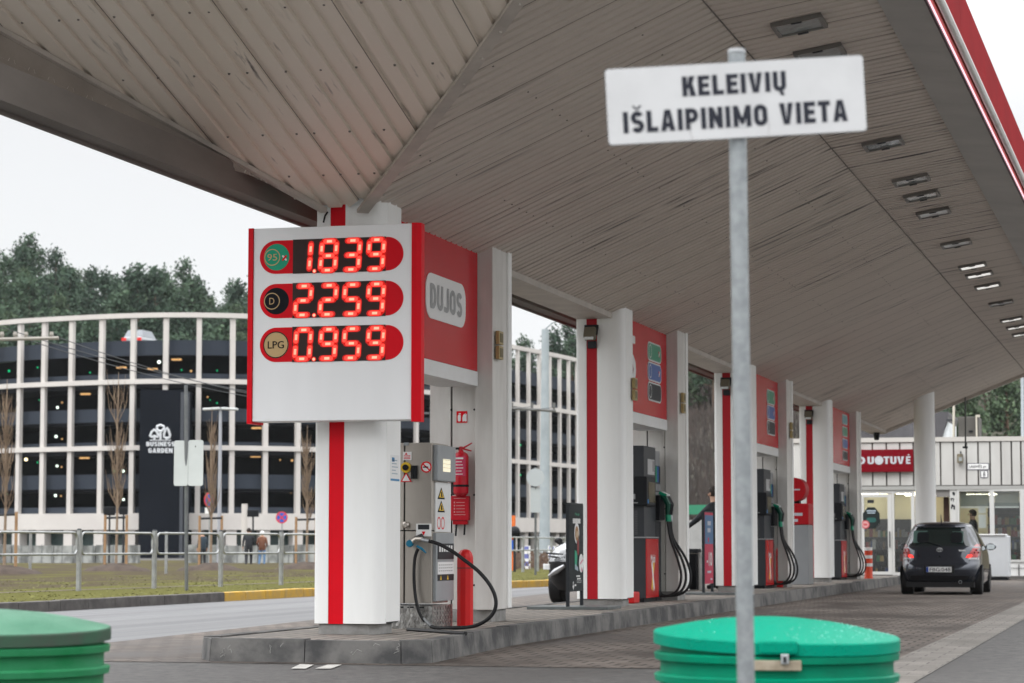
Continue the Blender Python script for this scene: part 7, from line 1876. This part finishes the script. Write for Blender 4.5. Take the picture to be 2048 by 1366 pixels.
# ================================================================== people
SKIN_ = mat('skin', (.45, .27, .19), .6); HAIRD = mat('hair_dark', (.03, .022, .018), .8)
def person(label, loc, turn, H, top, legs, shoe, pose, head=None, group=None, part='jacket', hatmat=None):
    """One skinned body; pose gives joint overrides in body space (x right, y forward, z up, for a height of 1.75 m)."""
    s = H / 1.75
    J = {'pel': (0, 0, .95, .15), 'spi': (0, 0, 1.15, .145), 'che': (0, .0, 1.34, .165), 'nek': (0, .01, 1.50, .062), 'hea': (0, .03, 1.63, .098), 'cro': (0, .02, 1.71, .070),
         'shR': (.185, 0, 1.41, .075), 'elR': (.25, -.03, 1.13, .055), 'wrR': (.26, .05, .90, .036), 'pmR': (.26, .07, .83, .036),
         'shL': (-.185, 0, 1.41, .075), 'elL': (-.25, -.03, 1.13, .055), 'wrL': (-.26, .05, .90, .036), 'pmL': (-.26, .07, .83, .036),
         'hiR': (.10, 0, .90, .105), 'knR': (.11, .02, .50, .075), 'anR': (.11, -.03, .09, .05), 'toR': (.12, .15, .045, .042),
         'hiL': (-.10, 0, .90, .105), 'knL': (-.11, .02, .50, .075), 'anL': (-.11, -.03, .09, .05), 'toL': (-.12, .15, .045, .042)}
    for k, v in pose.items(): J[k] = (*v, J[k][3])
    E_ = [('pel', 'spi'), ('spi', 'che'), ('che', 'nek'), ('nek', 'hea'), ('hea', 'cro')]
    for q in 'RL': E_ += [('che', 'sh' + q), ('sh' + q, 'el' + q), ('el' + q, 'wr' + q), ('wr' + q, 'pm' + q), ('pel', 'hi' + q), ('hi' + q, 'kn' + q), ('kn' + q, 'an' + q), ('an' + q, 'to' + q)]
    names = list(J); vs = [Vector(J[k][:3]) for k in names]; rad = [J[k][3] for k in names]; es = [(names.index(a), names.index(b2)) for a, b2 in E_]
    for q, sg in (('R', 1), ('L', -1)):
        pm, wr = Vector(J['pm' + q][:3]), Vector(J['wr' + q][:3]); d = (pm - wr).normalized(); side = d.cross(Vector((sg, 0, 0))); side = side.normalized() if side.length > .1 else Vector((0, 1, 0))
        for k in range(5):
            o = (k - 1.5) * .019 if k < 4 else -.045
            L0 = (.07, .08, .076, .06, .05)[k]; b0 = pm + side * o * .9 + (d * .015 if k < 4 else -d * .03); i0 = len(vs)
            vs += [b0, b0 + d * L0 * .55 + side * (o * .2) + (side * -.012 if k == 4 else Vector()), b0 + d * L0 + Vector((-sg * .014, 0, 0)) + (side * -.01 if k == 4 else Vector())]; rad += [.0105, .0095, .0085]
            es += [(names.index('pm' + q), i0), (i0, i0 + 1), (i0 + 1, i0 + 2)]
    me = bpy.data.meshes.new('body'); me.from_pydata([v * s for v in vs], es, [])
    tmp = bpy.data.objects.new('body', me); COL.objects.link(tmp)
    md = tmp.modifiers.new('skin', 'SKIN'); md.use_smooth_shade = True
    for i, r in enumerate(rad): me.skin_vertices[0].data[i].radius = (r * s, r * s)
    me.skin_vertices[0].data[0].use_root = True
    # coats are wider than deep, so the trunk radii differ by axis
    for nm, rx, ry_ in (('pel', .165, .13), ('spi', .17, .13), ('che', .185, .135)): me.skin_vertices[0].data[names.index(nm)].radius = (rx * s, ry_ * s)
    sb = tmp.modifiers.new('sub', 'SUBSURF'); sb.levels = 1; sb.render_levels = 1
    dg = bpy.context.evaluated_depsgraph_get(); m2 = bpy.data.meshes.new_from_object(tmp.evaluated_get(dg))
    bpy.data.objects.remove(tmp)
    t = thing('person', label, 'person', loc, group)
    for mm in (top, legs, SKIN_, shoe): m2.materials.append(mm)
    hand = [Vector(J['wr' + q][:3]) * s for q in 'RL']; pmv = [Vector(J['pm' + q][:3]) * s for q in 'RL']
    for p in m2.polygons:
        c = p.center; p.use_smooth = True
        nh = min((c - h).length for h in pmv)
        if c.z > J['nek'][2] * s - .01 and abs(c.x - J['nek'][0] * s) < .14 * s and (c - Vector(J['hea'][:3]) * s).length < .22 * s: p.material_index = 2
        elif nh < .105 * s: p.material_index = 2
        elif c.z < .11 * s: p.material_index = 3
        elif c.z < .84 * s: p.material_index = 1
        else: p.material_index = 0
    body = bpy.data.objects.new('body', m2); COL.objects.link(body); body.parent = t; WL[body.name] = Vector(loc)
    hx, hy, hz = [v * s for v in J['hea'][:3]]; L3 = Vector(loc)
    hm_ = MB(); n_ = 16
    hm_.sphere((L3.x + hx, L3.y + hy - .018 * s, L3.z + hz + .035 * s), .112 * s, 16, 10, (.92, 1.02, 1.0))
    hm_.v = [v if not (v[1] - L3.y - hy > .055 * s and v[2] - L3.z - hz < .055 * s) else (v[0], L3.y + hy + .03 * s, v[2]) for v in hm_.v]
    hm_.v = [(v[0], v[1], max(v[2], L3.z + hz - .045 * s)) for v in hm_.v]
    hm_.build('hair' if not hatmat else 'cap', hatmat or HAIRD, t)
    fm = MB()
    fm.sphere((L3.x + hx, L3.y + hy + .108 * s, L3.z + hz - .005 * s), .017 * s, 8, 6, (.8, 1, 1.3))
    for sx in (-1, 1): fm.sphere((L3.x + hx + sx * .098 * s, L3.y + hy, L3.z + hz), .026 * s, 8, 6, (.4, .7, 1.2))
    fm.build('nose_and_ears', SKIN_, t)
    fm = MB()
    for sx in (-1, 1): fm.sphere((L3.x + hx + sx * .036 * s, L3.y + hy + .092 * s, L3.z + hz + .02 * s), .011 * s, 8, 6)
    fm.box(L3.x + hx - .024 * s, L3.x + hx + .024 * s, L3.y + hy + .088 * s, L3.y + hy + .1 * s, L3.z + hz - .052 * s, L3.z + hz - .046 * s)
    fm.build('eyes_and_mouth', mat('eye_dark', (.04, .02, .02), .4), t)
    t.rotation_euler = (0, 0, turn)
    return t
JBLK = mat('jacket_black', (.018, .02, .024), .8, col2=(.03, .032, .036), ns=6); JBRN = mat('jacket_brown', (.17, .075, .045), .8, col2=(.12, .05, .03), ns=6)
TRB = mat('trousers_black', (.02, .021, .025), .8); JEAN = mat('jeans_pale_blue', (.14, .24, .38), .85, col2=(.10, .17, .29), ns=8); SHOE = mat('shoe_dark', (.02, .018, .018), .6)
walk = {'knR': (.11, .12, .52), 'anR': (.11, .16, .10), 'toR': (.12, .36, .07), 'knL': (-.11, .0, .50), 'anL': (-.11, -.24, .14), 'toL': (-.12, -.10, .045)}
D = 112
q = atD(497, 1136, D); person('walker in a black coat and dark trousers, left of the walker in brown', (q.x, q.y, 0), YAW + .1, 1.80, JBLK, TRB, SHOE, dict(walk, wrR=(.17, .16, .98), elR=(.25, .0, 1.15), pmR=(.12, .2, .98)))
q = atD(524, 1136, D + 1); person('walker in a brown jacket, pale blue jeans and white cap beside the walker in black', (q.x, q.y, 0), YAW - .15, 1.66, JBRN, JEAN, SHOE, {'anL': (-.11, -.16, .11), 'toL': (-.12, 0, .045), 'wrR': (.20, .15, 1.0), 'pmR': (.15, .19, 1.0), 'wrL': (-.20, .15, 1.0), 'pmL': (-.15, .19, 1.0)}, hatmat=PAPER)
q = atD(405, 1136, D + 1.5); person('figure in dark clothes half hidden behind the staked sapling by the gabion wall', (q.x, q.y, 0), YAW + .6, 1.68, mat('coat_slate', (.03, .045, .06), .8), TRB, SHOE, {})
# customer at the far side of the island, bending to a black bin
PY = 45.0
q = onY(1437, 1180, PY)
pr = person('customer in a black jacket behind the -10 board, reaching down to the left', (q.x, q.y, .197), R(62), 1.94, JBLK, TRB, SHOE,
            {'shL': (-.185, .03, 1.40), 'elL': (-.20, .28, 1.20), 'wrL': (-.18, .52, 1.06), 'pmL': (-.18, .59, 1.03), 'nek': (0, .05, 1.50), 'hea': (0, .09, 1.62), 'cro': (0, .09, 1.70)})
PY = 45.2
bq = onY(1388, 1185, PY); bq0 = Vector((bq.x, PY + .1, 0))
bin_ = thing('waste_bin', 'narrow black waste bin beside the customer, left of the -10 board', 'bin', bq0)
b2 = MB(); b2.box(bq0.x - .16, bq0.x + .07, PY - .1, PY + .3, .05, .88); b2.build('case', BLACK, bin_, smooth=0, bevel=.02)
b2 = MB(); b2.box(bq0.x - .18, bq0.x + .09, PY - .12, PY + .32, .885, .97); b2.build('hood', CHAR, bin_, smooth=0, bevel=.02)
b2 = MB(); b2.box(bq0.x + .09, bq0.x + .17, PY + .0, PY + .06, 0, .9); b2.build('white_panel', PAPER, bin_, smooth=0)
# dark figure standing inside the shop window
q = onY(1947, 1080, SHY + .55)
person('dark figure standing inside the shop window behind the white posters', (q.x, q.y, .12), R(80), 1.98, JBLK, TRB, SHOE, {})

# ================================================================== foreground: passenger sign on its post
DP = 8.0
def fP(px, py, d=0): return atD(px, py, DP + d)
p_top, p_bot = fP(1473, 106), fP(1492, 1366)
tilt = (p_bot - p_top).normalized()
foot = p_bot + tilt * (p_bot.z / -tilt.z)
ss = thing('drop_off_sign', 'white rectangular sign reading KELEIVIŲ IŠLAIPINIMO VIETA on a galvanised post', 'sign', foot)
GPOST = mat('galvanised_post', (.34, .365, .375), .48, .55, col2=(.26, .28, .29), ns=22, lo=.4, hi=.6, rvar=.08, bump=.05)
b2 = MB(); b2.tube([foot - Vector((0, 0, .05)), p_top], .0292, 20); post = b2.build('post', GPOST, ss)
b2 = MB(); b2.tube([p_top, p_top + Vector((0, 0, .012))], [.031, .027], 20); b2.build('post_cap', mat('cap_grey', (.30, .31, .32), .5), post)
off = .045
c1, c2, c3, c4 = [atD(px, py, DP - off) for px, py in ((1213, 140), (1728, 110), (1730, 261.5), (1216.5, 290))]
# the plate is turned a little, so its right end is nearer: build it as a true rectangle
SCALE = (DP - off) / F
wS, hS = 515.5 * SCALE, 150.5 * SCALE
cS = atD(1471.8, 200.4, DP - off)
rl_ = math.atan2(29.0, 515.0)
rtS = (RT * math.cos(rl_) + UP * math.sin(rl_)).normalized(); upS = (-RT * math.sin(rl_ - .036) + UP * math.cos(rl_ - .036)).normalized()
upS = (upS - rtS * upS.dot(rtS)).normalized()
nS = rtS.cross(upS)
SGNW = mat('road_sign_white', (.55, .555, .56), .5, col2=(.50, .505, .51), ns=5, stretch=(1, 1, 1), bump=.04)
b2 = MB(); b2.plate(pill(wS, hS, 4, .012), cS, rtS, upS, .004); pl_ = b2.build('plate', SGNW, ss, smooth=0)
b2 = MB(); b2.plate(pill(wS + .004, hS + .004, 4, .012), cS - nS * .0045, rtS, upS, .006); b2.build('plate_back', GREYP, ss, smooth=0)
INK = mat('sign_ink', (.018, .020, .030), .5)
def sign_text(s, pxc, pyc, pw, ph, bold=.03):
    c = atD(pxc, pyc, DP - off); d = c - cS; c = cS + rtS * d.dot(rtS) + upS * d.dot(upS) + nS * .0012
    block_text(q_ := MB(), s, c, (rtS, upS), pw * SCALE, ph * SCALE, .225, .115); q_.build('lettering', INK, pl_, smooth=0)
# letters are laid out line by line; the bounding box includes the diacritics
sign_text('KELEIVIŲ', 1468, 167.5, 208, 40)
sign_text('IŠLAIPINIMO VIETA', 1470.5, 233.0, 449, 43)
b2 = MB()
for px, py in ((1472, 128), (1475, 272)):
    c = atD(px, py, DP - off); d = c - cS; c = cS + rtS * d.dot(rtS) + upS * d.dot(upS)
for py in (150, 255):
    c = atD(1473, py, DP - .012); b2.tube([c - RT * .036 + FW * .03, c - RT * .036 - FW * .028, c + RT * .036 - FW * .028, c + RT * .036 + FW * .03], .008, 5)
b2.build('clamp', GALV, ss)
b2 = MB()
pts = [(-.13, -.07), (-.125, -.10), (-.118, -.125)]
b2.tube([cS + rtS * (x - .03) + upS * y + nS * .0006 for x, y in pts], .0011, 4)
b2.tube([cS + rtS * x + upS * y + nS * .0006 for x, y in ((.10, -.06), (.105, -.09), (.10, -.12))], .0009, 4)
b2.build('hairline_crack', mat('crack_grey', (.36, .36, .36), .7), pl_, smooth=0)

# ------------------------------------------------------------------ the two green bins
def bin_mat(name, c, c2):
    return mat(name, c, .42, col2=c2, ns=2.2, nd=10, lo=.42, hi=.70, bump=.08, bs=30, spec=.1, rvar=.12, stretch=(1, 1, 2.2))
def wet_lid_mat(name, c, c2):
    mt = bpy.data.materials.new(name); mt.use_nodes = True; N, L = mt.node_tree.nodes, mt.node_tree.links; b = N['Principled BSDF']
    t = N.new('ShaderNodeTexCoord'); v = N.new('ShaderNodeTexVoronoi'); v.inputs['Scale'].default_value = 75; L.new(t.outputs['Object'], v.inputs['Vector'])
    n1 = N.new('ShaderNodeTexNoise'); n1.inputs['Scale'].default_value = 4; n1.inputs['Detail'].default_value = 6; L.new(t.outputs['Object'], n1.inputs['Vector'])
    mx = N.new('ShaderNodeMix'); mx.data_type = 'RGBA'; mx.inputs['A'].default_value = (*c, 1); mx.inputs['B'].default_value = (*c2, 1); L.new(n1.outputs['Fac'], mx.inputs['Factor']); L.new(mx.outputs['Result'], b.inputs['Base Color'])
    rm = N.new('ShaderNodeMapRange'); rm.inputs['From Min'].default_value = .0; rm.inputs['From Max'].default_value = .32; rm.inputs['To Min'].default_value = 1; rm.inputs['To Max'].default_value = 0; L.new(v.outputs['Distance'], rm.inputs['Value'])
    bp = N.new('ShaderNodeBump'); bp.inputs['Strength'].default_value = .8; bp.inputs['Distance'].default_value = .006; L.new(rm.outputs[0], bp.inputs['Height']); L.new(bp.outputs[0], b.inputs['Normal'])
    b.inputs['Roughness'].default_value = .42; b.inputs['Specular IOR Level'].default_value = .06; return mt
def deep_bin(label, c, r, zr, mbody, mlid, tiltx, tilty, latch, mrim=None):
    t = thing('waste_container', label, 'waste container', (c[0], c[1], 0))
    prof = [(r * .93, 0)]
    z = .03
    top = zr - .075
    per = .092
    k = 0; bands = []
    zz = top
    while zz > .05: bands.append(zz); zz -= per
    for zz in reversed(bands):
        prof += [(r * .945, zz - per * .52), (r * .95, zz - per * .42), (r * .988, zz - per * .36), (r * .995, zz - per * .08), (r * .985, zz - per * .02), (r * .945, zz)]
    prof = [p for p in prof if p[1] >= 0]; prof = [(r * .945, 0)] + prof[1:] + [(r * .945, zr - .03)]
    prof.sort(key=lambda p: p[1])
    b2 = MB(); b2.lathe(prof, (c[0], c[1], 0), 72); b2.build('body', mbody, t, smooth=50)
    b2 = MB(); n_ = 72
    pl4 = [(r * .97, zr - .054), (r * 1.0, zr - .052), (r * 1.0, zr - .006), (r * .99, zr), (r * .72, zr + .032), (r * .5, zr + .052), (r * .25, zr + .066), (.001, zr + .070)]
    b2.lathe(pl4[3:], (c[0], c[1], 0), n_, 0, 'z', False)
    rim_ = MB(); rim_.lathe(pl4[:4], (c[0], c[1], 0), n_, 0, 'z', False)
    def tl(v):
        x, y = v[0] - c[0], v[1] - c[1]; return (v[0], v[1], v[2] + x * tiltx + y * tilty)
    b2.v = [tl(v) for v in b2.v]; lid_ = b2.build('lid', mlid, t, smooth=40)
    rim_.v = [tl(v) for v in rim_.v]; rim_.build('rim', mrim or mlid, lid_, smooth=40)
    if latch:
        random.seed(9); wd_ = MB()
        for k in range(240):
            u = random.random(); a = random.uniform(-1.35, .9) if k % 3 else random.uniform(0, 2 * PI); q = r * (.35 + .62 * math.sqrt(u)); x, y = q * math.cos(a), q * math.sin(a)
            f = q / r; zz = zr + (.032 * (.99 - f) / .27 if f > .72 else .032 + .020 * (.72 - f) / .22 if f > .5 else .052 + .014 * (.5 - f) / .25)
            rr = random.uniform(.0015, .0046); wd_.sphere((c[0] + x, c[1] + y, zz + x * tiltx + y * tilty + .0002), rr, 8, 4, (1.2, 1, .45))
        wd_.build('water_drops', mat('water_drop', (.10, .45, .36), .06, spec=.8, coat=.6), t, kind='stuff')
        fd = Vector((0, 0, HC)) - Vector((c[0], c[1], HC)); fd.z = 0; fd.normalize(); sd_ = Vector((-fd.y, fd.x, 0)); an = math.atan2(sd_.y, sd_.x)
        ctr = Vector((c[0], c[1], 0)) + fd * (r * .985)
        lm_ = MB()
        q = ctr + Vector((0, 0, zr - .112)); lm_.obox(q, (.205, .02, .042), an); lm_.build('latch_plate', mat('latch_bare_metal', (.40, .35, .27), .5, .3, col2=(.26, .22, .16), ns=12), t, smooth=0, bevel=.003)
        lm_ = MB(); q = ctr + fd * .02 - sd_ * -.0 + sd_ * .035 + Vector((0, 0, zr - .085)); lm_.obox(q, (.034, .02, .042), an); lm_.build('lock', GALV, t, smooth=0, bevel=.004)
        lm_ = MB(); q = ctr + fd * .032 + sd_ * .035 + Vector((0, 0, zr - .087)); lm_.obox(q, (.012, .004, .022), an); lm_.build('keyhole', BLACK, t, smooth=0)
        lm_ = MB(); q = ctr + fd * .012 + sd_ * .008 + Vector((0, 0, zr - .038)); lm_.obox(q, (.16, .03, .06), an); lm_.build('lid_tab', mlid, t, smooth=0, bevel=.012)
    return t
rA = 490 / 2 * 10.5 / F
cA = atD(1552, 1250, 10.5)
deep_bin('bright green ribbed waste container with a wet lid and metal latch behind the signpost', (cA.x, cA.y), rA, .665, bin_mat('bin_green_bright', (.0, .205, .112), (.006, .135, .078)), wet_lid_mat('wet_lid_green', (.0, .235, .15), (.0, .20, .125)), -.035, .03, True)
cB = atD(-28, 1250, 10.4)
deep_bin('faded green ribbed waste container cut off at the left edge of the picture', (cB.x, cB.y), rA, .70, bin_mat('bin_green_faded', (.012, .145, .05), (.035, .19, .09)), wet_lid_mat('wet_lid_faded_sheen', (.02, .10, .055), (.13, .27, .19)), -.02, .03, False, mat('stained_rim', (.030, .085, .050), .6, col2=(.05, .06, .048), ns=5, nd=8, spec=.1))  # pale tone mixed into the lid colour stands for its whitish sheen

# ------------------------------------------------------------------ damp air between the viewer and the hills
hz_ = bpy.data.materials.new('damp_air'); hz_.use_nodes = True
hn, hl_ = hz_.node_tree.nodes, hz_.node_tree.links; hn.clear()
ho = hn.new('ShaderNodeOutputMaterial'); pv = hn.new('ShaderNodeVolumePrincipled')
pv.inputs['Color'].default_value = (.86, .90, .94, 1); pv.inputs['Density'].default_value = .00006
hl_.new(pv.outputs[0], ho.inputs['Volume'])
b2 = MB(); b2.box(-700, 700, -60, 800, -1.1, 78)
b2.build('haze', hz_, None, smooth=0, kind='stuff')
scene.cycles.volume_bounces = 1
